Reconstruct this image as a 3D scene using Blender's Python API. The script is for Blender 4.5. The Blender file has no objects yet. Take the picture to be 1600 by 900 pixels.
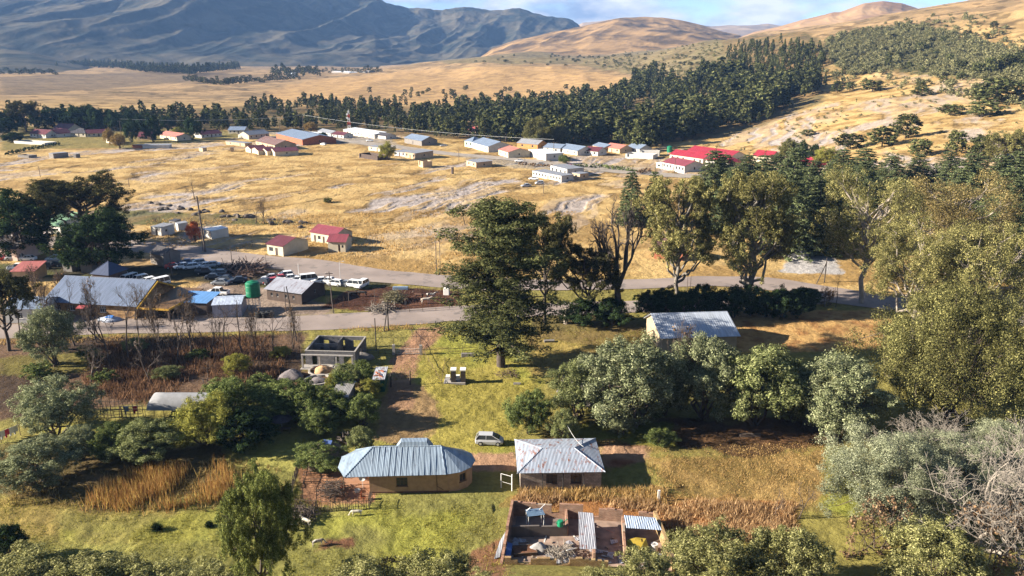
import bpy, math, random
import numpy as np
from mathutils import Vector

R = math.radians
scene = bpy.context.scene
col = scene.collection
# ------------------------------------------------------------------ camera
PITCH = R(16.1); CAMH = 52.5; FPX = 1250.0
cam_data = bpy.data.cameras.new('camera'); cam = bpy.data.objects.new('camera', cam_data); col.objects.link(cam)
cam.location = (0, 0, CAMH); cam.rotation_euler = (R(90) - PITCH, 0, 0)
cam_data.lens = 28.125; cam_data.sensor_width = 36; cam_data.clip_start = 0.5; cam_data.clip_end = 40000
scene.camera = cam
# ------------------------------------------------------------------ light
SUN_EL, SUN_AZ = 22.0, -95.0         # azimuth measured from +Y towards +X; the sun stands to the left, a touch behind
world = bpy.data.worlds.new('World'); scene.world = world; world.use_nodes = True
nt = world.node_tree; nd = nt.nodes; lk = nt.links
bg = nd['Background']; bg.inputs['Strength'].default_value = 0.05
sky = nd.new('ShaderNodeTexSky'); sky.sky_type = 'NISHITA'; sky.sun_disc = False
sky.sun_elevation = R(SUN_EL); sky.sun_rotation = R(SUN_AZ); sky.altitude = 2300; sky.air_density = 0.75; sky.dust_density = 0.2; sky.ozone_density = 1.2
tc = nd.new('ShaderNodeTexCoord')
mp = nd.new('ShaderNodeMapping'); mp.inputs['Scale'].default_value = (3.2, 3.2, 9.0); mp.inputs['Location'].default_value = (0.35, 0.2, 0.1)
n1 = nd.new('ShaderNodeTexNoise'); n1.inputs['Scale'].default_value = 2.2; n1.inputs['Detail'].default_value = 9; n1.inputs['Roughness'].default_value = 0.55
cr = nd.new('ShaderNodeValToRGB'); cr.color_ramp.elements[0].position = 0.37; cr.color_ramp.elements[1].position = 0.50
n2 = nd.new('ShaderNodeTexNoise'); n2.inputs['Scale'].default_value = 4.5; n2.inputs['Detail'].default_value = 8
cr2 = nd.new('ShaderNodeValToRGB'); cr2.color_ramp.elements[0].position = 0.35; cr2.color_ramp.elements[1].position = 0.62
cr2.color_ramp.elements[0].color = (1.9, 2.4, 3.4, 1); cr2.color_ramp.elements[1].color = (5.6, 5.5, 5.4, 1)
mx = nd.new('ShaderNodeMixRGB')
lk.new(tc.outputs['Generated'], mp.inputs['Vector']); lk.new(mp.outputs[0], n1.inputs['Vector']); lk.new(mp.outputs[0], n2.inputs['Vector'])
lk.new(n1.outputs['Fac'], cr.inputs['Fac']); lk.new(n2.outputs['Fac'], cr2.inputs['Fac'])
sepz = nd.new('ShaderNodeSeparateXYZ'); lk.new(tc.outputs['Generated'], sepz.inputs[0])
mrz = nd.new('ShaderNodeMapRange'); mrz.inputs['From Min'].default_value = 0.07; mrz.inputs['From Max'].default_value = 0.18; mrz.inputs['To Min'].default_value = 1; mrz.inputs['To Max'].default_value = 0.04
lk.new(sepz.outputs['Z'], mrz.inputs['Value']); mz = nd.new('ShaderNodeMath'); mz.operation = 'MULTIPLY'
lk.new(cr.outputs['Color'], mz.inputs[0]); lk.new(mrz.outputs[0], mz.inputs[1]); lk.new(mz.outputs[0], mx.inputs['Fac']); lk.new(sky.outputs['Color'], mx.inputs['Color1']); lk.new(cr2.outputs['Color'], mx.inputs['Color2'])
lk.new(mx.outputs['Color'], bg.inputs['Color'])
sd = bpy.data.lights.new('sun', 'SUN'); sd.energy = 5.0; sd.angle = R(0.5); sd.color = (1.0, 0.90, 0.76)
sun = bpy.data.objects.new('sun', sd); col.objects.link(sun)
sdir = Vector((math.sin(R(SUN_AZ)) * math.cos(R(SUN_EL)), math.cos(R(SUN_AZ)) * math.cos(R(SUN_EL)), math.sin(R(SUN_EL))))
sun.rotation_euler = sdir.to_track_quat('Z', 'Y').to_euler()
vs = scene.view_settings
vs.view_transform = 'Standard'; vs.look = 'None'; vs.exposure = 1.95; vs.gamma = 1; vs.use_curve_mapping = False
scene.cycles.max_bounces = 5; scene.cycles.diffuse_bounces = 2; scene.cycles.volume_bounces = 0; scene.cycles.transparent_max_bounces = 4
scene.cycles.use_denoising = True
try: scene.cycles.denoiser = 'OPENIMAGEDENOISE'
except Exception: pass

rng = np.random.default_rng(7); rnd = random.Random(11)
# ------------------------------------------------------------------ helpers
def lin(c):
    return tuple((v / 255 / 12.92) if v / 255 <= 0.04045 else ((v / 255 + 0.055) / 1.055) ** 2.4 for v in c)

def tag(o, label=None, cat=None, group=None, kind=None):
    if label: o['label'] = label
    if cat: o['category'] = cat
    if group: o['group'] = group
    if kind: o['kind'] = kind
    return o

def npmesh(name, V, F, mat=None, smooth=False):
    V = np.asarray(V, dtype=np.float32).reshape(-1, 3); F = np.asarray(F, dtype=np.int32); k = F.shape[1]
    me = bpy.data.meshes.new(name)
    me.vertices.add(len(V)); me.vertices.foreach_set('co', V.ravel())
    me.loops.add(F.size); me.loops.foreach_set('vertex_index', F.ravel())
    me.polygons.add(len(F)); me.polygons.foreach_set('loop_start', np.arange(0, F.size, k, dtype=np.int32))
    try: me.polygons.foreach_set('loop_total', np.full(len(F), k, dtype=np.int32))
    except Exception: pass
    if smooth: me.polygons.foreach_set('use_smooth', np.ones(len(F), dtype=bool))
    me.update(calc_edges=True)
    if mat: me.materials.append(mat)
    return me

def link(name, me, parent=None, loc=None, rz=None):
    o = bpy.data.objects.new(name, me); col.objects.link(o)
    if parent: o.parent = parent
    if loc is not None: o.location = loc
    if rz is not None: o.rotation_euler = (0, 0, rz)
    return o

def thing(name, label, cat, loc=(0, 0, 0), rz=0, group=None):
    o = link(name, None, None, loc, rz); o.empty_display_size = 0.5
    return tag(o, label, cat, group)

def dup(root, loc, rz=0, sc=(1, 1, 1), label=None, group=None):
    r = root.copy(); col.objects.link(r); r.location = loc; r.rotation_euler = (0, 0, rz); r.scale = sc
    if label: r['label'] = label
    if group: r['group'] = group
    for ch in root.children:
        c = ch.copy(); col.objects.link(c); c.parent = r
        for g in ch.children:
            d = g.copy(); col.objects.link(d); d.parent = c
    return r

class MB:
    def __init__(s): s.v = []; s.f = []
    def add(s, vs_, fs):
        b = len(s.v); s.v += [tuple(p) for p in vs_]; s.f += [tuple(i + b for i in f) for f in fs]; return s
    def box(s, x0, y0, z0, x1, y1, z1):
        return s.add([(x0, y0, z0), (x1, y0, z0), (x1, y1, z0), (x0, y1, z0), (x0, y0, z1), (x1, y0, z1), (x1, y1, z1), (x0, y1, z1)],
                     [(0, 3, 2, 1), (4, 5, 6, 7), (0, 1, 5, 4), (1, 2, 6, 5), (2, 3, 7, 6), (3, 0, 4, 7)])
    def prism(s, pts, z0, z1):
        n = len(pts)
        return s.add([(p[0], p[1], z0) for p in pts] + [(p[0], p[1], z1) for p in pts],
                     [tuple(range(n))[::-1], tuple(range(n, 2 * n))] + [(i, (i + 1) % n, n + (i + 1) % n, n + i) for i in range(n)])
    def slab(s, pts, t):                       # a thick sheet below the polygon pts (3D)
        n = len(pts)
        return s.add([tuple(p) for p in pts] + [(p[0], p[1], p[2] - t) for p in pts],
                     [tuple(range(n)), tuple(range(n, 2 * n))[::-1]] + [(n + i, n + (i + 1) % n, (i + 1) % n, i) for i in range(n)])
    def tube(s, p0, p1, r0, r1=None, n=6):
        r1 = r0 if r1 is None else r1
        p0 = Vector(p0); p1 = Vector(p1); d = (p1 - p0)
        if d.length < 1e-6: return s
        d.normalize(); a = d.orthogonal().normalized(); b = d.cross(a)
        P = [p0 + (a * math.cos(t) + b * math.sin(t)) * r0 for t in [2 * math.pi * i / n for i in range(n)]]
        Q = [p1 + (a * math.cos(t) + b * math.sin(t)) * r1 for t in [2 * math.pi * i / n for i in range(n)]]
        return s.add(P + Q, [(i, (i + 1) % n, n + (i + 1) % n, n + i) for i in range(n)] + [tuple(range(n))[::-1], tuple(range(n, 2 * n))])
    def lathe(s, prof, n=16, c=(0, 0)):
        P = [(c[0] + r * math.cos(2 * math.pi * i / n), c[1] + r * math.sin(2 * math.pi * i / n), z) for r, z in prof for i in range(n)]
        F = [(k * n + i, k * n + (i + 1) % n, (k + 1) * n + (i + 1) % n, (k + 1) * n + i) for k in range(len(prof) - 1) for i in range(n)]
        F += [tuple(range(n))[::-1], tuple(range((len(prof) - 1) * n, len(prof) * n))]
        return s.add(P, F)
    def build(s, name, mat, parent=None, label=None, smooth=False, loc=None, rz=None):
        me = bpy.data.meshes.new(name); me.from_pydata(s.v, [], s.f); me.materials.append(mat)
        if smooth: me.polygons.foreach_set('use_smooth', [True] * len(me.polygons))
        me.update(); o = link(name, me, parent, loc, rz)
        if label: o['label'] = label
        return o

# ---- noise
def vn(x, y, seed=0):
    xi = np.floor(x); yi = np.floor(y); fx = x - xi; fy = y - yi
    xi = xi.astype(np.int64); yi = yi.astype(np.int64); fx = fx * fx * (3 - 2 * fx); fy = fy * fy * (3 - 2 * fy)
    def h(a, b):
        k = (a * 374761393 + b * 668265263 + seed * 974711 + 12345) & 0x7fffffff
        k = ((k ^ (k >> 13)) * 1274126177) & 0x7fffffff
        k = ((k ^ (k >> 15)) * 2246822519) & 0x7fffffff
        return (k & 0xffffff) / float(0x1000000)
    return (h(xi, yi) * (1 - fx) + h(xi + 1, yi) * fx) * (1 - fy) + (h(xi, yi + 1) * (1 - fx) + h(xi + 1, yi + 1) * fx) * fy
def fbm(x, y, sc, octv=4, seed=0, gain=0.5):
    a = 1.0; t = 0; o = np.zeros_like(x, dtype=float); x = x / sc; y = y / sc
    for i in range(octv):
        o += a * vn(x, y, seed + i * 17); t += a; a *= gain; x = x * 2.03 + 13.7; y = y * 2.03 + 5.1
    return o / t                               # 0..1
def ridged(x, y, sc, octv=4, seed=0):
    a = 1.0; t = 0; o = np.zeros_like(x, dtype=float); x = x / sc; y = y / sc
    for i in range(octv):
        o += a * (1 - np.abs(2 * vn(x, y, seed + i * 31) - 1)); t += a; a *= 0.5; x = x * 2.1 + 3.3; y = y * 2.1 + 8.1
    return o / t
def sstep(a, b, x):
    t = np.clip((x - a) / (b - a), 0, 1); return t * t * (3 - 2 * t)

# ---- rays
def pixdir(px, py):
    x = (px - 800) / FPX; y = (450 - py) / FPX
    c, s = math.cos(PITCH), math.sin(PITCH)
    return x, c + y * s, -s + y * c            # world direction

# ------------------------------------------------------------------ materials
M = {}
def mat(key, color, rough=0.85, nsc=0.0, namp=0.25, bump=0.0, bsc=None, metal=0.0, rust=None, spec=0.3, emit=None, rustthr=0.62):
    """Principled with procedural noise that varies the base colour; optional rust blotches and bump."""
    if key in M: return M[key]
    m = bpy.data.materials.new(key); m.use_nodes = True; t = m.node_tree; n = t.nodes; l = t.links
    p = n['Principled BSDF']; p.inputs['Roughness'].default_value = rough; p.inputs['Metallic'].default_value = metal
    p.inputs['Specular IOR Level'].default_value = spec
    c = (*color, 1)
    if nsc <= 0:
        nsc, namp = 3.0, 0.12
    tcn = n.new('ShaderNodeTexCoord'); no = n.new('ShaderNodeTexNoise'); no.inputs['Scale'].default_value = nsc; no.inputs['Detail'].default_value = 6
    l.new(tcn.outputs['Object'], no.inputs['Vector'])
    mr = n.new('ShaderNodeMapRange'); mr.inputs['From Min'].default_value = 0.3; mr.inputs['From Max'].default_value = 0.7
    mr.inputs['To Min'].default_value = 1 - namp; mr.inputs['To Max'].default_value = 1 + namp
    l.new(no.outputs['Fac'], mr.inputs['Value'])
    mu = n.new('ShaderNodeVectorMath'); mu.operation = 'SCALE'; mu.inputs[0].default_value = color; l.new(mr.outputs[0], mu.inputs['Scale'])
    out = mu.outputs[0]
    if rust:
        mpn = n.new('ShaderNodeMapping'); mpn.inputs['Scale'].default_value = rust[1]; l.new(tcn.outputs['Object'], mpn.inputs['Vector'])
        r1 = n.new('ShaderNodeTexNoise'); r1.inputs['Scale'].default_value = 1.0; r1.inputs['Detail'].default_value = 8; r1.inputs['Roughness'].default_value = 0.65
        l.new(mpn.outputs[0], r1.inputs['Vector'])
        rr = n.new('ShaderNodeValToRGB'); rr.color_ramp.elements[0].position = rustthr; rr.color_ramp.elements[1].position = rustthr + 0.07
        l.new(r1.outputs['Fac'], rr.inputs['Fac'])
        mixn = n.new('ShaderNodeMixRGB'); l.new(rr.outputs['Color'], mixn.inputs['Fac']); l.new(out, mixn.inputs['Color1']); mixn.inputs['Color2'].default_value = (*rust[0], 1)
        out = mixn.outputs['Color']
    l.new(out, p.inputs['Base Color'])
    if bump > 0:
        b = n.new('ShaderNodeBump'); b.inputs['Strength'].default_value = bump; b.inputs['Distance'].default_value = 0.05
        bn = n.new('ShaderNodeTexNoise'); bn.inputs['Scale'].default_value = bsc or nsc * 3; bn.inputs['Detail'].default_value = 5
        l.new(tcn.outputs['Object'], bn.inputs['Vector']); l.new(bn.outputs['Fac'], b.inputs['Height']); l.new(b.outputs[0], p.inputs['Normal'])
    if emit:
        p.inputs['Emission Color'].default_value = (*emit, 1); p.inputs['Emission Strength'].default_value = 1
    M[key] = m; return m

def brickmat(key, c1, c2, mortar, sx=0.4, sy=0.2, bump=0.5, axis='XZ'):
    if key in M: return M[key]
    m = bpy.data.materials.new(key); m.use_nodes = True; t = m.node_tree; n = t.nodes; l = t.links
    p = n['Principled BSDF']; p.inputs['Roughness'].default_value = 0.9; p.inputs['Specular IOR Level'].default_value = 0.2
    tcn = n.new('ShaderNodeTexCoord'); sep = n.new('ShaderNodeSeparateXYZ'); cmb = n.new('ShaderNodeCombineXYZ'); add = n.new('ShaderNodeMath'); add.operation = 'ADD'
    l.new(tcn.outputs['Object'], sep.inputs[0]); l.new(sep.outputs['X'], add.inputs[0]); l.new(sep.outputs['Y'], add.inputs[1])
    l.new(add.outputs[0], cmb.inputs['X']); l.new(sep.outputs['Z'], cmb.inputs['Y'])
    b = n.new('ShaderNodeTexBrick'); b.inputs['Scale'].default_value = 1; b.inputs['Brick Width'].default_value = sx; b.inputs['Row Height'].default_value = sy
    b.inputs['Mortar Size'].default_value = 0.016; b.inputs['Color1'].default_value = (*c1, 1); b.inputs['Color2'].default_value = (*c2, 1); b.inputs['Mortar'].default_value = (*mortar, 1)
    l.new(cmb.outputs[0], b.inputs['Vector'])
    no = n.new('ShaderNodeTexNoise'); no.inputs['Scale'].default_value = 1.3; no.inputs['Detail'].default_value = 7; l.new(tcn.outputs['Object'], no.inputs['Vector'])
    mr = n.new('ShaderNodeMapRange'); mr.inputs['From Min'].default_value = 0.3; mr.inputs['From Max'].default_value = 0.7; mr.inputs['To Min'].default_value = 0.72; mr.inputs['To Max'].default_value = 1.25
    l.new(no.outputs['Fac'], mr.inputs['Value']); mu = n.new('ShaderNodeVectorMath'); mu.operation = 'SCALE'
    l.new(b.outputs['Color'], mu.inputs[0]); l.new(mr.outputs[0], mu.inputs['Scale']); l.new(mu.outputs[0], p.inputs['Base Color'])
    bu = n.new('ShaderNodeBump'); bu.inputs['Strength'].default_value = bump; bu.inputs['Distance'].default_value = 0.03; bu.invert = True
    l.new(b.outputs['Fac'], bu.inputs['Height']); l.new(bu.outputs[0], p.inputs['Normal'])
    M[key] = m; return m

def roofmat(key, color, rust=None, rib=0.25, rough=0.5, metal=0.25, thr=0.6, axis=0):
    """Corrugated iron: ribs by bump across object X (or Y), streaks down the slope, optional rust."""
    if key in M: return M[key]
    m = bpy.data.materials.new(key); m.use_nodes = True; t = m.node_tree; n = t.nodes; l = t.links
    p = n['Principled BSDF']; p.inputs['Roughness'].default_value = rough; p.inputs['Metallic'].default_value = min(metal, .06); p.inputs['Specular IOR Level'].default_value = .35
    tcn = n.new('ShaderNodeTexCoord'); mpn = n.new('ShaderNodeMapping')
    mpn.inputs['Scale'].default_value = (1.6, 0.22, 0.22) if axis == 0 else (0.22, 1.6, 0.22)
    l.new(tcn.outputs['Object'], mpn.inputs['Vector'])
    no = n.new('ShaderNodeTexNoise'); no.inputs['Scale'].default_value = 1.4; no.inputs['Detail'].default_value = 8; l.new(mpn.outputs[0], no.inputs['Vector'])
    mr = n.new('ShaderNodeMapRange'); mr.inputs['From Min'].default_value = 0.3; mr.inputs['From Max'].default_value = 0.7; mr.inputs['To Min'].default_value = 0.78; mr.inputs['To Max'].default_value = 1.2
    l.new(no.outputs['Fac'], mr.inputs['Value']); mu = n.new('ShaderNodeVectorMath'); mu.operation = 'SCALE'; mu.inputs[0].default_value = color
    l.new(mr.outputs[0], mu.inputs['Scale']); out = mu.outputs[0]
    if rust:
        r1 = n.new('ShaderNodeTexNoise'); r1.inputs['Scale'].default_value = 1.9; r1.inputs['Detail'].default_value = 9; r1.inputs['Roughness'].default_value = 0.7
        m2 = n.new('ShaderNodeMapping'); m2.inputs['Scale'].default_value = (1.0, 0.4, 0.4) if axis == 0 else (0.4, 1.0, 0.4); m2.inputs['Location'].default_value = (3.1, 1.7, 0)
        l.new(tcn.outputs['Object'], m2.inputs['Vector']); l.new(m2.outputs[0], r1.inputs['Vector'])
        rr = n.new('ShaderNodeValToRGB'); rr.color_ramp.elements[0].position = thr; rr.color_ramp.elements[1].position = thr + 0.1
        l.new(r1.outputs['Fac'], rr.inputs['Fac']); mixn = n.new('ShaderNodeMixRGB'); l.new(rr.outputs['Color'], mixn.inputs['Fac'])
        l.new(out, mixn.inputs['Color1']); mixn.inputs['Color2'].default_value = (*rust, 1); out = mixn.outputs['Color']
    l.new(out, p.inputs['Base Color'])
    w = n.new('ShaderNodeTexWave'); w.wave_type = 'BANDS'; w.bands_direction = 'X' if axis == 0 else 'Y'; w.inputs['Scale'].default_value = 1 / rib / 3.14159 * 0.5 * 2; w.inputs['Distortion'].default_value = 0.0
    l.new(tcn.outputs['Object'], w.inputs['Vector'])
    bu = n.new('ShaderNodeBump'); bu.inputs['Strength'].default_value = 0.6; bu.inputs['Distance'].default_value = 0.05
    l.new(w.outputs['Fac'], bu.inputs['Height']); l.new(bu.outputs[0], p.inputs['Normal'])
    M[key] = m; return m

def leafmat(key, color, var=0.45, trans=0.25, tint=None, objvar=0.0):
    """Leaf: each leaf clump quad (mesh island) its own shade, from dark to light, some of them tinted."""
    if key in M: return M[key]
    m = bpy.data.materials.new(key); m.use_nodes = True; t = m.node_tree; n = t.nodes; l = t.links
    n.remove(n['Principled BSDF']); out = n['Material Output']
    g = n.new('ShaderNodeNewGeometry'); rr = n.new('ShaderNodeValToRGB'); e = rr.color_ramp.elements
    t2 = tint or tuple(min(1, v * 1.25) for v in color)
    e[0].position = 0; e[0].color = (*[v * (1 - var) for v in color], 1)
    e[1].position = 1; e[1].color = (*[v * (1 + var) for v in t2], 1)
    mid = e.new(0.55); mid.color = (*color, 1)
    l.new(g.outputs['Random Per Island'], rr.inputs['Fac']); o_ = rr.outputs['Color']
    if objvar > 0:
        tc_ = n.new('ShaderNodeTexCoord'); nn = n.new('ShaderNodeTexNoise'); nn.inputs['Scale'].default_value = .09; nn.inputs['Detail'].default_value = 3; l.new(tc_.outputs['Object'], nn.inputs['Vector'])
        m3 = n.new('ShaderNodeMapRange'); m3.inputs['From Min'].default_value = .35; m3.inputs['From Max'].default_value = .65; m3.inputs['To Min'].default_value = .68; m3.inputs['To Max'].default_value = 1.35
        l.new(nn.outputs['Fac'], m3.inputs['Value']); s3 = n.new('ShaderNodeVectorMath'); s3.operation = 'SCALE'; l.new(o_, s3.inputs[0]); l.new(m3.outputs[0], s3.inputs['Scale']); o_ = s3.outputs[0]
        oi = n.new('ShaderNodeObjectInfo'); mr = n.new('ShaderNodeMapRange'); mr.inputs['To Min'].default_value = 1 - objvar; mr.inputs['To Max'].default_value = 1 + objvar
        l.new(oi.outputs['Random'], mr.inputs['Value']); sc_ = n.new('ShaderNodeVectorMath'); sc_.operation = 'SCALE'
        l.new(o_, sc_.inputs[0]); l.new(mr.outputs[0], sc_.inputs['Scale']); o_ = sc_.outputs[0]
    d = n.new('ShaderNodeBsdfDiffuse'); l.new(o_, d.inputs['Color'])
    if trans > 0:
        tr = n.new('ShaderNodeBsdfTranslucent'); l.new(o_, tr.inputs['Color']); mix = n.new('ShaderNodeMixShader'); mix.inputs['Fac'].default_value = trans
        l.new(d.outputs[0], mix.inputs[1]); l.new(tr.outputs[0], mix.inputs[2]); l.new(mix.outputs[0], out.inputs['Surface'])
    else: l.new(d.outputs[0], out.inputs['Surface'])
    M[key] = m; return m
# ------------------------------------------------------------------ terrain: one sheet, dense near the viewpoint
KR = np.array([0, 40, 75, 150, 250, 350, 450, 550, 650, 800, 1000, 1300, 1600, 2000, 2600, 4600.])
PX = [-600, 0, 200, 400, 600, 700, 800, 900, 1000, 1100, 1200, 1300, 1400, 1600, 2000, 2600]
def zr(px, row, r):
    dx, dy, dz = pixdir(px, row); return CAMH + r * dz / math.hypot(dx, dy)
ROWS = {  # slope profile by bearing: {distance: sight row of the ground there}
 -600: {800: 165, 1000: 140, 1300: 125, 1600: 118, 2000: 112, 2600: 108},
 0:    {800: 172, 1000: 155, 1300: 140, 1600: 128, 2000: 118, 2600: 112},
 200:  {800: 175, 1000: 155, 1300: 136, 1600: 124, 2000: 113, 2600: 106},
 400:  {800: 176, 1000: 156, 1300: 136, 1600: 124, 2000: 113, 2600: 106},
 600:  {800: 175, 1000: 158, 1300: 134, 1600: 119, 2000: 108, 2600: 112},
 700:  {800: 174, 1000: 156, 1300: 128, 1600: 108, 2000: 88, 2600: 95},
 800:  {800: 173, 1000: 152, 1300: 120, 1600: 100, 2000: 84, 2600: 92},
 900:  {800: 172, 1000: 148, 1300: 113, 1600: 92, 2000: 85, 2600: 92},
 1000: {650: 194, 800: 168, 1000: 138, 1300: 103, 1600: 84, 2000: 86, 2600: 90},
 1100: {550: 214, 650: 192, 800: 150, 1000: 105, 1300: 62, 1600: 60, 2000: 66, 2600: 76},
 1200: {450: 243, 550: 205, 650: 172, 800: 122, 1000: 75, 1300: 47, 1600: 49, 2000: 56, 2600: 66},
 1300: {350: 268, 450: 222, 550: 185, 650: 152, 800: 105, 1000: 60, 1300: 40, 1600: 40, 2000: 48, 2600: 58},
 1400: {350: 250, 450: 206, 550: 170, 650: 140, 800: 98, 1000: 52, 1300: 27, 1600: 26, 2000: 36, 2600: 50},
 1600: {350: 232, 450: 188, 550: 152, 650: 115, 800: 65, 1000: 18, 1300: -22, 1600: -32, 2000: -20, 2600: 0},
 2000: {350: 215, 450: 170, 550: 130, 650: 88, 800: 30, 1000: -35, 1300: -90, 1600: -110, 2000: -90, 2600: -60},
 2600: {350: 210, 450: 165, 550: 125, 650: 80, 800: 20, 1000: -45, 1300: -100, 1600: -120, 2000: -100, 2600: -80},
}
NT, NRr = 1080, 980
TH = np.linspace(R(-52), R(52), NT)
RR = np.concatenate([np.linspace(2, 58, 40), np.exp(np.linspace(math.log(60), math.log(4600), NRr - 40))])
tab = np.zeros((len(PX), len(KR)))
for i, px in enumerate(PX):
    for j, r in enumerate(KR):
        if r < 75: z = 0.5 * (75 - r)
        elif r in ROWS[px]: z = zr(px, ROWS[px][r], r)
        elif r > 2600: z = tab[i, j - 1] + 8
        else: z = 0
        tab[i, j] = z
def pxth(px, row=130):
    dx, dy, dz = pixdir(px, row); return math.atan2(dx, dy)
thk = np.array([pxth(p) for p in PX])
Zt = np.array([np.interp(RR, KR, tab[i]) for i in range(len(PX))])        # cols x r
ZG = np.array([np.interp(TH, thk, Zt[:, j]) for j in range(NRr)]).T       # NT x NR
def boxsm(A, n, ax):
    k = 2 * n + 1
    pad = [(0, 0), (0, 0)]; pad[ax] = (n + 1, n)
    C = np.cumsum(np.pad(A, pad, mode='edge'), axis=ax)
    return (np.take(C, range(k, C.shape[ax]), axis=ax) - np.take(C, range(0, C.shape[ax] - k), axis=ax)) / k
sm = ZG.copy()
for _ in range(3): sm = boxsm(sm, 22, 0); sm = boxsm(sm, 14, 1)
wfar = sstep(240, 380, RR)[None, :]
ZG = ZG * (1 - wfar) + sm * wfar
XG = np.sin(TH)[:, None] * RR[None, :]; YG = np.cos(TH)[:, None] * RR[None, :]
RG = np.broadcast_to(RR[None, :], XG.shape)
ZG += sstep(300, 420, RG) * (fbm(XG, YG, 70, 4, 5) - .5) * 1.6
hill_ = sstep(R(9), R(20), np.broadcast_to(TH[:, None], XG.shape))
ZG += sstep(900, 1500, RG) * (fbm(XG, YG, 330, 4, 9) - .5) * 34 * (0.4 + 0.6 * sstep(-300, 200, XG))
ZG += sstep(850, 1200, RG) * (1 - sstep(2000, 2600, RG)) * (ridged(XG + 120 * fbm(XG, YG, 300, 2, 4), YG * .7, 300, 3, 27) - .6) * 16 * sstep(-700, -250, XG) * (1 - hill_)
hill = sstep(R(9), R(20), np.broadcast_to(TH[:, None], XG.shape)) * sstep(500, 800, RG)
ZG += hill * (ridged(XG + 60 * fbm(XG, YG, 120, 2, 3), YG, 230, 4, 21) - .6) * 20

def gz_col(th, r):
    i = np.clip((th - TH[0]) / (TH[1] - TH[0]), 0, NT - 1.001); j = np.interp(r, RR, np.arange(NRr))
    i0 = np.floor(i).astype(int); j0 = np.minimum(np.floor(j).astype(int), NRr - 2); a = i - i0; b = j - j0
    return (ZG[i0, j0] * (1 - a) + ZG[i0 + 1, j0] * a) * (1 - b) + (ZG[i0, j0 + 1] * (1 - a) + ZG[i0 + 1, j0 + 1] * a) * b
def gz(x, y): return float(gz_col(np.array(math.atan2(x, y)), np.array(math.hypot(x, y))))
RS = np.exp(np.linspace(math.log(45), math.log(4500), 2400))
def at(px, py, flat=False):
    """ground point seen along a sight line"""
    dx, dy, dz = pixdir(px, py); h = math.hypot(dx, dy); th = math.atan2(dx, dy)
    if flat: t = CAMH / -dz; return Vector((dx * t, dy * t, 0))
    g = gz_col(np.full(RS.shape, th), RS); ray = CAMH + RS * dz / h
    k = np.argmax(ray <= g)
    if not (ray <= g).any(): k = len(RS) - 1
    k = max(k, 1); d0 = ray[k - 1] - g[k - 1]; d1 = ray[k] - g[k]; f = d0 / (d0 - d1) if d0 != d1 else 1
    f = min(1, max(0, f)); r = RS[k - 1] + (RS[k] - RS[k - 1]) * f
    return Vector((math.sin(th) * r, math.cos(th) * r, float(g[k - 1] * (1 - f) + g[k] * f)))
def scl(p):
    """pixels of the photograph per metre at p"""
    return FPX / (p.y * math.cos(PITCH) + (CAMH - p.z) * math.sin(PITCH))

# ---- base colours of the ground, zone by zone (polygons are survey outlines put on the ground by sight lines)
GK = 0.62
def gc(*c): return np.array(lin(c)) * GK * np.array([.96, 1.05, 1.2])
def inpoly(X, Y, P):
    c = np.zeros(X.shape, bool); n = len(P)
    for i in range(n):
        x0, y0 = P[i]; x1, y1 = P[(i + 1) % n]
        if y0 == y1: continue
        c ^= ((Y > y0) != (Y > y1)) & (X < (x1 - x0) * (Y - y0) / (y1 - y0) + x0)
    return c
COL = np.zeros(XG.shape + (3,))
big = fbm(XG, YG, 40, 4, 1); med = fbm(XG, YG, 9, 4, 2); fin = fbm(XG, YG, 2.2, 3, 3)
dry = gc(222, 180, 112); dry2 = gc(184, 144, 84); pale = gc(196, 176, 158); olive = gc(158, 142, 72); dark = gc(92, 78, 50)
COL[:] = olive
w = sstep(178, 200, RG)[..., None]
gold = dry * (1 - sstep(.4, .62, med)[..., None]) + dry2 * sstep(.4, .62, med)[..., None]
COL = COL * (1 - w) + gold * w
# far slopes: browner, patchier
far = sstep(760, 1100, RG)[..., None]
fcol = gc(198, 158, 106) * (1 - sstep(.35, .65, big)[..., None]) + gc(158, 128, 88) * sstep(.35, .65, big)[..., None]
COL = COL * (1 - far) + fcol * far
# pale eroded rock in streaks that follow the slope
u = XG * 0.50 + YG * 0.87; v = -XG * 0.87 + YG * 0.50
wob = (fbm(XG, YG, 60, 3, 55) - .5) * 60
def streaks(lo, hi, seed, su=64, sv=20): return sstep(lo, hi, fbm((u + wob) * sv / su, v + wob * .6, sv, 5, seed, .6))
er = streaks(.50, .56, 77) * sstep(205, 260, RG) * (1 - sstep(640, 900, RG))
er *= sstep(.37, .52, fbm(XG, YG, 130, 3, 41) + .10 * sstep(0, -200, XG) + .12 * sstep(120, 260, XG))
fl = streaks(.50, .56, 99, 30, 5)
er = er * (0.35 + .65 * fl) * (1 - .45 * sstep(130, 260, XG))
rockc = pale * (0.75 + .5 * fin[..., None])
COL = COL * (1 - er[..., None]) + rockc * er[..., None]
dk = streaks(.475, .495, 77) * (1 - streaks(.50, .52, 77)) * sstep(205, 260, RG) * (1 - sstep(700, 900, RG))
COL *= (1 - .6 * dk * (med > .45))[..., None]
ZG -= 0.35 * er * sstep(.3, .7, fl)
ln = sstep(.955, .985, ridged((u + wob) / 2.6, v + wob * .6, 34, 2, 88)) * sstep(205, 260, RG) * (1 - sstep(700, 900, RG)) * (med > .35)
COL *= (1 - .5 * ln)[..., None]
ZG -= .3 * ln
# small dark tufts on far slopes
tf = sstep(.62, .68, fbm(XG, YG, 14, 3, 12)) * sstep(600, 800, RG)
COL *= (1 - .5 * tf)[..., None]

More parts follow.
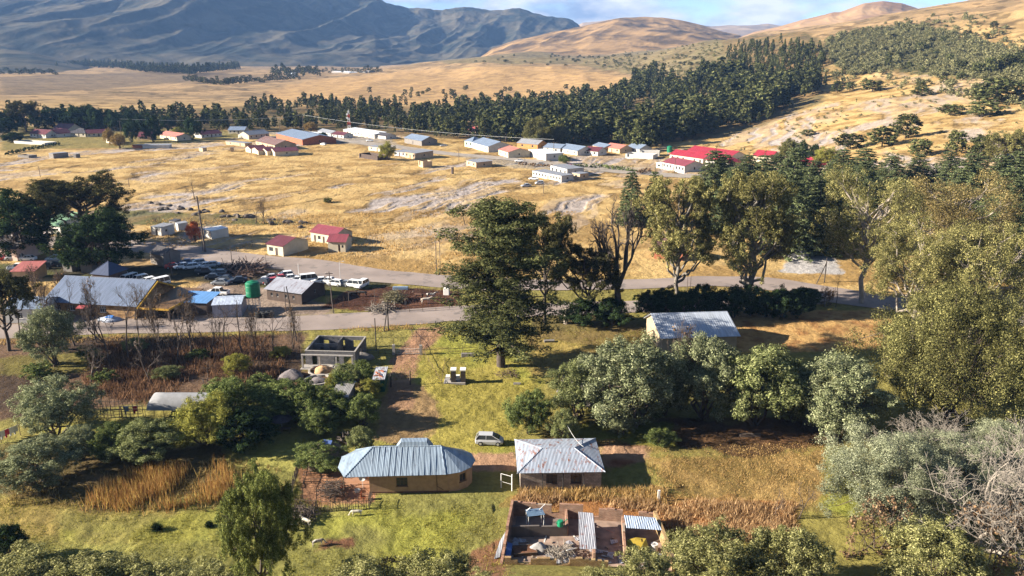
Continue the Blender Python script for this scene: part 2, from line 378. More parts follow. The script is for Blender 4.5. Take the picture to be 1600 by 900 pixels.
NEARG = RG < 420
ZONES = []
def zone(c, poly, amp=1.5, s=1.0, c2=None, mix=med, thr=(.42, .6)):
    P = [tuple(at(*p)[:2]) for p in poly]
    xs = [p[0] for p in P]; ys = [p[1] for p in P]; pad = amp * 2 + 1
    mk = (XG > min(xs) - pad) & (XG < max(xs) + pad) & (YG > min(ys) - pad) & (YG < max(ys) + pad)
    x = XG[mk]; y = YG[mk]
    acc = np.zeros(x.shape)
    for k, (sc_, sd_) in enumerate(((amp * 3, 61), (amp * 1.2, 62), (amp * .5, 63))):
        ox = (fbm(x, y, amp * 3, 3, 61 + k) - .5) * 3.2 * amp; oy = (fbm(x, y, amp * 3, 3, 71 + k) - .5) * 3.2 * amp
        acc += inpoly(x + ox, y + oy, P)
    a = (acc / 3 * s)[:, None]
    cc = np.array(c)[None, :]
    if c2 is not None:
        m_ = sstep(thr[0], thr[1], mix[mk])[:, None]; cc = cc * (1 - m_) + np.array(c2)[None, :] * m_
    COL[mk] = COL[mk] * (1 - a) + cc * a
    full = np.zeros(XG.shape); full[mk] = a[:, 0]
    return full
green = gc(168, 160, 68); green2 = gc(150, 140, 72); dirt = gc(196, 150, 112); soil = gc(118, 82, 54)
zone(gc(172, 160, 80), [(-200, 900), (-200, 700), (300, 690), (600, 700), (800, 780), (800, 960)], 2, 1, green2)             # lower meadow
zone(green, [(470, 815), (560, 800), (700, 785), (790, 790), (775, 850), (700, 870), (520, 880), (450, 870)], 2, .9, green2)
zone(gc(178, 146, 78), [(-100, 770), (100, 775), (330, 800), (330, 845), (-100, 850)], 2, .8, gc(140, 116, 60))
zone(green2, [(100, 800), (350, 800), (360, 850), (100, 850)], 2, .7, green)
zone(green, [(590, 600), (640, 560), (690, 505), (780, 510), (840, 575), (840, 640), (800, 690), (806, 712), (690, 712), (600, 705), (570, 640)], 1.6, .95, gc(178, 158, 74))
zone(gc(186, 156, 84), [(820, 520), (1020, 510), (1020, 560), (900, 600), (830, 590)], 2, .9, gc(140, 112, 62))
zone(gc(214, 166, 100), [(1130, 485), (1390, 485), (1400, 545), (1150, 552)], 1.5, 1, gc(168, 120, 70), mix=fin, thr=(.4, .7))
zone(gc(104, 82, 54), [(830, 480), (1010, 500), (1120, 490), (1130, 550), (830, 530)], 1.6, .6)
zone(gc(126, 96, 70), [(-100, 525), (130, 525), (480, 520), (475, 600), (340, 618), (200, 635), (-100, 665)], 2.5, 1, gc(88, 68, 50))
zone(gc(132, 118, 54), [(0, 560), (150, 545), (160, 580), (0, 590)], 1.5, .8)
zone(green, [(60, 665), (300, 652), (420, 660), (300, 690), (80, 700)], 1.2, .9, gc(186, 170, 80))
zone(gc(96, 74, 48), [(-50, 700), (160, 700), (360, 700), (360, 760), (150, 800), (-50, 760)], 2, .85, gc(150, 116, 78))
zone(green2, [(430, 740), (480, 735), (470, 790), (440, 800)], 1, .8)
zone(dirt, [(655, 512), (700, 512), (655, 560), (643, 600), (650, 640), (600, 640), (612, 560)], .8, .95, gc(172, 126, 94))
zone(gc(160, 122, 88), [(612, 600), (660, 600), (690, 650), (660, 700), (590, 690), (585, 630)], 1, .8)
zone(dirt, [(725, 708), (805, 708), (810, 735), (725, 735)], .6, 1)
zone(dirt, [(938, 690), (1010, 695), (1010, 722), (940, 735)], .8, 1, gc(156, 96, 62))
zone(gc(190, 136, 96), [(460, 730), (585, 730), (585, 785), (480, 790)], .6, 1)
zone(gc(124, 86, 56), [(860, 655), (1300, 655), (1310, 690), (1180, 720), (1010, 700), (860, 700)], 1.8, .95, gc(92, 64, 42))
zone(gc(138, 140, 52), [(890, 660), (1050, 655), (1060, 700), (980, 690), (890, 690)], 1.2, .7)
zone(gc(180, 144, 84), [(1010, 720), (1180, 715), (1310, 700), (1320, 790), (1240, 800), (1050, 770)], 1.8, 1, gc(146, 118, 64))
zone(gc(164, 160, 66), [(1290, 700), (1320, 700), (1350, 770), (1330, 810), (1285, 790)], 1, .9)
zone(gc(176, 118, 66), [(820, 775), (1240, 785), (1240, 830), (1040, 850), (800, 790)], 1.5, 1)
zone(gc(160, 110, 78), [(730, 870), (790, 840), (790, 960), (700, 960)], 1, .9)
zone(gc(132, 84, 62), [(505, 845), (555, 840), (550, 856), (500, 858)], .5, .9)
zone(gc(112, 78, 58), [(440, 585), (560, 570), (560, 605), (430, 610)], .7, .9)
zone(gc(172, 146, 122), [(-60, 470), (275, 465), (320, 440), (420, 448), (520, 478), (520, 492), (-60, 512)], 1.2, 1, gc(150, 124, 100))
zone(gc(102, 98, 52), [(-60, 410), (220, 418), (430, 400), (610, 432), (610, 462), (500, 462), (420, 450), (320, 440), (200, 435), (-60, 432)], 1.4, 1, gc(74, 66, 44))
zone(gc(98, 82, 62), [(350, 408), (440, 412), (560, 436), (430, 440), (330, 432)], .9, .7)
zone(gc(112, 74, 52), [(540, 455), (600, 447), (720, 455), (722, 484), (580, 487), (500, 482)], .8, 1, gc(86, 54, 38))
zone(gc(200, 190, 178), [(1240, 398), (1300, 398), (1320, 430), (1215, 425)], 1, .9)
zone(gc(176, 162, 140), [(400, 205), (600, 210), (620, 225), (800, 262), (1010, 272), (1010, 262), (800, 248), (640, 232), (500, 222)], 2, .6)
zone(gc(120, 112, 56), [(0, 195), (300, 200), (420, 212), (200, 232), (60, 232), (0, 236)], 3, .8, gc(150, 132, 70))
zone(gc(112, 98, 62), [(60, 195), (200, 200), (560, 207), (700, 217), (900, 227), (1060, 222), (1200, 195), (1290, 158), (1290, 70), (1130, 60), (1060, 125), (960, 150), (800, 165), (400, 165), (100, 178)], 6, .9, gc(150, 118, 74))
SCRUB = [(1290, 60), (1340, 48), (1420, 36), (1500, 55), (1620, 90), (1620, 135), (1500, 120), (1400, 108), (1330, 120), (1290, 90)]
zone(gc(110, 104, 64), SCRUB, 8, .9, gc(80, 80, 48))
zone(gc(220, 172, 108), [(420, 142), (500, 124), (620, 112), (760, 104), (900, 108), (980, 120), (1000, 140), (900, 158), (560, 162), (420, 160)], 14, .8, gc(186, 144, 92))
zone(gc(150, 132, 88), [(1000, 80), (1110, 62), (1140, 100), (1080, 125), (1000, 118), (900, 100), (700, 100), (620, 100), (740, 84), (880, 88)], 8, .8, gc(110, 96, 62))
zone(gc(140, 116, 84), [(0, 150), (250, 130), (420, 122), (300, 112), (0, 120)], 10, .8, gc(112, 92, 70))
zone(gc(132, 112, 72), [(150, 325), (330, 335), (480, 345), (420, 352), (200, 352)], 2, .9, gc(110, 104, 56))
COL *= (0.84 + .32 * fin[..., None]) * (0.88 + .24 * fbm(XG, YG, .8, 2, 8)[..., None])

# tussocks: small real relief away from roads and yards
rough = sstep(62, 80, RG) * (1 - sstep(500, 700, RG))
ZGB = ZG.copy()
def flatmask(poly, P=None):
    P = P or [tuple(at(*p)[:2]) for p in poly]; return inpoly(XG, YG, P)
ROAD_NEAR = [(-260, 530, 22), (0, 519, 22), (140, 512, 22), (300, 509, 22), (450, 506, 23), (560, 501, 25), (640, 496, 25), (720, 490, 24), (860, 484, 20), (1000, 479, 18), (1150, 474, 16), (1290, 470, 12)]
ROAD_FAR = [(-260, 372, 20), (0, 376, 18), (120, 381, 18), (240, 387, 18), (330, 399, 22), (420, 413, 26), (500, 420, 28), (600, 432, 20), (720, 442, 20), (850, 446, 17), (1000, 444, 15), (1100, 440, 15), (1200, 444, 20), (1300, 461, 24), (1420, 478, 20), (1600, 500, 20)]
ROAD_VIL = [(380, 214, 3), (500, 218, 4), (620, 230, 5), (700, 240, 5), (800, 249, 5), (880, 258, 6), (960, 267, 6), (1050, 274, 6), (1120, 279, 6), (1250, 290, 6)]
def ribbon(pts):
    up = []; dn = []
    for x, y, w_ in pts:
        up.append(at(x, y - w_ / 2)); dn.append(at(x, y + w_ / 2))
    return up, dn
def smoothline(P, n=8):
    out = []
    for i in range(len(P) - 1):
        p0 = P[max(i - 1, 0)]; p1 = P[i]; p2 = P[i + 1]; p3 = P[min(i + 2, len(P) - 1)]
        for k in range(n):
            t = k / n; out.append(0.5 * ((2 * p1) + (-p0 + p2) * t + (2 * p0 - 5 * p1 + 4 * p2 - p3) * t * t + (-p0 + 3 * p1 - 3 * p2 + p3) * t ** 3))
    out.append(P[-1]); return out
roads = []
for nm, pts in (('road', ROAD_NEAR), ('road', ROAD_FAR), ('gravel_road', ROAD_VIL)):
    u_, d_ = ribbon(pts); u_ = smoothline(u_); d_ = smoothline(d_); roads.append((nm, u_, d_))
    if nm == 'road':
        P = [tuple(p[:2]) for p in u_] + [tuple(p[:2]) for p in d_[::-1]]
        rough = rough * (1 - flatmask(None, P))
for poly in ([(-60, 460), (520, 455), (530, 500), (-60, 515)], [(575, 690), (960, 690), (950, 775), (575, 785)], [(770, 775), (1060, 790), (1060, 890), (770, 890)], [(460, 550), (575, 550), (575, 620), (440, 615)]):
    rough = rough * (1 - .85 * flatmask(poly))
ZG += rough * ((fbm(XG, YG, 1.3, 3, 31) - .5) * .34 + (fbm(XG, YG, 6, 2, 33) - .5) * .5)
V = np.stack([XG, YG, ZG], -1).reshape(-1, 3)
idx = np.arange(NT * NRr).reshape(NT, NRr)
F = np.stack([idx[:-1, :-1], idx[1:, :-1], idx[1:, 1:], idx[:-1, 1:]], -1).reshape(-1, 4)
gm = bpy.data.materials.new('ground'); gm.use_nodes = True; t = gm.node_tree; n = t.nodes; l = t.links; p = n['Principled BSDF']
p.inputs['Roughness'].default_value = 0.95; p.inputs['Specular IOR Level'].default_value = 0.1
a = n.new('ShaderNodeAttribute'); a.attribute_name = 'soil_colour'; tcn = n.new('ShaderNodeTexCoord')
no = n.new('ShaderNodeTexNoise'); no.inputs['Scale'].default_value = 1.1; no.inputs['Detail'].default_value = 8; no.inputs['Roughness'].default_value = .7
l.new(tcn.outputs['Object'], no.inputs['Vector']); mr = n.new('ShaderNodeMapRange'); mr.inputs['From Min'].default_value = .3; mr.inputs['From Max'].default_value = .7; mr.inputs['To Min'].default_value = .76; mr.inputs['To Max'].default_value = 1.24
l.new(no.outputs['Fac'], mr.inputs['Value']); mu = n.new('ShaderNodeVectorMath'); mu.operation = 'SCALE'; l.new(a.outputs['Color'], mu.inputs[0]); l.new(mr.outputs[0], mu.inputs['Scale'])
l.new(mu.outputs[0], p.inputs['Base Color'])
b = n.new('ShaderNodeBump'); b.inputs['Strength'].default_value = 0.9; b.inputs['Distance'].default_value = 0.5; l.new(no.outputs['Fac'], b.inputs['Height'])
nb = n.new('ShaderNodeTexNoise'); nb.inputs['Scale'].default_value = .16; nb.inputs['Detail'].default_value = 9; nb.inputs['Roughness'].default_value = .68; l.new(tcn.outputs['Object'], nb.inputs['Vector'])
b2 = n.new('ShaderNodeBump'); b2.inputs['Strength'].default_value = 0.5; b2.inputs['Distance'].default_value = 2.2; l.new(nb.outputs['Fac'], b2.inputs['Height']); l.new(b.outputs[0], b2.inputs['Normal']); l.new(b2.outputs[0], p.inputs['Normal'])
me = npmesh('ground', V, F, gm, True)
ca = me.color_attributes.new('soil_colour', 'FLOAT_COLOR', 'POINT')
ca.data.foreach_set('color', np.concatenate([COL.reshape(-1, 3), np.ones((NT * NRr, 1))], 1).astype(np.float32).ravel())
ground = tag(link('ground', me), kind='structure')

# roads, tracks
asph = mat('worn_asphalt', tuple(gc(172, 150, 132)), .9, .12, .2, .25, 3, rust=(tuple(gc(140, 124, 110)), (.22, .22, .22)), rustthr=.56)
for k, (nm, u_, d_) in enumerate(roads):
    V = []; m_ = 5
    for a_, b_ in zip(u_, d_):
        for q in range(m_ + 1):
            pt = a_.lerp(b_, q / m_); V.append((pt.x, pt.y, max(gz(pt.x, pt.y), gz(pt.x + .4, pt.y + .4), gz(pt.x - .4, pt.y - .4)) + (0.05 + .03 * (k == 1) if k < 2 else .12)))
    F = [(i * (m_ + 1) + q, (i + 1) * (m_ + 1) + q, (i + 1) * (m_ + 1) + q + 1, i * (m_ + 1) + q + 1) for i in range(len(u_) - 1) for q in range(m_)]
    tag(link(nm, npmesh(nm, V, [f[::-1] for f in F], asph if k < 2 else mat('gravel', tuple(gc(178, 160, 138)), .95, .3, .2))), kind='structure')

# ------------------------------------------------------------------ far hills and mountains
def grassrock(key, c1, c2, rock, sc=0.004):
    m = bpy.data.materials.new(key); m.use_nodes = True; t = m.node_tree; n = t.nodes; l = t.links; p = n['Principled BSDF']
    p.inputs['Roughness'].default_value = .95; p.inputs['Specular IOR Level'].default_value = .1
    tcn = n.new('ShaderNodeTexCoord'); a = n.new('ShaderNodeTexNoise'); a.inputs['Scale'].default_value = sc; a.inputs['Detail'].default_value = 12; a.inputs['Roughness'].default_value = .62; a.inputs['Distortion'].default_value = .4
    l.new(tcn.outputs['Object'], a.inputs['Vector']); r = n.new('ShaderNodeValToRGB'); e = r.color_ramp.elements
    e[0].position = .41; e[0].color = (*c1, 1); e[1].position = .57; e[1].color = (*c2, 1); l.new(a.outputs['Fac'], r.inputs['Fac'])
    g = n.new('ShaderNodeNewGeometry'); s = n.new('ShaderNodeSeparateXYZ'); l.new(g.outputs['Normal'], s.inputs[0])
    rr = n.new('ShaderNodeValToRGB'); rr.color_ramp.elements[0].position = .62; rr.color_ramp.elements[0].color = (1, 1, 1, 1); rr.color_ramp.elements[1].position = .80; rr.color_ramp.elements[1].color = (0, 0, 0, 1)
    l.new(s.outputs['Z'], rr.inputs['Fac']); mx_ = n.new('ShaderNodeMixRGB'); l.new(rr.outputs['Color'], mx_.inputs['Fac']); l.new(r.outputs['Color'], mx_.inputs['Color1']); mx_.inputs['Color2'].default_value = (*rock, 1)
    l.new(mx_.outputs['Color'], p.inputs['Base Color'])
    b = n.new('ShaderNodeBump'); b.inputs['Strength'].default_value = .7; b.inputs['Distance'].default_value = 14; l.new(a.outputs['Fac'], b.inputs['Height']); l.new(b.outputs[0], p.inputs['Normal'])
    return m
def crestz(pts, D):
    xs = [p[0] for p in pts]; zs = [zr(p[0], p[1], D) for p in pts]; th = [pxth(x, 40) for x in xs]
    return lambda t: np.interp(t, th, zs)
def massif(name, crest, D, r0, toe_row, x0, x1, m, spur=60, spsc=420, power=1.4, nt=520, nr=260, back=600, seed=3, rough_=10, taper=True, cap=None):
    t0, t1 = pxth(x0, 40), pxth(x1, 40); T = np.linspace(t0, t1, nt); Q = np.linspace(0, 1.0 + back / (D - r0), nr)
    TT, QQ = np.meshgrid(T, Q, indexing='ij'); rr_ = r0 + (D - r0) * QQ; X = np.sin(TT) * rr_; Y = np.cos(TT) * rr_
    zc = crestz(crest, D)(TT); zb = CAMH + r0 * math.tan(-(PITCH - math.atan((450 - toe_row) / FPX)))
    q = np.clip(QQ, 0, 1)
    wx = X + 300 * (fbm(X, Y, 900, 3, seed + 2) - .5) - 0.25 * (rr_ - r0); rd = ridged(wx, Y * .24, spsc, 5, seed)
    z = zb + (zc - zb) * q ** power + spur * (rd - .62) * 4 * q * (1 - q) ** .8 * (0.4 + .9 * q) + rough_ * (fbm(X, Y, 140, 5, seed + 7) - .5) * (0.3 + q)
    if cap: z = z + cap * (sstep(.80, .86, q) - .5 * sstep(.70, .9, q)) * .5
    z = np.where(QQ > 1, zc - (QQ - 1) * (D - r0) * .35 + rough_ * (fbm(X, Y, 140, 5, seed + 7) - .5), z)
    z = z - 60 * sstep(.04, 0, q)
    if taper:
        e = np.minimum((TT - t0), (t1 - TT)) / (t1 - t0); z = zb - 40 + (z - zb + 40) * sstep(0, .05, e)
    i = np.arange(nt * nr).reshape(nt, nr); F = np.stack([i[:-1, :-1], i[1:, :-1], i[1:, 1:], i[:-1, 1:]], -1).reshape(-1, 4)
    return tag(link(name, npmesh(name, np.stack([X, Y, z], -1).reshape(-1, 3), F, m, True)), kind='structure')
mtn = grassrock('mountain_grass', tuple(gc(46, 50, 40)), tuple(gc(106, 94, 70)), tuple(gc(40, 41, 38)), .006)
brn = grassrock('brown_hill', tuple(gc(108, 84, 54)), tuple(gc(188, 146, 92)), tuple(gc(130, 112, 90)), .008)
red = grassrock('red_hill', tuple(gc(168, 126, 88)), tuple(gc(196, 154, 106)), tuple(gc(140, 118, 104)), .006)
mesa = grassrock('mesa', tuple(gc(150, 126, 100)), tuple(gc(180, 150, 116)), tuple(gc(110, 104, 96)), .004)
massif('mountains', [(-500, -20), (-200, -36), (0, -44), (200, -48), (400, -44), (520, -30), (585, -12), (606, 4), (640, 14), (655, 12), (690, 17), (712, 12), (740, 13), (765, 17), (790, 15), (812, 13), (840, 22), (868, 28), (895, 34), (912, 42), (930, 60), (950, 90)],
       4700, 2750, 112, -500, 960, mtn, 300, 900, 1.35, 900, 400, 500, 3, 34, True, 0)
massif('foothills', [(-500, 92), (-100, 84), (0, 76), (40, 80), (90, 92), (130, 104), (180, 118), (240, 124)], 2900, 2100, 118, -500, 250, mtn, 22, 260, 1.1, 200, 100, 400, 13, 8)
massif('foothills', [(150, 120), (220, 104), (300, 98), (340, 96), (390, 104), (440, 108), (520, 112), (600, 118)], 3300, 2500, 112, 140, 640, mtn, 26, 260, 1.1, 200, 100, 400, 14, 8)
massif('mesa', [(880, 52), (910, 36), (940, 33), (975, 27), (1010, 26), (1050, 30), (1080, 36), (1110, 41), (1160, 40), (1200, 37), (1240, 42)], 6200, 5200, 60, 860, 1300, mesa, 30, 400, .8, 260, 90, 500, 23, 12)
massif('brown_hill', [(700, 112), (745, 96), (770, 76), (800, 64), (850, 54), (890, 46), (925, 36), (960, 30), (1000, 27), (1030, 27), (1060, 31), (1100, 42), (1150, 54), (1220, 72), (1300, 96)], 3300, 2350, 96, 690, 1320, brn, 46, 330, .8, 360, 180, 500, 33, 10)
massif('red_hill', [(1130, 70), (1180, 50), (1215, 42), (1250, 31), (1280, 24), (1310, 19), (1345, 6), (1375, 2), (1405, 5), (1440, 16), (1480, 26), (1540, 40), (1640, 70)], 3100, 2200, 66, 1120, 1660, red, 34, 300, .9, 300, 140, 500, 43, 5)
# clouds high to the left: they shade the mountains
cm = mat('cloud_white', (.85, .85, .85), 1.0)
def cloud(cx, cy, cz, rx, ry, rz_, seed, nb_=26):
    g = np.random.default_rng(seed); Vs = []; Fs = []; b = 0
    n_, m_ = 18, 10
    for k in range(nb_):
        a = g.random() * 6.283; q = math.sqrt(g.random()); x = cx + rx * q * math.cos(a); y = cy + ry * q * math.sin(a); s = (0.16 + .22 * g.random()) * min(rx, ry)
        th_, ph_ = np.meshgrid(np.linspace(0, 2 * math.pi, n_, endpoint=False), np.linspace(.05, math.pi - .05, m_), indexing='ij')
        d = 1 + .5 * (vn(th_ * 2 + k * 7, ph_ * 3, k) - .5)
        v_ = np.stack([x + s * d * np.sin(ph_) * np.cos(th_), y + s * d * np.sin(ph_) * np.sin(th_), cz + rz_ * d * np.cos(ph_)], -1).reshape(-1, 3)
        i = np.arange(n_ * m_).reshape(n_, m_); i2 = np.roll(i, -1, 0)
        Fs.append(np.stack([i[:, :-1], i[:, 1:], i2[:, 1:], i2[:, :-1]], -1).reshape(-1, 4) + b); Vs.append(v_); b += n_ * m_
    return tag(link('cloud', npmesh('cloud', np.concatenate(Vs), np.concatenate(Fs), cm, True)), kind='structure')
CH = 1900; sh = CH / math.tan(R(SUN_EL)); sx_, sy_ = sdir.x / math.hypot(sdir.x, sdir.y), sdir.y / math.hypot(sdir.x, sdir.y)
for (gx, gy, rx, ry, sd_, nb_) in ((-2500, 4200, 1100, 700, 1, 24), (-700, 4300, 700, 500, 2, 10)):
    cloud(gx + sx_ * sh, gy + sy_ * sh, CH, rx, ry, 90, sd_, nb_)
# the air
hz = MB().box(-6500, -60, -45, 6500, 7400, 580)
hm = bpy.data.materials.new('haze'); hm.use_nodes = True; hn = hm.node_tree.nodes; hn.remove(hn['Principled BSDF'])
pv = hn.new('ShaderNodeVolumePrincipled'); pv.inputs['Color'].default_value = (.26, .48, .92, 1); pv.inputs['Density'].default_value = 0.00006; pv.inputs['Anisotropy'].default_value = 0.0
hm.node_tree.links.new(pv.outputs[0], hn['Material Output'].inputs['Volume'])
tag(hz.build('haze', hm), kind='stuff', label='thin blue haze filling the air of the valley', cat='haze')
# ------------------------------------------------------------------ vegetation
def unit(a): return a / np.maximum(np.linalg.norm(a, axis=-1, keepdims=True), 1e-9)
def leafcloud(cl, per, size, seed, up=.35, asp=.6, rand=.55, shell=.55, sub=6):
    """cl: rows (x, y, z, r_horizontal, r_vertical); returns vertices and quads of small leaf sprays filling the clumps"""
    g = np.random.default_rng(seed); cl = np.asarray(cl, float); k = np.repeat(np.arange(len(cl)), np.maximum(3, (per * (cl[:, 3] / cl[:, 3].mean()) ** 1.6).astype(int)))
    n_ = len(k); c = cl[k]; d = unit(g.normal(size=(n_, 3))); q = (shell + (1 - shell) * g.random((n_, 1))) * (0.75 + .5 * g.random((n_, 1)))
    ext = np.stack([c[:, 3], c[:, 3], c[:, 4]], -1); P = c[:, :3] + d * q * ext
    if sub:                                     # sprays gather in tufts on the clump
        T_ = unit(g.normal(size=(len(cl), sub, 3))) * (.65 + .5 * g.random((len(cl), sub, 1))); T_[..., 2] += .15
        P = c[:, :3] + (T_[k, g.integers(0, sub, n_)] * .85 + d * q * .52) * ext
    N = unit(d * .8 + np.array([0, 0, up]) + g.normal(size=(n_, 3)) * rand * .6)
    A = unit(np.cross(N, g.normal(size=(n_, 3)))); B = np.cross(N, A)
    s = size * (0.55 + .9 * g.random((n_, 1)))
    Vv = np.stack([P - A * s, P - B * s * asp, P + A * s, P + B * s * asp], 1).reshape(-1, 3)
    return Vv, np.arange(n_ * 4).reshape(-1, 4)
def tubes(segs, n=5):
    S = np.array([[*a, *b, r0, r1] for a, b, r0, r1 in segs], float); a = S[:, :3]; b = S[:, 3:6]; d = unit(b - a)
    ref = np.where(np.abs(d[:, 2:3]) > .9, np.array([[1., 0, 0]]), np.array([[0, 0, 1.]])); u_ = unit(np.cross(d, ref)); v_ = np.cross(d, u_)
    t_ = np.linspace(0, 2 * math.pi, n, endpoint=False); ring = u_[:, None] * np.cos(t_)[None, :, None] + v_[:, None] * np.sin(t_)[None, :, None]
    A = a[:, None] + ring * S[:, 6][:, None, None]; Bq = b[:, None] + ring * S[:, 7][:, None, None]
    Vv = np.concatenate([A, Bq], 1).reshape(-1, 3); base = np.arange(len(S))[:, None] * 2 * n; i = np.arange(n)[None]
    F = np.stack([base + i, base + (i + 1) % n, base + n + (i + 1) % n, base + n + i], -1).reshape(-1, 4)
    return Vv, F
def bent(p, q, r0, r1, g, k=4, w=.08):
    p = np.array(p, float); q = np.array(q, float); L = np.linalg.norm(q - p); pts = [p + (q - p) * i / k + (g.normal(size=3) * L * w if 0 < i < k else 0) for i in range(k + 1)]
    return [(pts[i], pts[i + 1], r0 + (r1 - r0) * i / k, r0 + (r1 - r0) * (i + 1) / k) for i in range(k)]

def t_wattle(seed, H=9, W=9, nc=95, per=430, leaf=.105, low=.12):
    g = np.random.default_rng(seed); segs = []; cl = []
    for i in range(nc):
        a = g.random() * 6.283; el = math.asin(max(-.8, min(.97, g.random() * 1.7 - .72)))
        if math.sin(a * 4.3 + seed * 1.7) * math.sin(el * 5.1 + seed) > .42 and el < 1.2: el = min(1.2, el + .35)
        sp = .82 + .3 * math.sin(a * 3 + seed) * math.cos(a * 2) * .6 + .14 * g.normal()
        r = W / 2 * .84 * sp * math.cos(el); z = H * .50 + H * .44 * math.sin(el) * (0.92 + .14 * g.normal())
        rr_ = W * (.048 + .085 * g.random() ** 1.3) * (95 / nc) ** .25; r *= 1 + .10 * g.normal(); cl.append((r * math.cos(a), r * math.sin(a), max(z, rr_ * .8), rr_, rr_ * (.8 + .5 * g.random())))
    for i in range(7):
        a = g.random() * 6.283; r = W * .2 * g.random(); segs += bent((g.normal() * .15, g.normal() * .15, -.4), (r * math.cos(a), r * math.sin(a), H * (.5 + .2 * g.random())), H * .016, H * .006, g)
    for c in cl[::3]: segs += bent((c[0] * .15, c[1] * .15, H * .25), c[:3], H * .006, H * .002, g)
    cl += [(g.normal() * W * .12, g.normal() * W * .12, H * (.4 + .3 * g.random()), W * .15, H * .14) for _ in range(5)]
    return segs, leafcloud(cl, per, leaf, seed, .35, .45)
def t_olive(seed, H=12, W=14, nc=190, per=420, leaf=.13): return t_wattle(seed, H, W, nc, per, leaf, .1)
def t_gum(seed, H=22, W=15, nl=15, per=250, leaf=.15, dens=1.2, f0=.20):
    g = np.random.default_rng(seed); segs = []; cl = []
    lean = g.normal(size=2) * .6; top = (lean[0], lean[1], H * .62); segs += bent((0, 0, -.5), top, H * .022, H * .012, g, 6, .02)
    for i in range(nl):
        f = f0 + (.62 - f0) * i / nl + .05 * g.random(); a = i * 2.4 + g.random(); o_ = np.array([lean[0] * f / .62, lean[1] * f / .62, H * f])
        L = W * .5 * (.5 + .5 * g.random()) * (1.0 if f < .5 else .75); e = o_ + np.array([math.cos(a) * L * .8, math.sin(a) * L * .8, H * (.14 + .16 * g.random())])
        segs += bent(o_, e, H * .012, H * .006, g, 5, .06)
        for j in range(5):
            b = a + g.normal() * .8; q = e + np.array([math.cos(b), math.sin(b), 0]) * W * .12 * (.4 + g.random()) + np.array([0, 0, H * (.02 + .12 * g.random())])
            segs += bent(e, q, H * .004, H * .0015, g, 3, .1); rr_ = W * (.055 + .05 * g.random()); cl.append((*q, rr_, rr_ * .75))
            for _ in range(1 + (g.random() < .5 * dens)): cl.append((q[0] + g.normal() * rr_, q[1] + g.normal() * rr_, q[2] - rr_ * (.7 + g.random()), rr_ * .75, rr_ * .8))
    for j in range(int(16 * dens)):
        a = g.random() * 6.283; q = np.array([top[0] + math.cos(a) * W * .26 * math.sqrt(g.random()), top[1] + math.sin(a) * W * .26 * math.sqrt(g.random()), H * (.74 + .2 * g.random())])
        segs += bent(top, q, H * .006, H * .002, g, 4, .07); rr_ = W * (.06 + .05 * g.random()); cl.append((*q, rr_, rr_ * .8))
    return segs, leafcloud(cl, per, leaf, seed, .5, .5)
def t_pine(seed, H=26, W=15, nb_=100, per=230, leaf=.17):
    g = np.random.default_rng(seed); segs = bent((0, 0, -.5), (g.normal() * .7, g.normal() * .7, H * .93), H * .02, H * .004, g, 8, .006); cl = []
    for i in range(nb_):
        f = .12 + .85 * (i / nb_) ** .95; a = i * 2.399 + g.normal() * .3; env = math.sin(min(1, (1.05 - f) * 1.7) * 1.57) ** .7 * (.8 if f < .22 else 1) * (.75 + .35 * math.sin(i * 1.7))
        L = W * .5 * env * (.55 + .55 * g.random()); o_ = np.array([0, 0, H * f]); e = o_ + np.array([math.cos(a) * L, math.sin(a) * L, L * (.05 + .25 * g.random())])
        segs += bent(o_, e, H * .006 * (1.2 - f), H * .0012, g, 4, .05)
        for j in range(4):
            t_ = .45 + .6 * j / 3; q = o_ + (e - o_) * t_ + g.normal(size=3) * W * .025; rr_ = W * (.065 + .05 * g.random()); cl.append((*q, rr_, rr_ * .5))
    cl.append((0, 0, H * .95, W * .07, W * .06))
    return segs, leafcloud(cl, per, leaf, seed, .7, .35)
def t_cedar(seed, H=20, W=11, nlv=19, per=80, leaf=.22):
    g = np.random.default_rng(seed); segs = bent((0, 0, -.5), (0, 0, H * .97), H * .018, H * .003, g, 6, .004); cl = []
    for i in range(nlv):
        f = .07 + .9 * i / nlv; L = W * .5 * (1 - f) ** .75 * (.9 + .2 * g.random()) + .25
        nb_ = max(4, int(10 * (1 - f) + 3))
        for j in range(nb_):
            a = 6.283 * j / nb_ + g.random() * .6 + i; l_ = L * (.75 + .4 * g.random()); z = H * f
            if j % 2 == 0: segs.append(((0, 0, z), (math.cos(a) * l_ * .9, math.sin(a) * l_ * .9, z - l_ * .06), H * .003, H * .001))
            for t_ in (.45, .8, 1.0):
                rr_ = W * .085 * (1.15 - .5 * f) * (1.2 - .4 * t_); cl.append((math.cos(a) * l_ * t_, math.sin(a) * l_ * t_, z - l_ * .10 * t_ + g.normal() * .08, rr_, rr_ * .38))
    cl.append((0, 0, H * .98, W * .03, H * .03))
    return segs, leafcloud(cl, per, leaf, seed, .55, .35)
def t_far(seed, H=14, W=8, nc=26, per=30, leaf=.62, cone=.4):
    g = np.random.default_rng(seed); segs = [((0, 0, -1), (0, 0, H * .8), H * .018, H * .006)]; cl = []
    for i in range(nc):
        f = .2 + .78 * (i + g.random()) / nc; env = (1 - cone) * math.sqrt(max(0, 1 - ((f - .55) / .5) ** 2)) + cone * (1.05 - f) * 1.3
        a = i * 2.4 + g.random(); L = W * .36 * env * (.6 + .5 * g.random()); rr_ = W * (.10 + .07 * g.random()) * (1.1 - .5 * f * cone); cl.append((math.cos(a) * L, math.sin(a) * L, H * f, rr_, rr_ * .8))
    return segs, leafcloud(cl, per, leaf, seed, .4, .6)
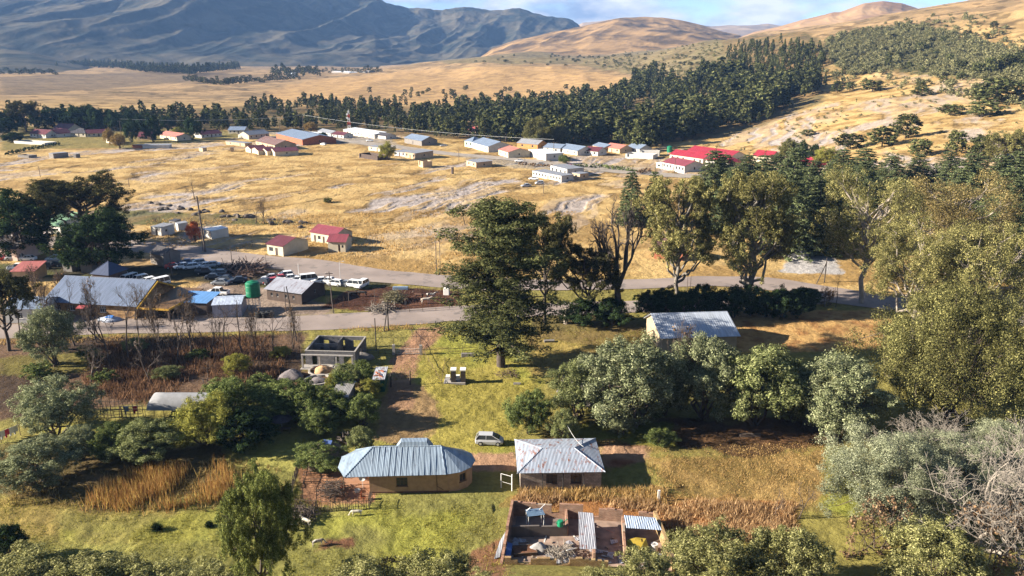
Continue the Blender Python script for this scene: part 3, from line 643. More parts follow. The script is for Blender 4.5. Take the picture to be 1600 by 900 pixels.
def t_bare(seed, H=9, W=7, depth=6, r0=.13, spread=.55, kids=3, leafy=0, gnarl=.12, stems=1):
    g = np.random.default_rng(seed); segs = []; tips = []
    def grow(p, d, L, r, k):
        m_ = 3; q = p
        for i in range(m_):
            d = unit(d + g.normal(size=3) * gnarl); nq = q + d * L / m_; ra = r * (1 - .3 * i / m_); segs.append((q, nq, ra, max(.009, r * (1 - .3 * (i + 1) / m_)))); q = nq
        if k == 0: tips.append(q); return
        for _ in range(kids if g.random() < .6 else 2):
            nd_ = unit(d + g.normal(size=3) * spread + np.array([0, 0, .12])); grow(q, nd_, L * (.62 + .22 * g.random()), max(.011, r * .62), k - 1)
    for s_ in range(stems):
        grow(np.array([g.normal() * .2 * (stems > 1), g.normal() * .2 * (stems > 1), -.3]), unit(np.array([g.normal() * .2 * (1 + (stems > 1)), g.normal() * .2 * (1 + (stems > 1)), 1.])), H * .30, r0, depth)
    A = np.array([s[1] for s in segs]); zmax = A[:, 2].max(); wmax = np.percentile(np.abs(A[:, :2]).max(1), 97) * 2
    f = np.array([W / wmax, W / wmax, H / zmax]); segs = [(a * f, b * f, r, q) for a, b, r, q in segs]; tips = [t_ * f for t_ in tips]
    cl = [(*t_, .35, .3) for t_ in tips[::max(1, int(len(tips) / max(1, leafy)))]] if leafy else None
    return segs, (leafcloud(cl, 14, .12, seed) if cl else None)

bark = mat('bark', tuple(gc(110, 92, 76)), .95, 2, .3); palebark = mat('pale_bark', (.26, .22, .18), .9, 1.2, .35); deadbark = mat('dead_bark', (.23, .20, .165), .95, 2, .25); darkbark = mat('dark_bark', (.07, .055, .045), .95, 2, .3)
LF = dict(
    wattle=leafmat('wattle_leaf', (.175, .195, .068), .45, .2, (.30, .30, .13), .10), grey=leafmat('greygreen_leaf', (.205, .225, .105), .42, .2, (.36, .36, .20), .08),
    dark=leafmat('dark_leaf', (.036, .060, .024), .5, .15, (.06, .085, .03), .15), pine=leafmat('pine_needle', (.086, .096, .036), .5, .12, (.155, .150, .055), .38),
    cedar=leafmat('cedar_needle', (.110, .135, .058), .5, .12, (.20, .215, .09), .15), gum=leafmat('gum_leaf', (.190, .178, .060), .6, .2, (.34, .29, .11), .12),
    silver=leafmat('silver_leaf', (.25, .265, .15), .4, .2, (.40, .40, .25), .06), gumgold=leafmat('gum_leaf_gold', (.205, .165, .060), .6, .2, (.36, .27, .11), .1), gumdark=leafmat('gum_leaf_dark', (.085, .082, .032), .5, .2, (.15, .13, .05), .1), olive=leafmat('olive_leaf', (.135, .130, .044), .65, .2, (.25, .225, .08), .08),
    yellow=leafmat('yellow_leaf', (.29, .28, .06), .4, .3, (.42, .38, .09), .1), green=leafmat('green_leaf', (.130, .165, .048), .5, .22, (.22, .24, .08), .1),
    red=leafmat('red_leaf', (.60, .15, .06), .4, .3, (.75, .26, .12)), gold=leafmat('gold_leaf', (.30, .20, .07), .4, .25, (.42, .29, .10)),
    brown=leafmat('brown_leaf', (.20, .125, .07), .45, .15, (.30, .19, .10), .1), fore=leafmat('foreground_leaf', (.22, .215, .072), .55, .22, (.38, .35, .15), .1))
PROTO = {}
for m_ in LF.values():
    for e_ in [n_ for n_ in m_.node_tree.nodes if n_.type == 'VALTORGB'][0].color_ramp.elements: e_.color = (e_.color[0] * .80, e_.color[1] * .82, e_.color[2] * .86, 1)
def proto(key, fn, leafkey, barkm, name, cat):
    segs, lv = fn(); tv, tf_ = tubes(segs, 6)
    PROTO[key] = [npmesh('trunk', tv, tf_, barkm, True), npmesh('crown', lv[0], lv[1], LF[leafkey]) if lv else None, name, cat,
                  (max(s[1][2] for s in segs) if not lv else float(np.percentile(lv[0][:, 2], 99.6))), (float(np.percentile(np.abs(lv[0][:, :2]).max(1), 97)) * 2 if lv else float(np.percentile([max(abs(s[1][0]), abs(s[1][1])) for s in segs], 97)) * 2)]
for i in range(3):
    proto('wattle%d' % i, lambda: t_wattle(100 + i), 'wattle', bark, 'wattle_tree', 'tree')
    proto('grey%d' % i, lambda: t_wattle(110 + i, leaf=.095), 'grey', bark, 'wattle_tree', 'tree')
    proto('green%d' % i, lambda: t_wattle(120 + i, per=380), 'green', bark, 'leafy_tree', 'tree')
    proto('dark%d' % i, lambda: t_wattle(130 + i, nc=85, per=300, leaf=.13), 'dark', darkbark, 'evergreen_tree', 'tree')
    proto('bush%d' % i, lambda: t_wattle(140 + i, H=3, W=3.4, nc=40, per=90, leaf=.11), 'green', bark, 'bush', 'bush')
    proto('fore%d' % i, lambda: t_wattle(150 + i, H=7, W=8, nc=90, per=420, leaf=.085), 'fore', bark, 'bush', 'bush')
    proto('gum%d' % i, lambda: t_gum(161 + i), 'gum', palebark, 'gum_tree', 'tree')
    proto('gumdark%d' % i, lambda: t_gum(171 + i, per=300, dens=1.0), 'gumdark', darkbark, 'gum_tree', 'tree')
    proto('cedar%d' % i, lambda: t_cedar(180 + i), 'cedar', darkbark, 'cedar_tree', 'tree')
    proto('bare%d' % i, lambda: t_bare(190 + i, 9, 6, 6, .16), 'brown', bark, 'bare_tree', 'tree')
    proto('pine%d' % i, lambda: t_pine(200 + i), 'pine', darkbark, 'pine_tree', 'tree')
    proto('round%d' % i, lambda: t_far(210 + i, 12, 9, 34, 40, .5, .1), 'pine', darkbark, 'pine_tree', 'tree')
    proto('yellow%d' % i, lambda: t_wattle(230 + i, per=300, leaf=.11), 'yellow', bark, 'autumn_tree', 'tree')
for i in range(5): proto('far%d' % i, lambda: t_far(220 + i, 14, 8 - i % 2 * 2, cone=(.2, .5, .8, .35, .6)[i]), 'pine', darkbark, 'pine_tree', 'tree')
proto('olive0', lambda: t_olive(240, 20, 26, nc=320, per=560, leaf=.115), 'olive', bark, 'oak_tree', 'tree'); proto('olive1', lambda: t_olive(241), 'olive', bark, 'leafy_tree', 'tree')
proto('greybig0', lambda: t_wattle(245, 9, 12, 190, 760, .06), 'silver', bark, 'wattle_tree', 'tree'); proto('greybig1', lambda: t_wattle(246, 9, 12, 190, 760, .06), 'silver', bark, 'wattle_tree', 'tree')
proto('gumslim0', lambda: t_gum(163, 24, 14, 24, 300, .125, 1.3, .13), 'gum', mat('grey_bark', (.17, .15, .125), .9, 1.2, .35), 'gum_tree', 'tree'); proto('gumslim1', lambda: t_gum(168, 25, 14, 24, 300, .125, 1.3, .11), 'gum', M['grey_bark'], 'gum_tree', 'tree')
proto('gumgold0', lambda: t_gum(176, 22, 24, 19, 300, .125, .8), 'gumgold', palebark, 'gum_tree', 'tree'); proto('gumgold1', lambda: t_gum(177, 27, 21, 20, 320, .12, .9), 'gum', palebark, 'gum_tree', 'tree'); proto('gumbig0', lambda: t_gum(178, 28, 24, 20, 320, .125, .9), 'gum', palebark, 'gum_tree', 'tree'); proto('gumbig1', lambda: t_gum(179, 26, 22, 16, 300, .125, .8), 'gum', palebark, 'gum_tree', 'tree')
proto('red0', lambda: t_wattle(250, per=200, leaf=.12), 'red', bark, 'autumn_tree', 'tree'); proto('gold0', lambda: t_wattle(251, per=200, leaf=.13), 'gold', bark, 'autumn_tree', 'tree')
proto('scrubby0', lambda: t_bare(260, 6, 7, 5, .09, .6, 3, 120, .12, 3), 'brown', bark, 'shrub', 'bush'); proto('scrubby1', lambda: t_bare(261, 6, 7, 5, .09, .6, 3, 90, .12, 3), 'brown', bark, 'shrub', 'bush')
proto('dead0', lambda: t_bare(270, 18, 15, 7, .75, .5, 3, 0, .10), 'brown', darkbark, 'dead_tree', 'tree')
proto('dead1', lambda: t_bare(271, 10, 14, 7, .15, .55, 3, 0, .14, 3), 'brown', deadbark, 'dead_tree', 'tree'); proto('dead2', lambda: t_bare(272, 9, 13, 7, .13, .55, 3, 0, .16, 3), 'brown', deadbark, 'dead_tree', 'tree')
proto('thicket0', lambda: t_bare(280, 8, 6, 6, .12, .5, 3, 16, .14, 3), 'brown', bark, 'bare_tree', 'tree')

def plant(key, loc, w, h, rz=None, label=None, group=None, name=None, parts=True, lean=0):
    T = PROTO[key]; o = thing(name or T[2], label, T[3], loc, rnd.random() * 6.28 if rz is None else rz, group)
    sx = w / T[5]; sz = h / T[4]; o.scale = (sx, sx, sz)
    if lean: o.rotation_euler[1] = lean
    link('trunk' if T[1] or 'dead' in key or 'bare' in key else 'trunk', T[0], o)
    if T[1]: link('crown', T[1], o)
    return o
def tree(key, px, py, wpx, hpx, label, group=None, name=None, rz=None, sink=0):
    p = at(px, py); s = scl(p); dep = math.atan2(CAMH - p.z, math.hypot(p.x, p.y))
    w = wpx / s; h = hpx / s / math.cos(dep) - w * .5 * math.tan(dep) * .55     # the crown's near rim hangs below its foot in the sight line
    h = max(h, .45 * w); p.z -= .15
    return plant(key, p, w, h, rz, label, group, name)

# --- near trees and bushes, one by one: (kind, foot x, y, width, height, label, group, name)
TREES = [
 ('grey0', 90, 678, 112, 88, 'round grey-green wattle tree standing alone on the left above the clothes line'),
 ('grey1', 62, 752, 105, 72, 'broad grey-green bush at the far left end of the curved tree row'),
 ('grey2', 128, 716, 62, 56, 'second small tree from the left in the curved row below the green strip'),
 ('green0', 180, 712, 58, 54, 'third small dark green tree in the curved row, left of the yellow tree'),
 ('wattle0', 234, 712, 88, 62, 'widest small tree of the curved row, just left of the yellow tree'),
 ('yellow0', 322, 694, 100, 86, 'yellow-green tree in front of the left end of the dark green tree block'),
 ('green1', 362, 662, 90, 76, 'left tree of the dense green tree block below the brown weeds'),
 ('green2', 418, 648, 96, 60, 'second tree of the dense green tree block, behind the dark parasol'),
 ('green0', 470, 650, 88, 62, 'third tree of the dense green tree block, behind the standing person'),
 ('green1', 512, 655, 66, 54, 'right end tree of the dense green tree block beside the grey shed'),
 ('dark0', 385, 698, 88, 66, 'dark shaded tree right of the yellow-green tree by the dark yard'),
 ('green2', 503, 676, 58, 46, 'small bushy tree above the dome-shaped thatched hut'),
 ('green0', 568, 662, 54, 50, 'round green bush below the green container, left edge of the track', None, 'bush'),
 ('wattle1', 565, 704, 36, 42, 'small upright pale green bush just above the round house roof', None, 'bush'),
 ('green1', 567, 590, 38, 30, 'small dark round bush right of the unfinished grey house', None, 'bush'),
 ('wattle2', 541, 590, 42, 26, 'pale low bush in front of the unfinished grey house', None, 'bush'),
 ('green2', 536, 618, 36, 40, 'green bush left of the green container by the grey shed', None, 'bush'),
 ('yellow1', 521, 618, 22, 36, 'small yellow-leaved bush beside the gravel heap', None, 'bush'),
 ('yellow2', 577, 622, 40, 34, 'yellow-green bush in front of the green container', None, 'bush'),
 ('green0', 501, 726, 76, 40, 'broad low green bush directly below the thatched dome hut', None, 'bush'),
 ('grey1', 84, 570, 74, 90, 'pale green feathery tree at the roadside, left of the bare thicket'),
 ('gumdark0', 14, 548, 86, 130, 'dark half-bare tree leaning over the road at the left edge'),
 ('dark1', 28, 402, 118, 112, 'big dark evergreen at the left edge behind the parked cars'),
 ('gumdark1', 66, 372, 70, 76, 'dark tree beside the green roofed house at the left'),
 ('gumdark2', 130, 384, 150, 116, 'tall spreading gum with pale upper branches behind the dark cedar'),
 ('dark2', 168, 426, 120, 106, 'broad black-green cedar shading the left end of the car yard', None, 'cedar_tree'),
 ('dark0', 122, 422, 50, 62, 'dark narrow evergreen left of the broad black-green cedar'),
 ('gumdark0', 852, 505, 84, 172, 'dark gum with a forked bare limb behind the tall lone pine'),
 ('gumdark1', 918, 504, 112, 128, 'dark gum between the tall lone pine and the leafless tree'),
 ('dark1', 915, 508, 76, 50, 'dark low bush under the dark gum beside the leafless tree', None, 'bush'),
 ('dark2', 955, 508, 60, 50, 'dark bush around the foot of the leafless tree', None, 'bush'),
 ('gumslim0', 1053, 478, 116, 203, 'tall gum with olive-gold crown left of the white-roofed shed', None),
 ('gumslim1', 1166, 482, 124, 212, 'tallest gum with a bare pale trunk, standing in the dark hedge'),
 ('gumbig1', 1345, 474, 162, 214, 'spreading gum with white limbs right of the cedar grove'),
 ('gumgold0', 1478, 430, 200, 164, 'golden-brown topped gum at the right behind the spreading gums'),
 ('gumgold1', 1420, 560, 160, 218, 'left one of the big olive gums beside the brown field'),
 ('gumbig0', 1510, 570, 184, 232, 'big olive gum with a bent white branch at the right'),
 ('olive0', 1478, 668, 240, 236, 'huge round olive-brown tree at the right side of the brown field'),
 ('wattle0', 900, 652, 84, 92, 'leftmost wattle tree of the big grey-green row, thin stems showing'),
 ('grey0', 985, 662, 140, 136, 'tall pale wattle tree of the big row, left of the leafless shrub'),
 ('wattle1', 1036, 646, 76, 84, 'smaller wattle in the big row in front of the leafless shrub'),
 ('grey1', 1098, 652, 104, 126, 'pale wattle in the big row right in front of the white-roofed shed'),
 ('wattle2', 1180, 662, 136, 126, 'broad wattle in the middle right part of the big row'),
 ('wattle0', 1238, 656, 66, 84, 'narrow dark wattle between the two right wattles of the big row'),
 ('grey2', 1303, 684, 134, 134, 'right end wattle of the big row beside the round olive-brown tree'),
 ('green1', 828, 674, 66, 66, 'round green bush beside the silver car and the block house', None, 'bush'),
 ('wattle1', 881, 688, 40, 52, 'small slim tree behind the block house roof'),
 ('grey0', 968, 676, 42, 36, 'little grey-green bush on the green patch behind the block house', None, 'bush'),
 ('green2', 1032, 690, 44, 22, 'low bright bush in front of the big wattle row', None, 'bush'),
 ('scrubby0', 1290, 480, 34, 36, 'small dark bush under the spreading gum by the road bend'),
 ('dark2', 1262, 472, 50, 26, 'last low bush at the right end of the dark hedge', None, 'bush'),
 ('thicket0', 1062, 640, 92, 138, 'leafless brown tree standing up through the big wattle row'),
 ('dead0', 968, 506, 130, 208, 'tall leafless dark tree beside the road right of the lone pine'),
 ('fore0', 1110, 915, 160, 110, 'yellow-green foreground bush right of the brick ruin'),
 ('fore1', 1005, 935, 110, 84, 'foreground bush covering the lower right corner of the brick ruin'),
 ('fore2', 1225, 930, 130, 120, 'dark-sided green foreground bush below the small bare sapling'),
 ('greybig0', 1390, 815, 200, 150, 'broad silvery-green bush right of the bright green patch', None, 'bush'),
 ('greybig1', 1480, 780, 190, 120, 'silvery-green bush below the round olive-brown tree', None, 'bush'),
 ('greybig0', 1560, 760, 160, 110, 'silvery-green bush at the right edge behind the bleached branches', None, 'bush'),
 ('scrubby0', 1372, 860, 120, 100, 'brownish half-bare shrub in front of the silvery bushes'),
 ('fore0', 1462, 935, 160, 130, 'golden-green foreground bush at the lower right'),
 ('scrubby1', 1550, 900, 150, 130, 'reddish-brown twiggy shrub in the lower right corner'),
 ('dead1', 1530, 850, 300, 240, 'large bleached dead tree with long pale branches at the right edge'),
 ('dead2', 1600, 890, 260, 210, 'bleached dead branches in the lower right corner'),
 ('dead2', 1420, 790, 150, 90, 'fallen-looking bleached branches over the silvery bushes'),
 ('dead2', 1490, 760, 220, 130, 'bleached spreading branches just left of the large dead tree'),
 ('dead1', 1600, 680, 150, 110, 'bleached branch tips at the right edge under the olive-brown tree'),
 ('bare1', 1247, 810, 46, 66, 'small pale bare sapling in the dry grass right of the ruin'),
 ('bare2', 1212, 806, 34, 50, 'thin grey bare sapling left of the pale bare sapling'),
 ('fore1', 30, 945, 170, 84, 'foreground bush in the lower left corner'),
 ('fore2', 130, 955, 180, 74, 'low foreground bush second from the lower left corner'),
 ('fore0', 240, 955, 170, 70, 'low foreground bush left of the foreground gum'),
 ('fore1', 330, 960, 140, 84, 'foreground bush touching the foreground gum on its left'),
 ('fore2', 560, 960, 150, 84, 'foreground bush right of the foreground gum'),
 ('scrubby1', 600, 935, 110, 76, 'twiggy foreground shrub below the goats'),
 ('fore0', 665, 945, 140, 92, 'foreground bush in the bottom middle'),
 ('fore1', 745, 955, 110, 60, 'foreground bush below the ruin corner'),
 ('fore2', 872, 985, 120, 44, 'low foreground bush below the brick front wall'),
 ('fore0', 945, 955, 100, 76, 'foreground bush below the dark room of the ruin'),
 ('dark0', 14, 880, 60, 70, 'dark bush at the left edge below the dry meadow', None, 'bush'),
 ('gold0', 308, 300, 2, 2, None),
]
TREES.pop()
for e in TREES:
    k_ = 1.14 if e[0][:-1] in ('wattle', 'grey', 'green') else 1.0
    tree(e[0], e[1], e[2] + (2 if k_ > 1 else 0), e[3] * k_, e[4] * (1 + (k_ - 1) * .6), *e[5:])
tree('pine0', 783, 572, 184, 262, 'tall lone dark pine beside the dirt track', None)
g0 = tree('gumdark2', 418, 955, 100, 205, 'dense green gum with a pale trunk in the left foreground', None, 'gum_tree')
for c in g0.children:
    if c.name.startswith('crown'):
        c.data = c.data.copy(); lv = t_gum(299, 22, 17, 20, 520, .13, 2.4)[1]; c.data = npmesh('crown', lv[0], lv[1], leafmat('fresh_gum_leaf', (.105, .125, .036), .55, .2, (.19, .20, .06)))
# dark hedge
for k, (x, y, w_, h_) in enumerate(((165, 598, 40, 22), (260, 590, 44, 20), (372, 582, 46, 34), (405, 600, 40, 20), (310, 560, 36, 18), (210, 545, 40, 20), (440, 556, 34, 18), (140, 560, 40, 24), (60, 590, 50, 22))):
    tree(('bush0', 'wattle1', 'yellow1', 'bush2')[k % 4], x, y, w_, h_, 'low green or yellowish bush growing among the brown roadside weeds', 'bushes among the brown weeds', 'bush')
for i, x in enumerate((1016, 1040, 1066, 1092, 1118, 1145, 1172, 1198, 1222, 1246)):
    tree('dark%d' % (i % 3), x, 492 + (i % 3) * 2, 52, 44 + (i * 7) % 12, 'black-green hedge bush behind the white-roofed shed', 'bushes of the dark hedge', 'hedge_bush')
# cedar grove
CED = []
for row, xs, h in ((300, (1130, 1170, 1205, 1240, 1275, 1312, 1350, 1392, 1432, 1470, 1520, 1560, 1595), 62), (330, (1120, 1150, 1190, 1228, 1262, 1300, 1340, 1500, 1545, 1585), 84), (362, (1140, 1215, 1250, 1285, 1322, 1550, 1590), 100), (394, (1232, 1268, 1300, 1570), 118)):
    for x in xs:
        j = rnd.random(); CED.append(tree('cedar%d' % rnd.randrange(3), x + rnd.uniform(-9, 9), row + rnd.uniform(-7, 7), 56 + h * .16 + 12 * j, h * (.85 + .3 * j), 'dark layered cedar standing close among others in the grove', 'cedars of the grove right of the golden field'))
tree('cedar0', 985, 352, 46, 88, 'tall narrow conifer behind the leafless tree, left of its twin'); tree('cedar1', 1020, 352, 44, 84, 'conifer right behind the leafless tree, right one of the pair')
tree('cedar2', 1585, 440, 80, 120, 'cedar at the right edge behind the big olive gum')
tree('cedar1', 1592, 400, 70, 90, 'cedar at the right edge above the dark gap')
# right slope
for k, (key, x, y, w_, h_, lb) in enumerate([
 ('round0', 1328, 233, 40, 26, 'low spreading pine on the golden slope above the yellow tree'), ('round1', 1378, 229, 46, 32, 'left one of two neighbouring pines on the golden slope'),
 ('round2', 1415, 216, 40, 38, 'right, taller one of two neighbouring pines on the golden slope'), ('olive1', 1231, 250, 34, 34, 'round olive tree left of the yellow tree by the red roofs'),
 ('dark1', 1253, 248, 22, 30, 'dark tree between the round olive tree and the yellow tree'), ('dark2', 1272, 250, 18, 26, 'small dark tree left of the yellow tree'),
 ('yellow0', 1292, 262, 44, 34, 'bright yellow-green tree beside the right red roof'), ('round0', 1436, 244, 36, 28, 'pine at the left of the right-hand pine clump'), ('round1', 1494, 240, 30, 36, 'pine at the top of the right-hand pine clump'),
 ('gum1', 1558, 268, 60, 62, 'gum with open crown at the right side above the cedars'), ('gum2', 1590, 262, 50, 60, 'gum at the right edge above the cedars'), ('round2', 1530, 250, 40, 40, 'pine between the pine clump and the gum at the right'),
 ('round2', 1262, 212, 22, 6, 'flat bush on the golden slope above the school'), ('round0', 1555, 162, 60, 40, 'large pine clump at the right end of the golden slope'), ('round1', 1596, 154, 24, 28, 'pale green pine at the right edge of the golden slope'),
 ('round2', 1530, 160, 30, 24, 'pine at the left of the large slope clump'), ('round1', 1535, 182, 54, 22, 'low pine thicket below the large slope clump'), ('round0', 1487, 180, 36, 18, 'bush thicket on the golden slope left of the pine thicket'),
 ('round1', 1308, 146, 18, 20, 'single round pine at the left edge of the golden slope'), ('round0', 1327, 142, 14, 14, 'small pine next to the single round pine'), ('round2', 1363, 143, 40, 16, 'low pine group on the upper golden slope'),
 ('round1', 1438, 137, 16, 10, 'small bush on the upper golden slope'), ('round2', 1474, 131, 13, 12, 'small pine at the upper rim of the golden slope'), ('round0', 1500, 126, 15, 14, 'small pine right of the upper rim pine'),
 ('round1', 1440, 150, 32, 10, 'flat bush thicket on the upper golden slope')]):
    tree(key, x, y, w_, h_, lb)
for x, y, w_, h_ in ((1552, 45, 12, 12), (1511, 60, 14, 13), (1543, 62, 8, 10), (1438, 80, 20, 14), (1387, 106, 10, 24), (1404, 92, 10, 12), (1484, 98, 14, 14), (1350, 110, 10, 10), (1318, 116, 10, 10), (1441, 114, 8, 10), (1500, 112, 20, 18), (1525, 118, 18, 20), (1545, 116, 22, 26), (1570, 112, 26, 28), (1592, 110, 26, 30), (1420, 107, 9, 11), (1475, 66, 12, 10), (1462, 88, 10, 10), (1330, 60, 8, 8)):
    tree('round%d' % rnd.randrange(3), x, y, w_, h_, 'small pine dotted over the bushy upper slope at the right', 'pines dotted over the upper right slope')
# village trees
for k, (x, y, w_, h_) in enumerate(((4, 214, 34, 30), (26, 205, 30, 34), (56, 200, 26, 30), (84, 198, 34, 30), (116, 200, 30, 36), (150, 203, 30, 36), (182, 205, 26, 32), (222, 207, 28, 30), (262, 205, 24, 24), (20, 222, 30, 16), (205, 206, 24, 36))):
    tree('dark%d' % (k % 3), x, y, w_, h_, 'dark tree in the shelter belt behind the maroon-roofed village houses', 'dark trees sheltering the left end of the village', 'evergreen_tree')
for e in [('gold0', 172, 226, 16, 26, 'tan autumn tree left of the yellow-brown one in front of the maroon roofs'), ('gold0', 187, 232, 26, 24, 'pale yellow-brown autumn tree in the village at the left'), ('dark0', 206, 222, 22, 36, 'dark tree behind the pale autumn trees'),
 ('dark1', 240, 222, 30, 44, 'tall dark tree between the village houses at the left'), ('dark2', 300, 218, 30, 34, 'dark round tree beside the salmon roof'), ('yellow1', 277, 210, 14, 12, 'small yellow bush beside the salmon roof'),
 ('gumdark0', 42, 206, 44, 48, 'tall gum at the left end of the village'), ('dark0', 12, 208, 30, 34, 'dark tree left of the tall village gum'), ('dark1', 70, 200, 24, 26, 'dark tree right of the tall village gum'),
 ('dark2', 135, 200, 50, 36, 'broad dark tree behind the maroon-roofed houses'), ('dark0', 165, 202, 40, 32, 'dark tree right of the broad one behind the houses'), ('dark1', 100, 198, 30, 28, 'dark pine left of the broad dark village tree'),
 ('gold0', 486, 206, 24, 16, 'orange autumn tree left of the radio mast'), ('yellow0', 606, 250, 26, 30, 'round pale green tree beside the tan houses'), ('olive1', 840, 228, 44, 46, 'big olive tree behind the orange-brown house'),
 ('olive0', 874, 226, 26, 32, 'olive tree right of the big one behind the orange-brown house'), ('dark1', 505, 215, 10, 9, 'small dark bush beside the long shop'), ('green0', 881, 255, 20, 14, 'green bush beside the white houses'),
 ('red0', 305, 378, 24, 34, 'red autumn tree between the two white huts'), ('round2', 512, 316, 15, 8, 'low dark bush in the middle of the golden field'), ('gold0', 950, 213, 22, 14, 'pale willow at the edge of the pine woods')]: tree(*e)
for e in [('bare0', 303, 312, 34, 40, 'bare tree on the golden field right of the left cedar'), ('bare1', 399, 350, 34, 40, 'left one of two bare trees above the gully'), ('thicket0', 413, 350, 30, 42, 'right, twiggier one of two bare trees above the gully'),
 ('bare2', 254, 354, 30, 20, 'low bare tree above the white hut'), ('bare0', 1305, 480, 26, 60, 'brown thin tree by the road bend'), ('bare2', 470, 560, 20, 60, 'bare sapling left of the unfinished grey house')]: tree(*e)
BT = [(30, 520, 40, 90), (72, 516, 44, 70), (118, 540, 50, 95), (150, 535, 50, 90), (172, 570, 60, 110), (200, 560, 60, 105), (226, 575, 56, 110), (252, 560, 54, 90), (276, 570, 56, 100), (300, 562, 52, 100), (330, 560, 44, 70), (352, 556, 46, 80), (380, 556, 50, 88), (402, 560, 46, 70), (430, 558, 44, 70), (458, 545, 36, 62), (140, 600, 60, 60), (240, 600, 60, 50), (330, 602, 60, 44), (55, 468, 50, 50), (20, 470, 60, 60), (100, 470, 46, 46), (210, 500, 44, 56), (232, 505, 40, 60)]
for i, (x, y, w_, h_) in enumerate(BT):
    tree(('bare0', 'thicket0', 'bare1', 'thicket0', 'bare2', 'bare1')[i % 6], x, y, w_ * 1.1, h_ * 1.15, 'leafless brown tree in the thicket along the near road at the left', 'leafless trees along the near road', 'bare_tree')
# forest belt
def inpx(x, y, P):
    c = False; n_ = len(P)
    for i in range(n_):
        x0, y0 = P[i]; x1, y1 = P[(i + 1) % n_]
        if (y0 > y) != (y1 > y) and x < (x1 - x0) * (y - y0) / (y1 - y0) + x0: c = not c
    return c
BELT = [(70, 196), (200, 200), (300, 205), (400, 207), (480, 203), (560, 203), (700, 217), (800, 225), (900, 228), (960, 222), (1000, 238), (1060, 224), (1130, 204), (1200, 192), (1215, 172), (1292, 158), (1288, 138), (1200, 132), (1120, 110), (1060, 122), (1000, 116), (962, 150), (900, 158), (800, 167), (700, 168), (600, 165), (500, 162), (410, 166), (380, 170), (300, 175), (180, 182), (80, 190)]
PLAN = [(1132, 82), (1165, 72), (1220, 70), (1282, 76), (1286, 100), (1290, 140), (1200, 150), (1140, 120)]
fp = []
def scatter(P, n_, mind=2.2):
    xs = [p[0] for p in P]; ys = [p[1] for p in P]; out = []
    while len(out) < n_:
        x, y = rnd.uniform(min(xs), max(xs)), rnd.uniform(min(ys), max(ys))
        if inpx(x, y, P): out.append((x, y))
    return out
HOLES = [(735, 205, 14), (812, 196, 12), (938, 196, 10), (420, 188, 14), (360, 192, 10), (1150, 200, 6), (1065, 165, 4)]
for x, y in scatter(BELT, 2700):
    if any((x - a) ** 2 + ((y - b) * 1.5) ** 2 < r_ * r_ for a, b, r_ in HOLES): continue
    if x < 560 and y < 190 and fbm(np.array([x]), np.array([y * 3]), 40, 3, 4)[0] < .44: continue
    if fbm(np.array([x]), np.array([y * 3.2]), 46, 3, 14)[0] < (.41 if y < 176 else .34) and y < 205: continue
    fp.append((x, y, 'belt'))
for x, y in scatter(PLAN, 420): fp.append((x, y, 'plan'))
for x, y in [(rnd.uniform(-80, 80), rnd.uniform(185, 205)) for _ in range(26)]: fp.append((x, y, 'belt'))
items = []
for x, y, kd in fp:
    p = at(x, y); r = math.hypot(p.x, p.y); h = ((11.5 + 5 * min(1, max(0, (x - 650) / 250))) if kd == 'belt' else 11) * (.42 + .85 * rnd.random() ** 1.4); items.append((h / r, x, y, p, h, kd))
items.sort(key=lambda e: -e[0])
GRP = {'belt': ('dark round-topped pine in the woods behind the village', 'pines of the woods behind the village'), 'plan': ('dark pointed conifer in the steep plantation below the right ridge', 'conifers of the steep plantation')}
rest = []
for k, (q, x, y, p, h, kd) in enumerate(items):
    key = 'far%d' % ((rnd.choice((0, 3, 3, 4, 1)) if x > 700 else rnd.randrange(5)) if kd == 'belt' else 2); w_ = h * rnd.uniform(.45, .7) * (.8 if kd == 'plan' else 1)
    if k < 235: plant(key, p, w_, h, None, *GRP[kd])
    else: rest.append((key, p, w_, h))
LOW = [t_far(300 + i, 14, 8, 20, 16, .85, (.2, .5, .8, .35, .6)[i])[1] for i in range(5)]
def mass(name, lst, m_, label, lows=None, H=14, W=8):
    lows = lows or LOW
    Vs = []; Fs = []; b = 0
    for key, p, w_, h in lst:
        v_, f_ = lows[int(key[-1]) % len(lows)]; a = rnd.random() * 6.28; c, s = math.cos(a), math.sin(a); x = v_[:, 0] * w_ / W; y = v_[:, 1] * w_ / W
        Vs.append(np.stack([x * c - y * s + p.x, x * s + y * c + p.y, v_[:, 2] * h / H + p.z], -1)); Fs.append(f_ + b); b += len(v_)
    return tag(link(name, npmesh(name, np.concatenate(Vs), np.concatenate(Fs), m_)), label, 'trees', None, 'stuff')
mass('pine_woods', rest, LF['pine'], 'deep mass of dark pines behind the village and up the right ridge')
# far windbreaks and bush patches
fw = []
for x in np.arange(88, 374, 2.3):
    yb = np.interp(x, [88, 130, 190, 230, 300, 374], [109, 106, 108, 114, 117, 109]); 
    for k in range(2): p = at(x + rnd.uniform(-1, 1), yb - k * 2 + rnd.uniform(-1, 1)); fw.append(('far2', p, 9, rnd.uniform(15, 24)))
for x in np.arange(426, 500, 3.0): p = at(x, rnd.uniform(114, 123)); fw.append(('far1', p, 12, rnd.uniform(12, 24)))
for x in list(np.arange(288, 470, 4)): p = at(x, np.interp(x, [288, 340, 470], [126, 134, 124]) + rnd.uniform(-1.5, 1.5)); fw.append(('far0', p, rnd.uniform(6, 13), rnd.uniform(6, 14)))
for x in np.arange(500, 600, 5): p = at(x, rnd.uniform(112, 115)); fw.append(('far0', p, 9, rnd.uniform(6, 14)))
for x in np.arange(0, 90, 4): p = at(x, rnd.uniform(112, 118)); fw.append(('far0', p, 11, rnd.uniform(6, 12)))
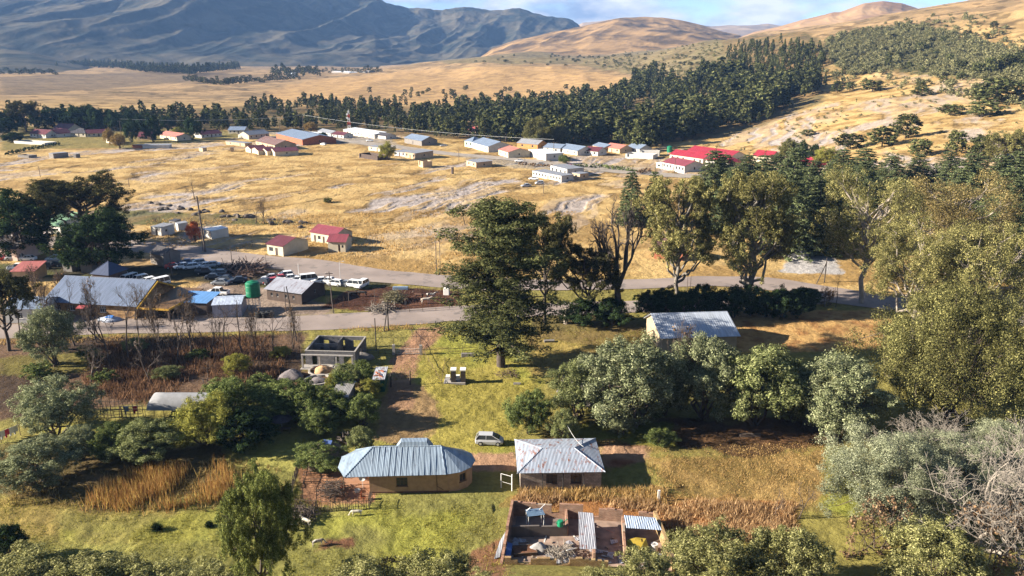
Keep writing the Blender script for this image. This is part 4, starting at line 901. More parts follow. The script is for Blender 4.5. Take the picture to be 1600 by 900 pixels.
for x, y in [(rnd.uniform(740, 1100), rnd.uniform(86, 104)) for _ in range(60)]: p = at(x, y); fw.append(('far0', p, rnd.uniform(5, 10), rnd.uniform(3, 6)))
for x, y in [(rnd.uniform(560, 1000), rnd.uniform(140, 160)) for _ in range(46)]: p = at(x, y); fw.append(('far0', p, rnd.uniform(5, 9), rnd.uniform(4, 9)))
mass('distant_woods', fw, LF['pine'], 'far rows of dark trees across the pale plain below the mountains')
SB = [t_wattle(320 + i, 3, 5, 16, 12, .4)[1] for i in range(3)]
sb = []
for x, y in scatter(SCRUB, 2000) + scatter([(1260, 110), (1290, 60), (1400, 30), (1520, 20), (1610, 60), (1610, 175), (1480, 150), (1340, 140)], 600): p = at(x, y); w_ = 2.2 + 6.5 * rnd.random() ** 2; sb.append(('s%d' % rnd.randrange(3), p, w_, w_ * rnd.uniform(.4, .75)))
for x, y in scatter([(1020, 70), (1130, 62), (1160, 110), (1090, 125), (1000, 115), (900, 100)], 260): p = at(x, y); sb.append(('s%d' % rnd.randrange(3), p, rnd.uniform(3, 7), rnd.uniform(2, 3.5)))
mass('hillside_scrub', sb, leafmat('scrub_leaf', (.135, .135, .062), .5, .1, (.22, .20, .10)), 'olive green scrub covering the upper right hillside', SB, 3, 5)
sb = []
for x, y in scatter([(1140, 160), (1300, 150), (1600, 120), (1600, 290), (1450, 290), (1150, 240)], 420):
    p = at(x, y)
    if fbm(np.array([x]), np.array([y * 3]), 60, 2, 9)[0] > .5: sb.append(('s%d' % rnd.randrange(3), p, rnd.uniform(.8, 3.4), rnd.uniform(.5, 1.6)))
mass('slope_shrubs', sb, M['scrub_leaf'], 'tiny shrubs sprinkled over the golden slope at the right', SB, 3, 5)

# ---- grass as tufts of blades
def blades(name, poly, dens, h, w_, m_, label, per=4, jit=.35, patchy=None, spread=.22, n_max=110000, lean=.35, avoid=()):
    P = [tuple(at(*p)[:2]) for p in poly]; xs = [p[0] for p in P]; ys = [p[1] for p in P]; g = np.random.default_rng(len(name) + int(h * 100))
    area = (max(xs) - min(xs)) * (max(ys) - min(ys)); n_ = min(int(area * dens), n_max * 3)
    x = g.uniform(min(xs), max(xs), n_); y = g.uniform(min(ys), max(ys), n_); k = inpoly(x, y, P)
    for av in avoid: k &= ~inpoly(x, y, [tuple(at(*p)[:2]) for p in av])
    if patchy: k &= fbm(x, y, patchy[0], 3, 5) > patchy[1] + g.normal(size=n_) * .05
    x = x[k][:n_max]; y = y[k][:n_max]; z = gz_col(np.arctan2(x, y), np.hypot(x, y)); n_ = len(x)
    B = np.repeat(np.stack([x, y, z - .05], -1), per, 0); m2 = len(B); a = g.uniform(0, 6.283, m2); hh = h * (.55 + .8 * g.random(m2)) * np.repeat(.7 + .6 * fbm(x, y, 4, 2, 3), per)
    o_ = np.stack([g.normal(size=m2) * spread, g.normal(size=m2) * spread, np.zeros(m2)], -1); B = B + o_
    t_ = np.stack([np.cos(a), np.sin(a), np.zeros(m2)], -1) * (w_ * (.6 + .8 * g.random(m2)))[:, None]
    tip = B + np.stack([g.normal(size=m2) * lean * hh, g.normal(size=m2) * lean * hh, hh], -1)
    Vv = np.stack([B - t_, B + t_, tip], 1).reshape(-1, 3)
    return tag(link(name, npmesh(name, Vv, np.arange(m2 * 3).reshape(-1, 3), m_)), label, 'grass', None, 'stuff')
straw = leafmat('straw', tuple(gc(218, 172, 104)), .25, .35, tuple(gc(230, 190, 124))); gstraw = leafmat('green_straw', tuple(gc(160, 150, 66)), .35, .25, tuple(gc(196, 176, 88)))
orng = leafmat('orange_grass', tuple(gc(216, 168, 114)), .35, .4, tuple(gc(230, 190, 136))); brw = leafmat('brown_weed', tuple(gc(140, 104, 74)), .4, .25, tuple(gc(172, 128, 92))); reed = leafmat('reed', tuple(gc(202, 146, 84)), .5, .35, tuple(gc(206, 172, 92)))
blades('tall_grass', [(815, 772), (1000, 782), (1240, 788), (1240, 842), (1060, 852), (1030, 800), (800, 784)], 13, .75, .06, orng, 'tall orange-gold grass around the back of the brick ruin', patchy=(4, .38), spread=.35)
blades('golden_grass', [(812, 762), (1040, 764), (1040, 790), (815, 778)], 12, .7, .06, straw, 'golden tall grass in front of the block house')
blades('reeds', [(150, 770), (200, 745), (340, 728), (372, 750), (350, 785), (200, 806), (130, 800)], 11, 1.6, .04, reed, 'stand of orange and yellow reeds in the left meadow', per=4, lean=.16, patchy=(7, .40), spread=.4)
blades('brown_weeds', [(140, 540), (480, 522), (470, 580), (330, 618), (215, 632), (130, 610)], 3.0, 1.1, .07, brw, 'brown dry weeds between the road and the tree block', per=5, patchy=(9, .42), spread=.4, avoid=([(455, 515), (575, 515), (575, 620), (430, 620)],))
blades('meadow_grass', [(-60, 780), (350, 780), (470, 780), (800, 790), (790, 960), (-60, 960)], 10, .2, .04, gstraw, 'short green and straw-coloured grass of the lower meadow', patchy=(5, .45))
blades('lawn_grass', [(600, 600), (690, 505), (1020, 520), (840, 600), (800, 700), (600, 705)], 7, .18, .04, gstraw, 'green grass beside the dirt track', patchy=(4, .46), avoid=([(575, 600), (670, 590), (690, 640), (660, 700), (590, 700)],))
blades('dry_grass', [(1010, 700), (1310, 690), (1330, 800), (1040, 800), (1040, 765), (1010, 740)], 9, .2, .04, straw, 'dry trampled grass right of the block house', patchy=(5, .42))
blades('rank_grass', [(0, 700), (140, 740), (360, 720), (470, 735), (470, 800), (360, 800), (0, 790)], 4, .55, .06, leafmat('rank_grass', tuple(gc(166, 140, 84)), .45, .2), 'rank straw grass around the reeds', patchy=(6, .47))
blades('verge_grass', [(-20, 500), (500, 498), (700, 500), (640, 515), (480, 522), (-20, 540)], 3, .5, .06, straw, 'straw-coloured verge grass along the near road', patchy=(8, .45), avoid=([(-20, 496), (720, 476), (720, 504), (450, 518), (-20, 531)],))
blades('field_grass', [(220, 395), (460, 398), (560, 425), (760, 432), (900, 440), (900, 330), (500, 330), (230, 345)], .9, .55, .12, straw, 'golden field grass beyond the far road', patchy=(10, .5), per=3, avoid=([(220, 385), (330, 390), (500, 405), (760, 430), (760, 470), (220, 420)],))
for k, (x, y, w_) in enumerate(((245, 828, 26), (327, 823, 20))):
    p = at(x, y); g = np.random.default_rng(k); m2 = 900; a = g.uniform(0, 6.283, m2); el = g.uniform(.1, 1.5, m2); Rr = w_ / scl(p) / 2
    d = np.stack([np.cos(a) * np.cos(el), np.sin(a) * np.cos(el), np.sin(el)], -1); t_ = np.stack([-np.sin(a), np.cos(a), np.zeros(m2)], -1) * .03
    Vv = np.stack([d * .1 - t_, d * .1 + t_, d * Rr * g.uniform(.8, 1.15, (m2, 1))], 1).reshape(-1, 3)
    o = thing('grass_tussock', ('larger left', 'smaller right')[k] + ' one of two round tussocks on the lower meadow', 'tussock', p, 0, 'round tussocks on the lower meadow')
    link('blades', npmesh('blades', Vv, np.arange(m2 * 3).reshape(-1, 3), LF['dark']), o)

# hedges of the village
def hedge(pts, w, h, m_, label, seed):
    g = np.random.default_rng(seed); P = [at(*p) for p in pts]; cl = []
    for a, b in zip(P[:-1], P[1:]):
        L = (b - a).length
        for i in range(int(L / 1.1)):
            q = a.lerp(b, i * 1.1 / L) - P[0]; cl.append((q.x + g.normal() * .2, q.y + g.normal() * .2, q.z + h * .5, w * (.45 + .3 * g.random()), h * (.45 + .25 * g.random())))
    v, f = leafcloud(cl, 60, .28, seed, sub=4); return tag(link('hedge', npmesh('hedge', v, f, m_), None, P[0]), label, 'hedge')
hedge([(898, 262), (940, 262), (988, 268)], 1.3, 1.7, LF['green'], 'long olive hedge along the village road below the compound', 1)
hedge([(10, 242), (50, 234), (96, 226)], 1.2, 1.7, LF['dark'], 'dark hedge curving below the white tunnel-like ruin', 2)
hedge([(996, 272), (1020, 268)], 1.4, 1.8, LF['brown'], 'brown hedge beside the tiny white square hut', 3)
hedge([(812, 257), (870, 262)], 1.0, 1.2, LF['brown'], 'brownish bank of shrubs under the village road', 4)
# ------------------------------------------------------------------ buildings
def panel(mb, o, d, nrm, L, h, ops, t=.2, z0=0.0):
    """wall panel from o along d with real openings (x0, x1, z0, z1); nrm points inwards"""
    xs = sorted({0.0, L, *[v for q in ops for v in q[:2]]}); zs = sorted({0.0, h, *[v for q in ops for v in q[2:4]]})
    for i in range(len(xs) - 1):
        for j in range(len(zs) - 1):
            cx, cz = (xs[i] + xs[i + 1]) / 2, (zs[j] + zs[j + 1]) / 2
            if any(q[0] < cx < q[1] and q[2] < cz < q[3] for q in ops): continue
            a = o + d * xs[i]; b = o + d * xs[i + 1]; c = b + nrm * t; e = a + nrm * t
            za = z0 + zs[j] - (.6 if j == 0 else 0); zb = z0 + zs[j + 1]
            mb.add([(a.x, a.y, za), (b.x, b.y, za), (c.x, c.y, za), (e.x, e.y, za), (a.x, a.y, zb), (b.x, b.y, zb), (c.x, c.y, zb), (e.x, e.y, zb)],
                   [(0, 3, 2, 1), (4, 5, 6, 7), (0, 1, 5, 4), (1, 2, 6, 5), (2, 3, 7, 6), (3, 0, 4, 7)])
glass = mat('dark_glass', (.03, .035, .04), .15, 2, .2, spec=.6); woodm = mat('weathered_wood', tuple(gc(120, 96, 74)), .9, 4, .3); whitem = mat('white_paint', (.72, .70, .66), .6, 1.5, .08)
doorm = mat('door_paint', tuple(gc(96, 78, 66)), .7, 2, .2); framem = mat('window_frame', (.55, .53, .5), .6)
def fit(root, W, L, D, h, ops, detail=False, framemat=None):
    """windows and doors, one part each"""
    for side, x0, x1, z0, z1, kd in ops:
        mb = MB(); fb = MB()
        if side == 'F': f = lambda x, y, z: (x, y, z)
        elif side == 'B': f = lambda x, y, z: (x, D - y, z)
        elif side == 'L': f = lambda x, y, z: (y, x, z)
        else: f = lambda x, y, z: (L - y, x, z)
        def bx(m_, a0, b0, c0, a1, b1, c1):
            p = [f(*q) for q in ((a0, b0, c0), (a1, b0, c0), (a1, b1, c0), (a0, b1, c0), (a0, b0, c1), (a1, b0, c1), (a1, b1, c1), (a0, b1, c1))]
            m_.add(p, [(0, 3, 2, 1), (4, 5, 6, 7), (0, 1, 5, 4), (1, 2, 6, 5), (2, 3, 7, 6), (3, 0, 4, 7)])
        if kd == 'd': bx(mb, x0, .10, z0, x1, .15, z1); mb.build('door', doorm, root); continue
        if kd == 'o': continue
        t = .05
        bx(fb, x0, .07, z0, x1, .12, z0 + t); bx(fb, x0, .07, z1 - t, x1, .12, z1); bx(fb, x0, .07, z0 + t, x0 + t, .12, z1 - t); bx(fb, x1 - t, .07, z0 + t, x1, .12, z1 - t)
        if detail:
            n_ = max(2, round((x1 - x0) / .5))
            for k in range(1, n_): xx = x0 + (x1 - x0) * k / n_; bx(fb, xx - .025, .075, z0 + t, xx + .025, .115, z1 - t)
            bx(fb, x0 + t, .08, z1 - (z1 - z0) * .35 - .02, x1 - t, .11, z1 - (z1 - z0) * .35 + .02); bx(fb, x0 - .08, -.06, z0 - .08, x1 + .08, .04, z0 - .002)
        w = fb.build('window', framemat or framem, root); bx(mb, x0 + t, .13, z0 + t, x1 - t, .15, z1 - t); mb.build('pane', glass, w)
def building(name, label, P0, P1, depth, h, roof='gable', wm=None, rm=None, rise=1.2, over=.35, ops=(), nw=0, nd=0, group=None, cat='house', detail=False, z=None, gable_m=None, ridge_at=.5, hipk=None, fm=None):
    a = at(*P0); b = at(*P1); zz = min(a.z, b.z) if z is None else z
    d = Vector((b.x - a.x, b.y - a.y, 0)); L = d.length; rz = math.atan2(d.y, d.x); D = depth
    o = thing(name, label, cat, (a.x, a.y, zz), rz, group)
    ops = [list(q) for q in ops]
    if nw or nd:
        n_ = nw + nd; sl = L / n_; isd = {n_ // 2} if nd == 1 else ({n_ // 3, 2 * n_ // 3} if nd > 1 else set())
        for k in range(n_):
            c = sl * (k + .5); w_ = min(1.3, sl * .5)
            if k in isd: ops.append(['F', c - .45, c + .45, .02, min(2.05, h - .2), 'd'])
            else: ops.append(['F', c - w_ / 2, c + w_ / 2, h * .36, h * .78, 'w'])
        ops.append(['R', D * .5 - .5, D * .5 + .5, h * .38, h * .74, 'w'])
    wb = MB(); X = Vector((1, 0, 0)); Y = Vector((0, 1, 0)); O = Vector((0, 0, 0)); t = .2
    g_ = lambda s: [q[1:5] for q in ops if q[0] == s]
    panel(wb, O, X, Y, L, h, g_('F'), t); panel(wb, O + Y * D, X, -Y, L, h, g_('B'), t)
    panel(wb, O + Y * t, Y, X, D - 2 * t, h, [(q[0] - t, q[1] - t, q[2], q[3]) for q in g_('L')], t); panel(wb, O + X * L + Y * t, Y, -X, D - 2 * t, h, [(q[0] - t, q[1] - t, q[2], q[3]) for q in g_('R')], t)
    rb = MB(); ov = over; th = .07; hz_ = h + .012
    if roof == 'gable':
        yr = D * ridge_at; zr1 = hz_ - ov * rise / yr; zr2 = hz_ - ov * rise / (D - yr)
        rb.slab([(-ov, -ov, zr1 + th), (L + ov, -ov, zr1 + th), (L + ov, yr, hz_ + rise + th), (-ov, yr, hz_ + rise + th)], th)
        rb.slab([(-ov, yr + .001, hz_ + rise + th), (L + ov, yr + .001, hz_ + rise + th), (L + ov, D + ov, zr2 + th), (-ov, D + ov, zr2 + th)], th)
        rb.tube((-ov, yr, hz_ + rise + th), (L + ov, yr, hz_ + rise + th), .09, n=6)
        for x0, x1 in ((.01, t), (L - t, L - .01)):
            wb.add([(x0, 0.01, h), (x0, D - .01, h), (x0, yr, h + rise - .02), (x1, 0.01, h), (x1, D - .01, h), (x1, yr, h + rise - .02)], [(0, 2, 1), (3, 4, 5), (0, 1, 4, 3), (1, 2, 5, 4), (2, 0, 3, 5)])
    elif roof == 'gabley':
        xr = L / 2; zo = hz_ - ov * rise / xr
        rb.slab([(-ov, -ov, zo + th), (xr, -ov, hz_ + rise + th), (xr, D + ov, hz_ + rise + th), (-ov, D + ov, zo + th)], th)
        rb.slab([(xr + .001, -ov, hz_ + rise + th), (L + ov, -ov, zo + th), (L + ov, D + ov, zo + th), (xr + .001, D + ov, hz_ + rise + th)], th)
        for y0, y1 in ((.01, t), (D - t, D - .01)):
            wb.add([(0.01, y0, h), (L - .01, y0, h), (xr, y0, h + rise - .02), (0.01, y1, h), (L - .01, y1, h), (xr, y1, h + rise - .02)], [(0, 1, 2), (3, 5, 4), (0, 3, 4, 1), (1, 4, 5, 2), (2, 5, 3, 0)])
    elif roof == 'hip':
        k = hipk or (min(D / 2, L / 2 - .3) if L > D else D / 2); e = [(-ov, -ov, hz_ - .1), (L + ov, -ov, hz_ - .1), (L + ov, D + ov, hz_ - .1), (-ov, D + ov, hz_ - .1)]; r1 = (min(k, L / 2 - .1), D / 2, hz_ + rise); r2 = (max(L - k, L / 2 + .1), D / 2, hz_ + rise)
        rb.add(e + [r1, r2], [(0, 1, 5, 4), (1, 2, 5), (2, 3, 4, 5), (3, 0, 4), (3, 2, 1, 0)])
        for p, q in ((e[0], r1), (e[3], r1), (e[1], r2), (e[2], r2), (r1, r2)): rb.tube(p, q, .08, n=5)
    elif roof == 'mono':
        rb.slab([(-ov, -ov, hz_ + th), (L + ov, -ov, hz_ + th), (L + ov, D + ov, hz_ + rise + th), (-ov, D + ov, hz_ + rise + th)], th)
        wb.add([(.01, D - t, h), (L - .01, D - t, h), (L - .01, D - .01, h), (.01, D - .01, h), (.01, D - t, h + rise - .05), (L - .01, D - t, h + rise - .05), (L - .01, D - .01, h + rise - .05), (.01, D - .01, h + rise - .05)], [(0, 1, 5, 4), (2, 3, 7, 6), (4, 5, 6, 7), (1, 2, 6, 5), (3, 0, 4, 7)])
        for x0, x1 in ((.01, t), (L - t, L - .01)):
            wb.add([(x0, 0.02, h), (x0, D - t, h), (x0, D - t, h + rise - .05), (x1, 0.02, h), (x1, D - t, h), (x1, D - t, h + rise - .05)], [(0, 2, 1), (3, 4, 5), (0, 3, 5, 2)])
    elif roof == 'flat': rb.box(-ov * .6, -ov * .6, hz_, L + ov * .6, D + ov * .6, hz_ + .14)
    wb.build('wall', wm or M['cream'], o)
    if roof != 'open':
        r_ = rb.build('roof', rm, o)
    fit(o, None, L, D, h, ops, detail, fm); o['_L'] = L; del o['_L']
    return o, L, D
cream = mat('cream', (.48, .42, .31), .9, .6, .14); white = mat('whitewash', (.48, .46, .42), .9, .7, .12); tan = mat('tan_render', (.42, .31, .2), .9, .6, .18); greyw = mat('grey_block', tuple(gc(150, 138, 124)), .95, 1, .16)
brickw = mat('brick_wall', tuple(gc(184, 110, 76)), .9, 1.2, .2); orangew = mat('orange_brown_wall', tuple(gc(206, 146, 84)), .9, 1, .16); brownw = mat('brown_wall', tuple(gc(96, 78, 66)), .9, 1, .2); pinkw = mat('pale_pink_wall', (.5, .36, .3), .9, 1, .1)
r_mar = roofmat('maroon_roof', tuple(gc(128, 66, 68) * .9)); r_red = roofmat('red_roof', tuple(gc(180, 56, 66)), tuple(gc(150, 70, 70)), thr=.6); r_red2 = roofmat('dusty_red_roof', tuple(gc(158, 76, 80)), tuple(gc(140, 86, 80)), thr=.6); r_blue = roofmat('bluegrey_roof', tuple(gc(142, 152, 164)), tuple(gc(120, 118, 118)), thr=.6, metal=.15); r_grey = roofmat('grey_roof', tuple(gc(168, 164, 160)), tuple(gc(126, 92, 72)), thr=.64)
r_dark = roofmat('dark_roof', tuple(gc(92, 84, 80))); r_salm = roofmat('salmon_roof', tuple(gc(214, 134, 110))); r_brown = roofmat('rusty_brown_roof', tuple(gc(142, 104, 88)), tuple(gc(176, 166, 160)), thr=.56); r_green = roofmat('green_roof', tuple(gc(132, 164, 122))); r_white = roofmat('white_iron_roof', (.62, .66, .70), metal=.1)
ppink = roofmat('pink_red_roof', tuple(gc(210, 100, 96)))

VH = [  # village houses: label, foot left, foot right, depth, height, roof, wall, roof material, rise, windows, doors
 ('long white house with maroon roof at the left end of the village', (47, 214), (72, 216), 9, 3, 'gable', white, r_mar, 2.4, 4, 1),
 ('white gabled house beside the long one with the maroon roof', (74, 214), (90, 215), 10, 3, 'gabley', white, r_mar, 2.6, 2, 0),
 ('large maroon-roofed house behind the two left village houses', (84, 207), (108, 208), 12, 3.4, 'gable', cream, r_mar, 3, 4, 0),
 ('cream house with dark grey hipped roof among the maroon roofs', (106, 213), (134, 214), 10, 3, 'hip', cream, r_dark, 2.4, 3, 1),
 ('cream house with a small front gable left of the autumn trees', (136, 214), (166, 213), 9, 2.8, 'gable', cream, r_mar, 2.2, 3, 1),
 ('small cream square house in front of the pale autumn tree', (166, 223), (178, 225), 6, 3, 'flat', cream, r_mar, 1, 2, 0),
 ('dark-walled house with maroon roof between two tall trees', (215, 219), (234, 219), 9, 2.8, 'gable', tan, r_mar, 2.4, 2, 0),
 ('cream house with salmon roof beside the small yellow bush', (250, 216), (278, 220), 9, 2.8, 'gable', cream, r_salm, 2, 3, 1),
 ('very long low block row with pale grey roof on the field edge', (223, 232), (264, 232), 5, 2.2, 'mono', white, r_grey, .4, 0, 0),
 ('low orange brick shed joined to the left of the long low row', (207, 231), (221, 232), 5, 2, 'flat', brickw, r_dark, .5, 0, 0),
 ('white house with dark maroon roof right of the round dark tree', (315, 216), (347, 213), 9, 2.8, 'gable', white, r_mar, 2, 4, 1),
 ('cream house with blue-grey roof behind the white one', (357, 209), (382, 209), 9, 3, 'gable', cream, r_blue, 2, 3, 1),
 ('low brown double hut with flat roof below the cream house', (353, 226), (383, 229), 5, 2.4, 'flat', tan, r_grey, .5, 1, 1),
 ('tiny brown outhouse left of the row of gabled cottages', (360, 237), (365, 237), 2, 2.4, 'flat', tan, r_dark, .5, 0, 0),
 ('cream house with pale grey roof at the left of the warehouses', (389, 218), (421, 215), 11, 3.4, 'gable', cream, r_grey, 2.2, 4, 0),
 ('old brown warehouse with patched rusty roof', (400, 228), (430, 235), 13, 3.6, 'gable', tan, r_brown, 2.4, 4, 0),
 ('big brick warehouse with wide blue-grey roof', (432, 216), (473, 227), 22, 4, 'gable', brickw, r_blue, 2.2, 0, 1),
 ('first gabled cream cottage from the left with maroon roof', (384, 237), (392, 239), 9, 2.8, 'gabley', cream, r_mar, 1.3, 1, 0),
 ('second gabled cream cottage of the row with maroon roof', (394, 239), (404, 242), 9, 2.8, 'gabley', cream, r_mar, 1.3, 1, 0),
 ('third gabled cream cottage of the row with maroon roof', (408, 240), (418, 243), 9, 2.8, 'gabley', cream, r_mar, 1.3, 1, 0),
 ('right end cottage of the gabled row, its long side wall bare', (422, 240), (430, 244), 13, 2.8, 'gabley', cream, r_mar, 1.3, 1, 0),
 ('low cream row left of the radio mast', (470, 212), (498, 214), 7, 2.8, 'flat', cream, r_white, .5, 4, 1),
 ('small grey-roofed house left of the purple-roofed one', (497, 210), (517, 214), 7, 2.8, 'gable', white, r_grey, 1.4, 2, 0),
 ('purple-maroon roofed low shop beside the long white shop', (519, 215), (537, 216), 8, 2.8, 'gable', white, r_mar, 1.4, 2, 1),
 ('long white shop building with pillared front below the radio mast', (537, 209), (585, 217), 9, 3.4, 'mono', white, r_white, 1, 9, 2),
 ('small dark-fronted annexe at the right end of the long shop', (586, 216), (603, 218), 8, 2.8, 'gable', white, r_dark, 1.4, 2, 0),
 ('small cream hut with grey roof left of the round pale tree', (576, 235), (594, 237), 5, 2.8, 'mono', cream, r_grey, .3, 1, 1),
 ('white low house right behind the round pale tree', (616, 243), (633, 245), 7, 2.8, 'mono', white, r_grey, .4, 2, 1),
 ('tan square house with grey lean-to roof right of the round tree', (633, 246), (649, 249), 12, 3.6, 'mono', tan, r_grey, .6, 2, 1),
 ('grey block hall with pale blue gable roof on the village road', (632, 223), (659, 228), 11, 3.6, 'gable', greyw, r_blue, 2.2, 0, 1),
 ('pale green house with turreted blue-grey roof', (726, 229), (738, 231), 9, 4.2, 'hip', mat('pale_green_wall', (.42, .5, .36), .9), r_blue, 2.4, 2, 0),
 ('big white hall with wide pale blue roof right of the green house', (737, 231), (763, 238), 15, 4, 'gable', white, r_blue, 2.4, 3, 0),
 ('square tan block house alone on the golden field', (729, 259), (744, 262), 9, 3.2, 'mono', tan, r_grey, .3, 2, 0),
 ('cream house with faded red roof right of the big white hall', (779, 242), (794, 247), 13, 3.6, 'gable', cream, r_salm, 1.8, 2, 0),
 ('orange-brown house with grey gable roof in front of the olive tree', (808, 231), (840, 234), 9, 3.6, 'gable', orangew, r_grey, 2, 2, 0),
 ('white flat-topped house with three windows above the long white row', (826, 244), (853, 251), 10, 4, 'flat', white, r_white, .5, 3, 0),
 ('white house with blue-grey roof behind the flat-topped one', (849, 237), (875, 239), 10, 3, 'gable', white, r_blue, 1.8, 2, 0),
 ('white house with wide blue roof right of the flat-topped one', (873, 238), (902, 243), 11, 3, 'gable', white, r_blue, 2, 3, 0),
 ('long low white row house with many windows on the golden field', (832, 276), (877, 285), 7, 3.2, 'flat', white, r_grey, .5, 9, 1),
 ('raised white block behind the long white row house', (860, 270), (886, 276), 9, 4, 'flat', white, r_grey, .5, 4, 0),
 ('small tan annexe right of the long white row house', (894, 279), (906, 281), 5, 3, 'flat', tan, r_grey, .5, 1, 0),
 ('small white house with maroon roof beside the compound', (913, 242), (934, 244), 9, 3, 'gable', white, r_mar, 1.8, 2, 0),
 ('low tan house with blue roof behind the compound', (926, 233), (944, 237), 8, 2.8, 'gable', tan, r_blue, 1.4, 2, 0),
 ('tan house with red-brown roof at the middle of the compound', (944, 236), (968, 240), 9, 3, 'gable', tan, r_salm, 1.8, 2, 1),
 ('small white house with pale blue gable roof behind the compound', (979, 236), (999, 240), 9, 3, 'gable', white, r_blue, 2, 1, 0),
 ('rearmost long hall of the school with bright red roof', (1072, 246), (1140, 254), 12, 4, 'gable', white, r_red, 2.4, 6, 0),
 ('middle school block with bright red roof', (1046, 251), (1098, 258), 9, 4, 'gable', cream, r_red, 2, 5, 1),
 ('front school block with darker red roof and white walls', (1035, 264), (1069, 271), 12, 4, 'gable', white, r_red2, 2, 6, 1),
 ('right school block with red hipped roof, half behind cedars', (1102, 260), (1137, 264), 9, 4, 'hip', white, r_red, 2.6, 3, 0),
 ('tiny white square hut left of the front school block', (1025, 262), (1034, 264), 4, 3, 'flat', white, r_white, .5, 1, 0),
 ('red-roofed house between the school and the olive tree', (1176, 253), (1204, 252), 9, 3.6, 'gable', cream, r_red, 2.4, 2, 0),
 ('house with bright red hipped roof beside the yellow tree', (1240, 262), (1272, 263), 10, 3, 'hip', white, r_red, 2.6, 2, 0),
 ('red-roofed villa deep in the pine woods', (726, 212), (756, 214), 10, 4, 'hip', pinkw, ppink, 3, 3, 0),
 ('cream house with red-brown roof glimpsed in the woods', (800, 197), (818, 198), 9, 4, 'gable', white, r_salm, 2.4, 2, 0),
 ('white gabled chapel with blue roof in the pine woods', (935, 186), (944, 187), 12, 6, 'gabley', white, r_blue, 4, 1, 0),
 ('long white institution building far off on the plain', (518, 114), (546, 115), 30, 5, 'flat', greyw, r_white, 1, 0, 0),
 ('smaller white institution building far off on the plain', (561, 114), (576, 114), 20, 4.5, 'flat', greyw, r_white, 1, 0, 0),
 ('white far-off house among trees on the plain', (455, 121), (462, 121), 15, 7, 'gable', white, r_white, 3, 0, 0),
]
VC = {'wall': 1}
for lb, a, b, dp, h, rf, wm, rm, rise, nw, nd in VH:
    nm = 'cottage' if 'cottage' in lb else ('warehouse' if 'warehouse' in lb else ('school_building' if 'school b' in lb or 'school with' in lb else ('outhouse' if 'outhouse' in lb else 'house')))
    building(nm, lb, a, b, dp, h * .88, rf, wm, rm, rise, .4, (), nw, nd)
# ruined and roofless bits of the village
for lb, a, b, dp, h, wm in [('roofless dark block ruin on the field left of the round pale tree', (561, 247), (590, 251), 7, 2.6, brownw), ('small roofless block ruin below the tan square house', (654, 260), (661, 262), 5, 3, tan),
     ('long white roofless tunnel-like ruin at the left of the village', (22, 224), (70, 227), 8, 1.6, white), ('low grey stone wall ruin on the field at the left', (28, 246), (45, 247), 5, 1.4, greyw),
     ('roofless pale walls inside the compound behind the school', (977, 247), (1020, 249), 9, 2.4, white), ('low white boundary walls right of the compound ruin', (1000, 243), (1030, 244), 6, 2.6, white)]:
    building('ruined_building', lb, a, b, dp, h, 'open', wm, None, 0, 0, (('F', 1, 2.2, .8, h - .05, 'o'),) if h > 2 else (), cat='ruin')
building('block_shed', 'small pale flat-roofed block shed on the left golden field', (77, 247), (84, 248), 8, 2.6, 'flat', greyw, r_grey, 0, .2, cat='shed')
building('block_shed', 'tiny block shed right of the pale flat-roofed one', (115, 247), (119, 247), 3, 2, 'flat', greyw, r_grey, 0, .2, cat='shed')
building('block_shed', 'ruined chimney-like stump hut in the middle of the field', (707, 272), (709, 272), 1.2, 3, 'flat', brownw, r_dark, 0, .1, cat='shed')
building('block_shed', 'tiny grey hut left of the chimney-like stump on the upper field', (311, 236), (317, 237), 2.5, 2, 'flat', tan, r_grey, 0, .2, cat='shed')

# ---- buildings of the middle ground
building('house', 'cream house with dark red roof, nearest of three beside the far road', (418, 397), (443, 401), 9.5, 3, 'gable', cream, r_mar, 1.5, .35, (('F', .8, 2.4, 1.0, 2.2, 'w'), ('F', 3.2, 4.2, 0.02, 2.2, 'd')))
building('house', 'longest red-roofed cream house, rear one of the pair on the field', (486, 377), (524, 383), 7, 3, 'gable', cream, r_red2, 1.5, .35, (('F', 1.4, 2.3, .02, 2.1, 'd'), ('F', 3, 4.2, 1, 2.1, 'w'), ('F', 5, 5.9, .02, 2.1, 'd')))
building('house', 'small red-roofed cream house, front one of the pair on the field', (513, 392), (540, 394), 6, 3, 'gable', cream, r_red2, 1.4, .35, (('F', 2.9, 3.5, .02, 2.1, 'd'), ('F', 3.9, 4.5, 1.2, 2.0, 'w')))
building('hut', 'white prefab hut with one door left of the red tree', (237, 367), (253, 369), 5, 2.6, 'mono', white, r_grey, .25, .1, (('F', 1.9, 2.7, .02, 2.0, 'd'), ('R', 1.5, 2.4, 1, 1.8, 'w')), cat='hut')
building('hut', 'white square hut right of the red tree', (319, 371), (331, 374), 5.5, 2.6, 'mono', white, r_white, .2, .1, cat='hut')
building('outhouse', 'small grey double outhouse above the white prefab hut', (265, 356), (274, 357), 2.5, 2.3, 'mono', greyw, r_dark, .2, .1, (('F', .6, 1.4, .02, 1.9, 'd'),), cat='shed')
building('outhouse', 'small white outhouse beside the grey double one', (275, 358), (279, 361), 3, 2.2, 'mono', white, r_grey, .2, .05, cat='shed')
building('shed', 'plain grey gabled shed with dark roof above the parked minibuses', (236, 411), (257, 417), 5, 3, 'gable', greyw, r_dark, 1.4, .2, cat='shed')
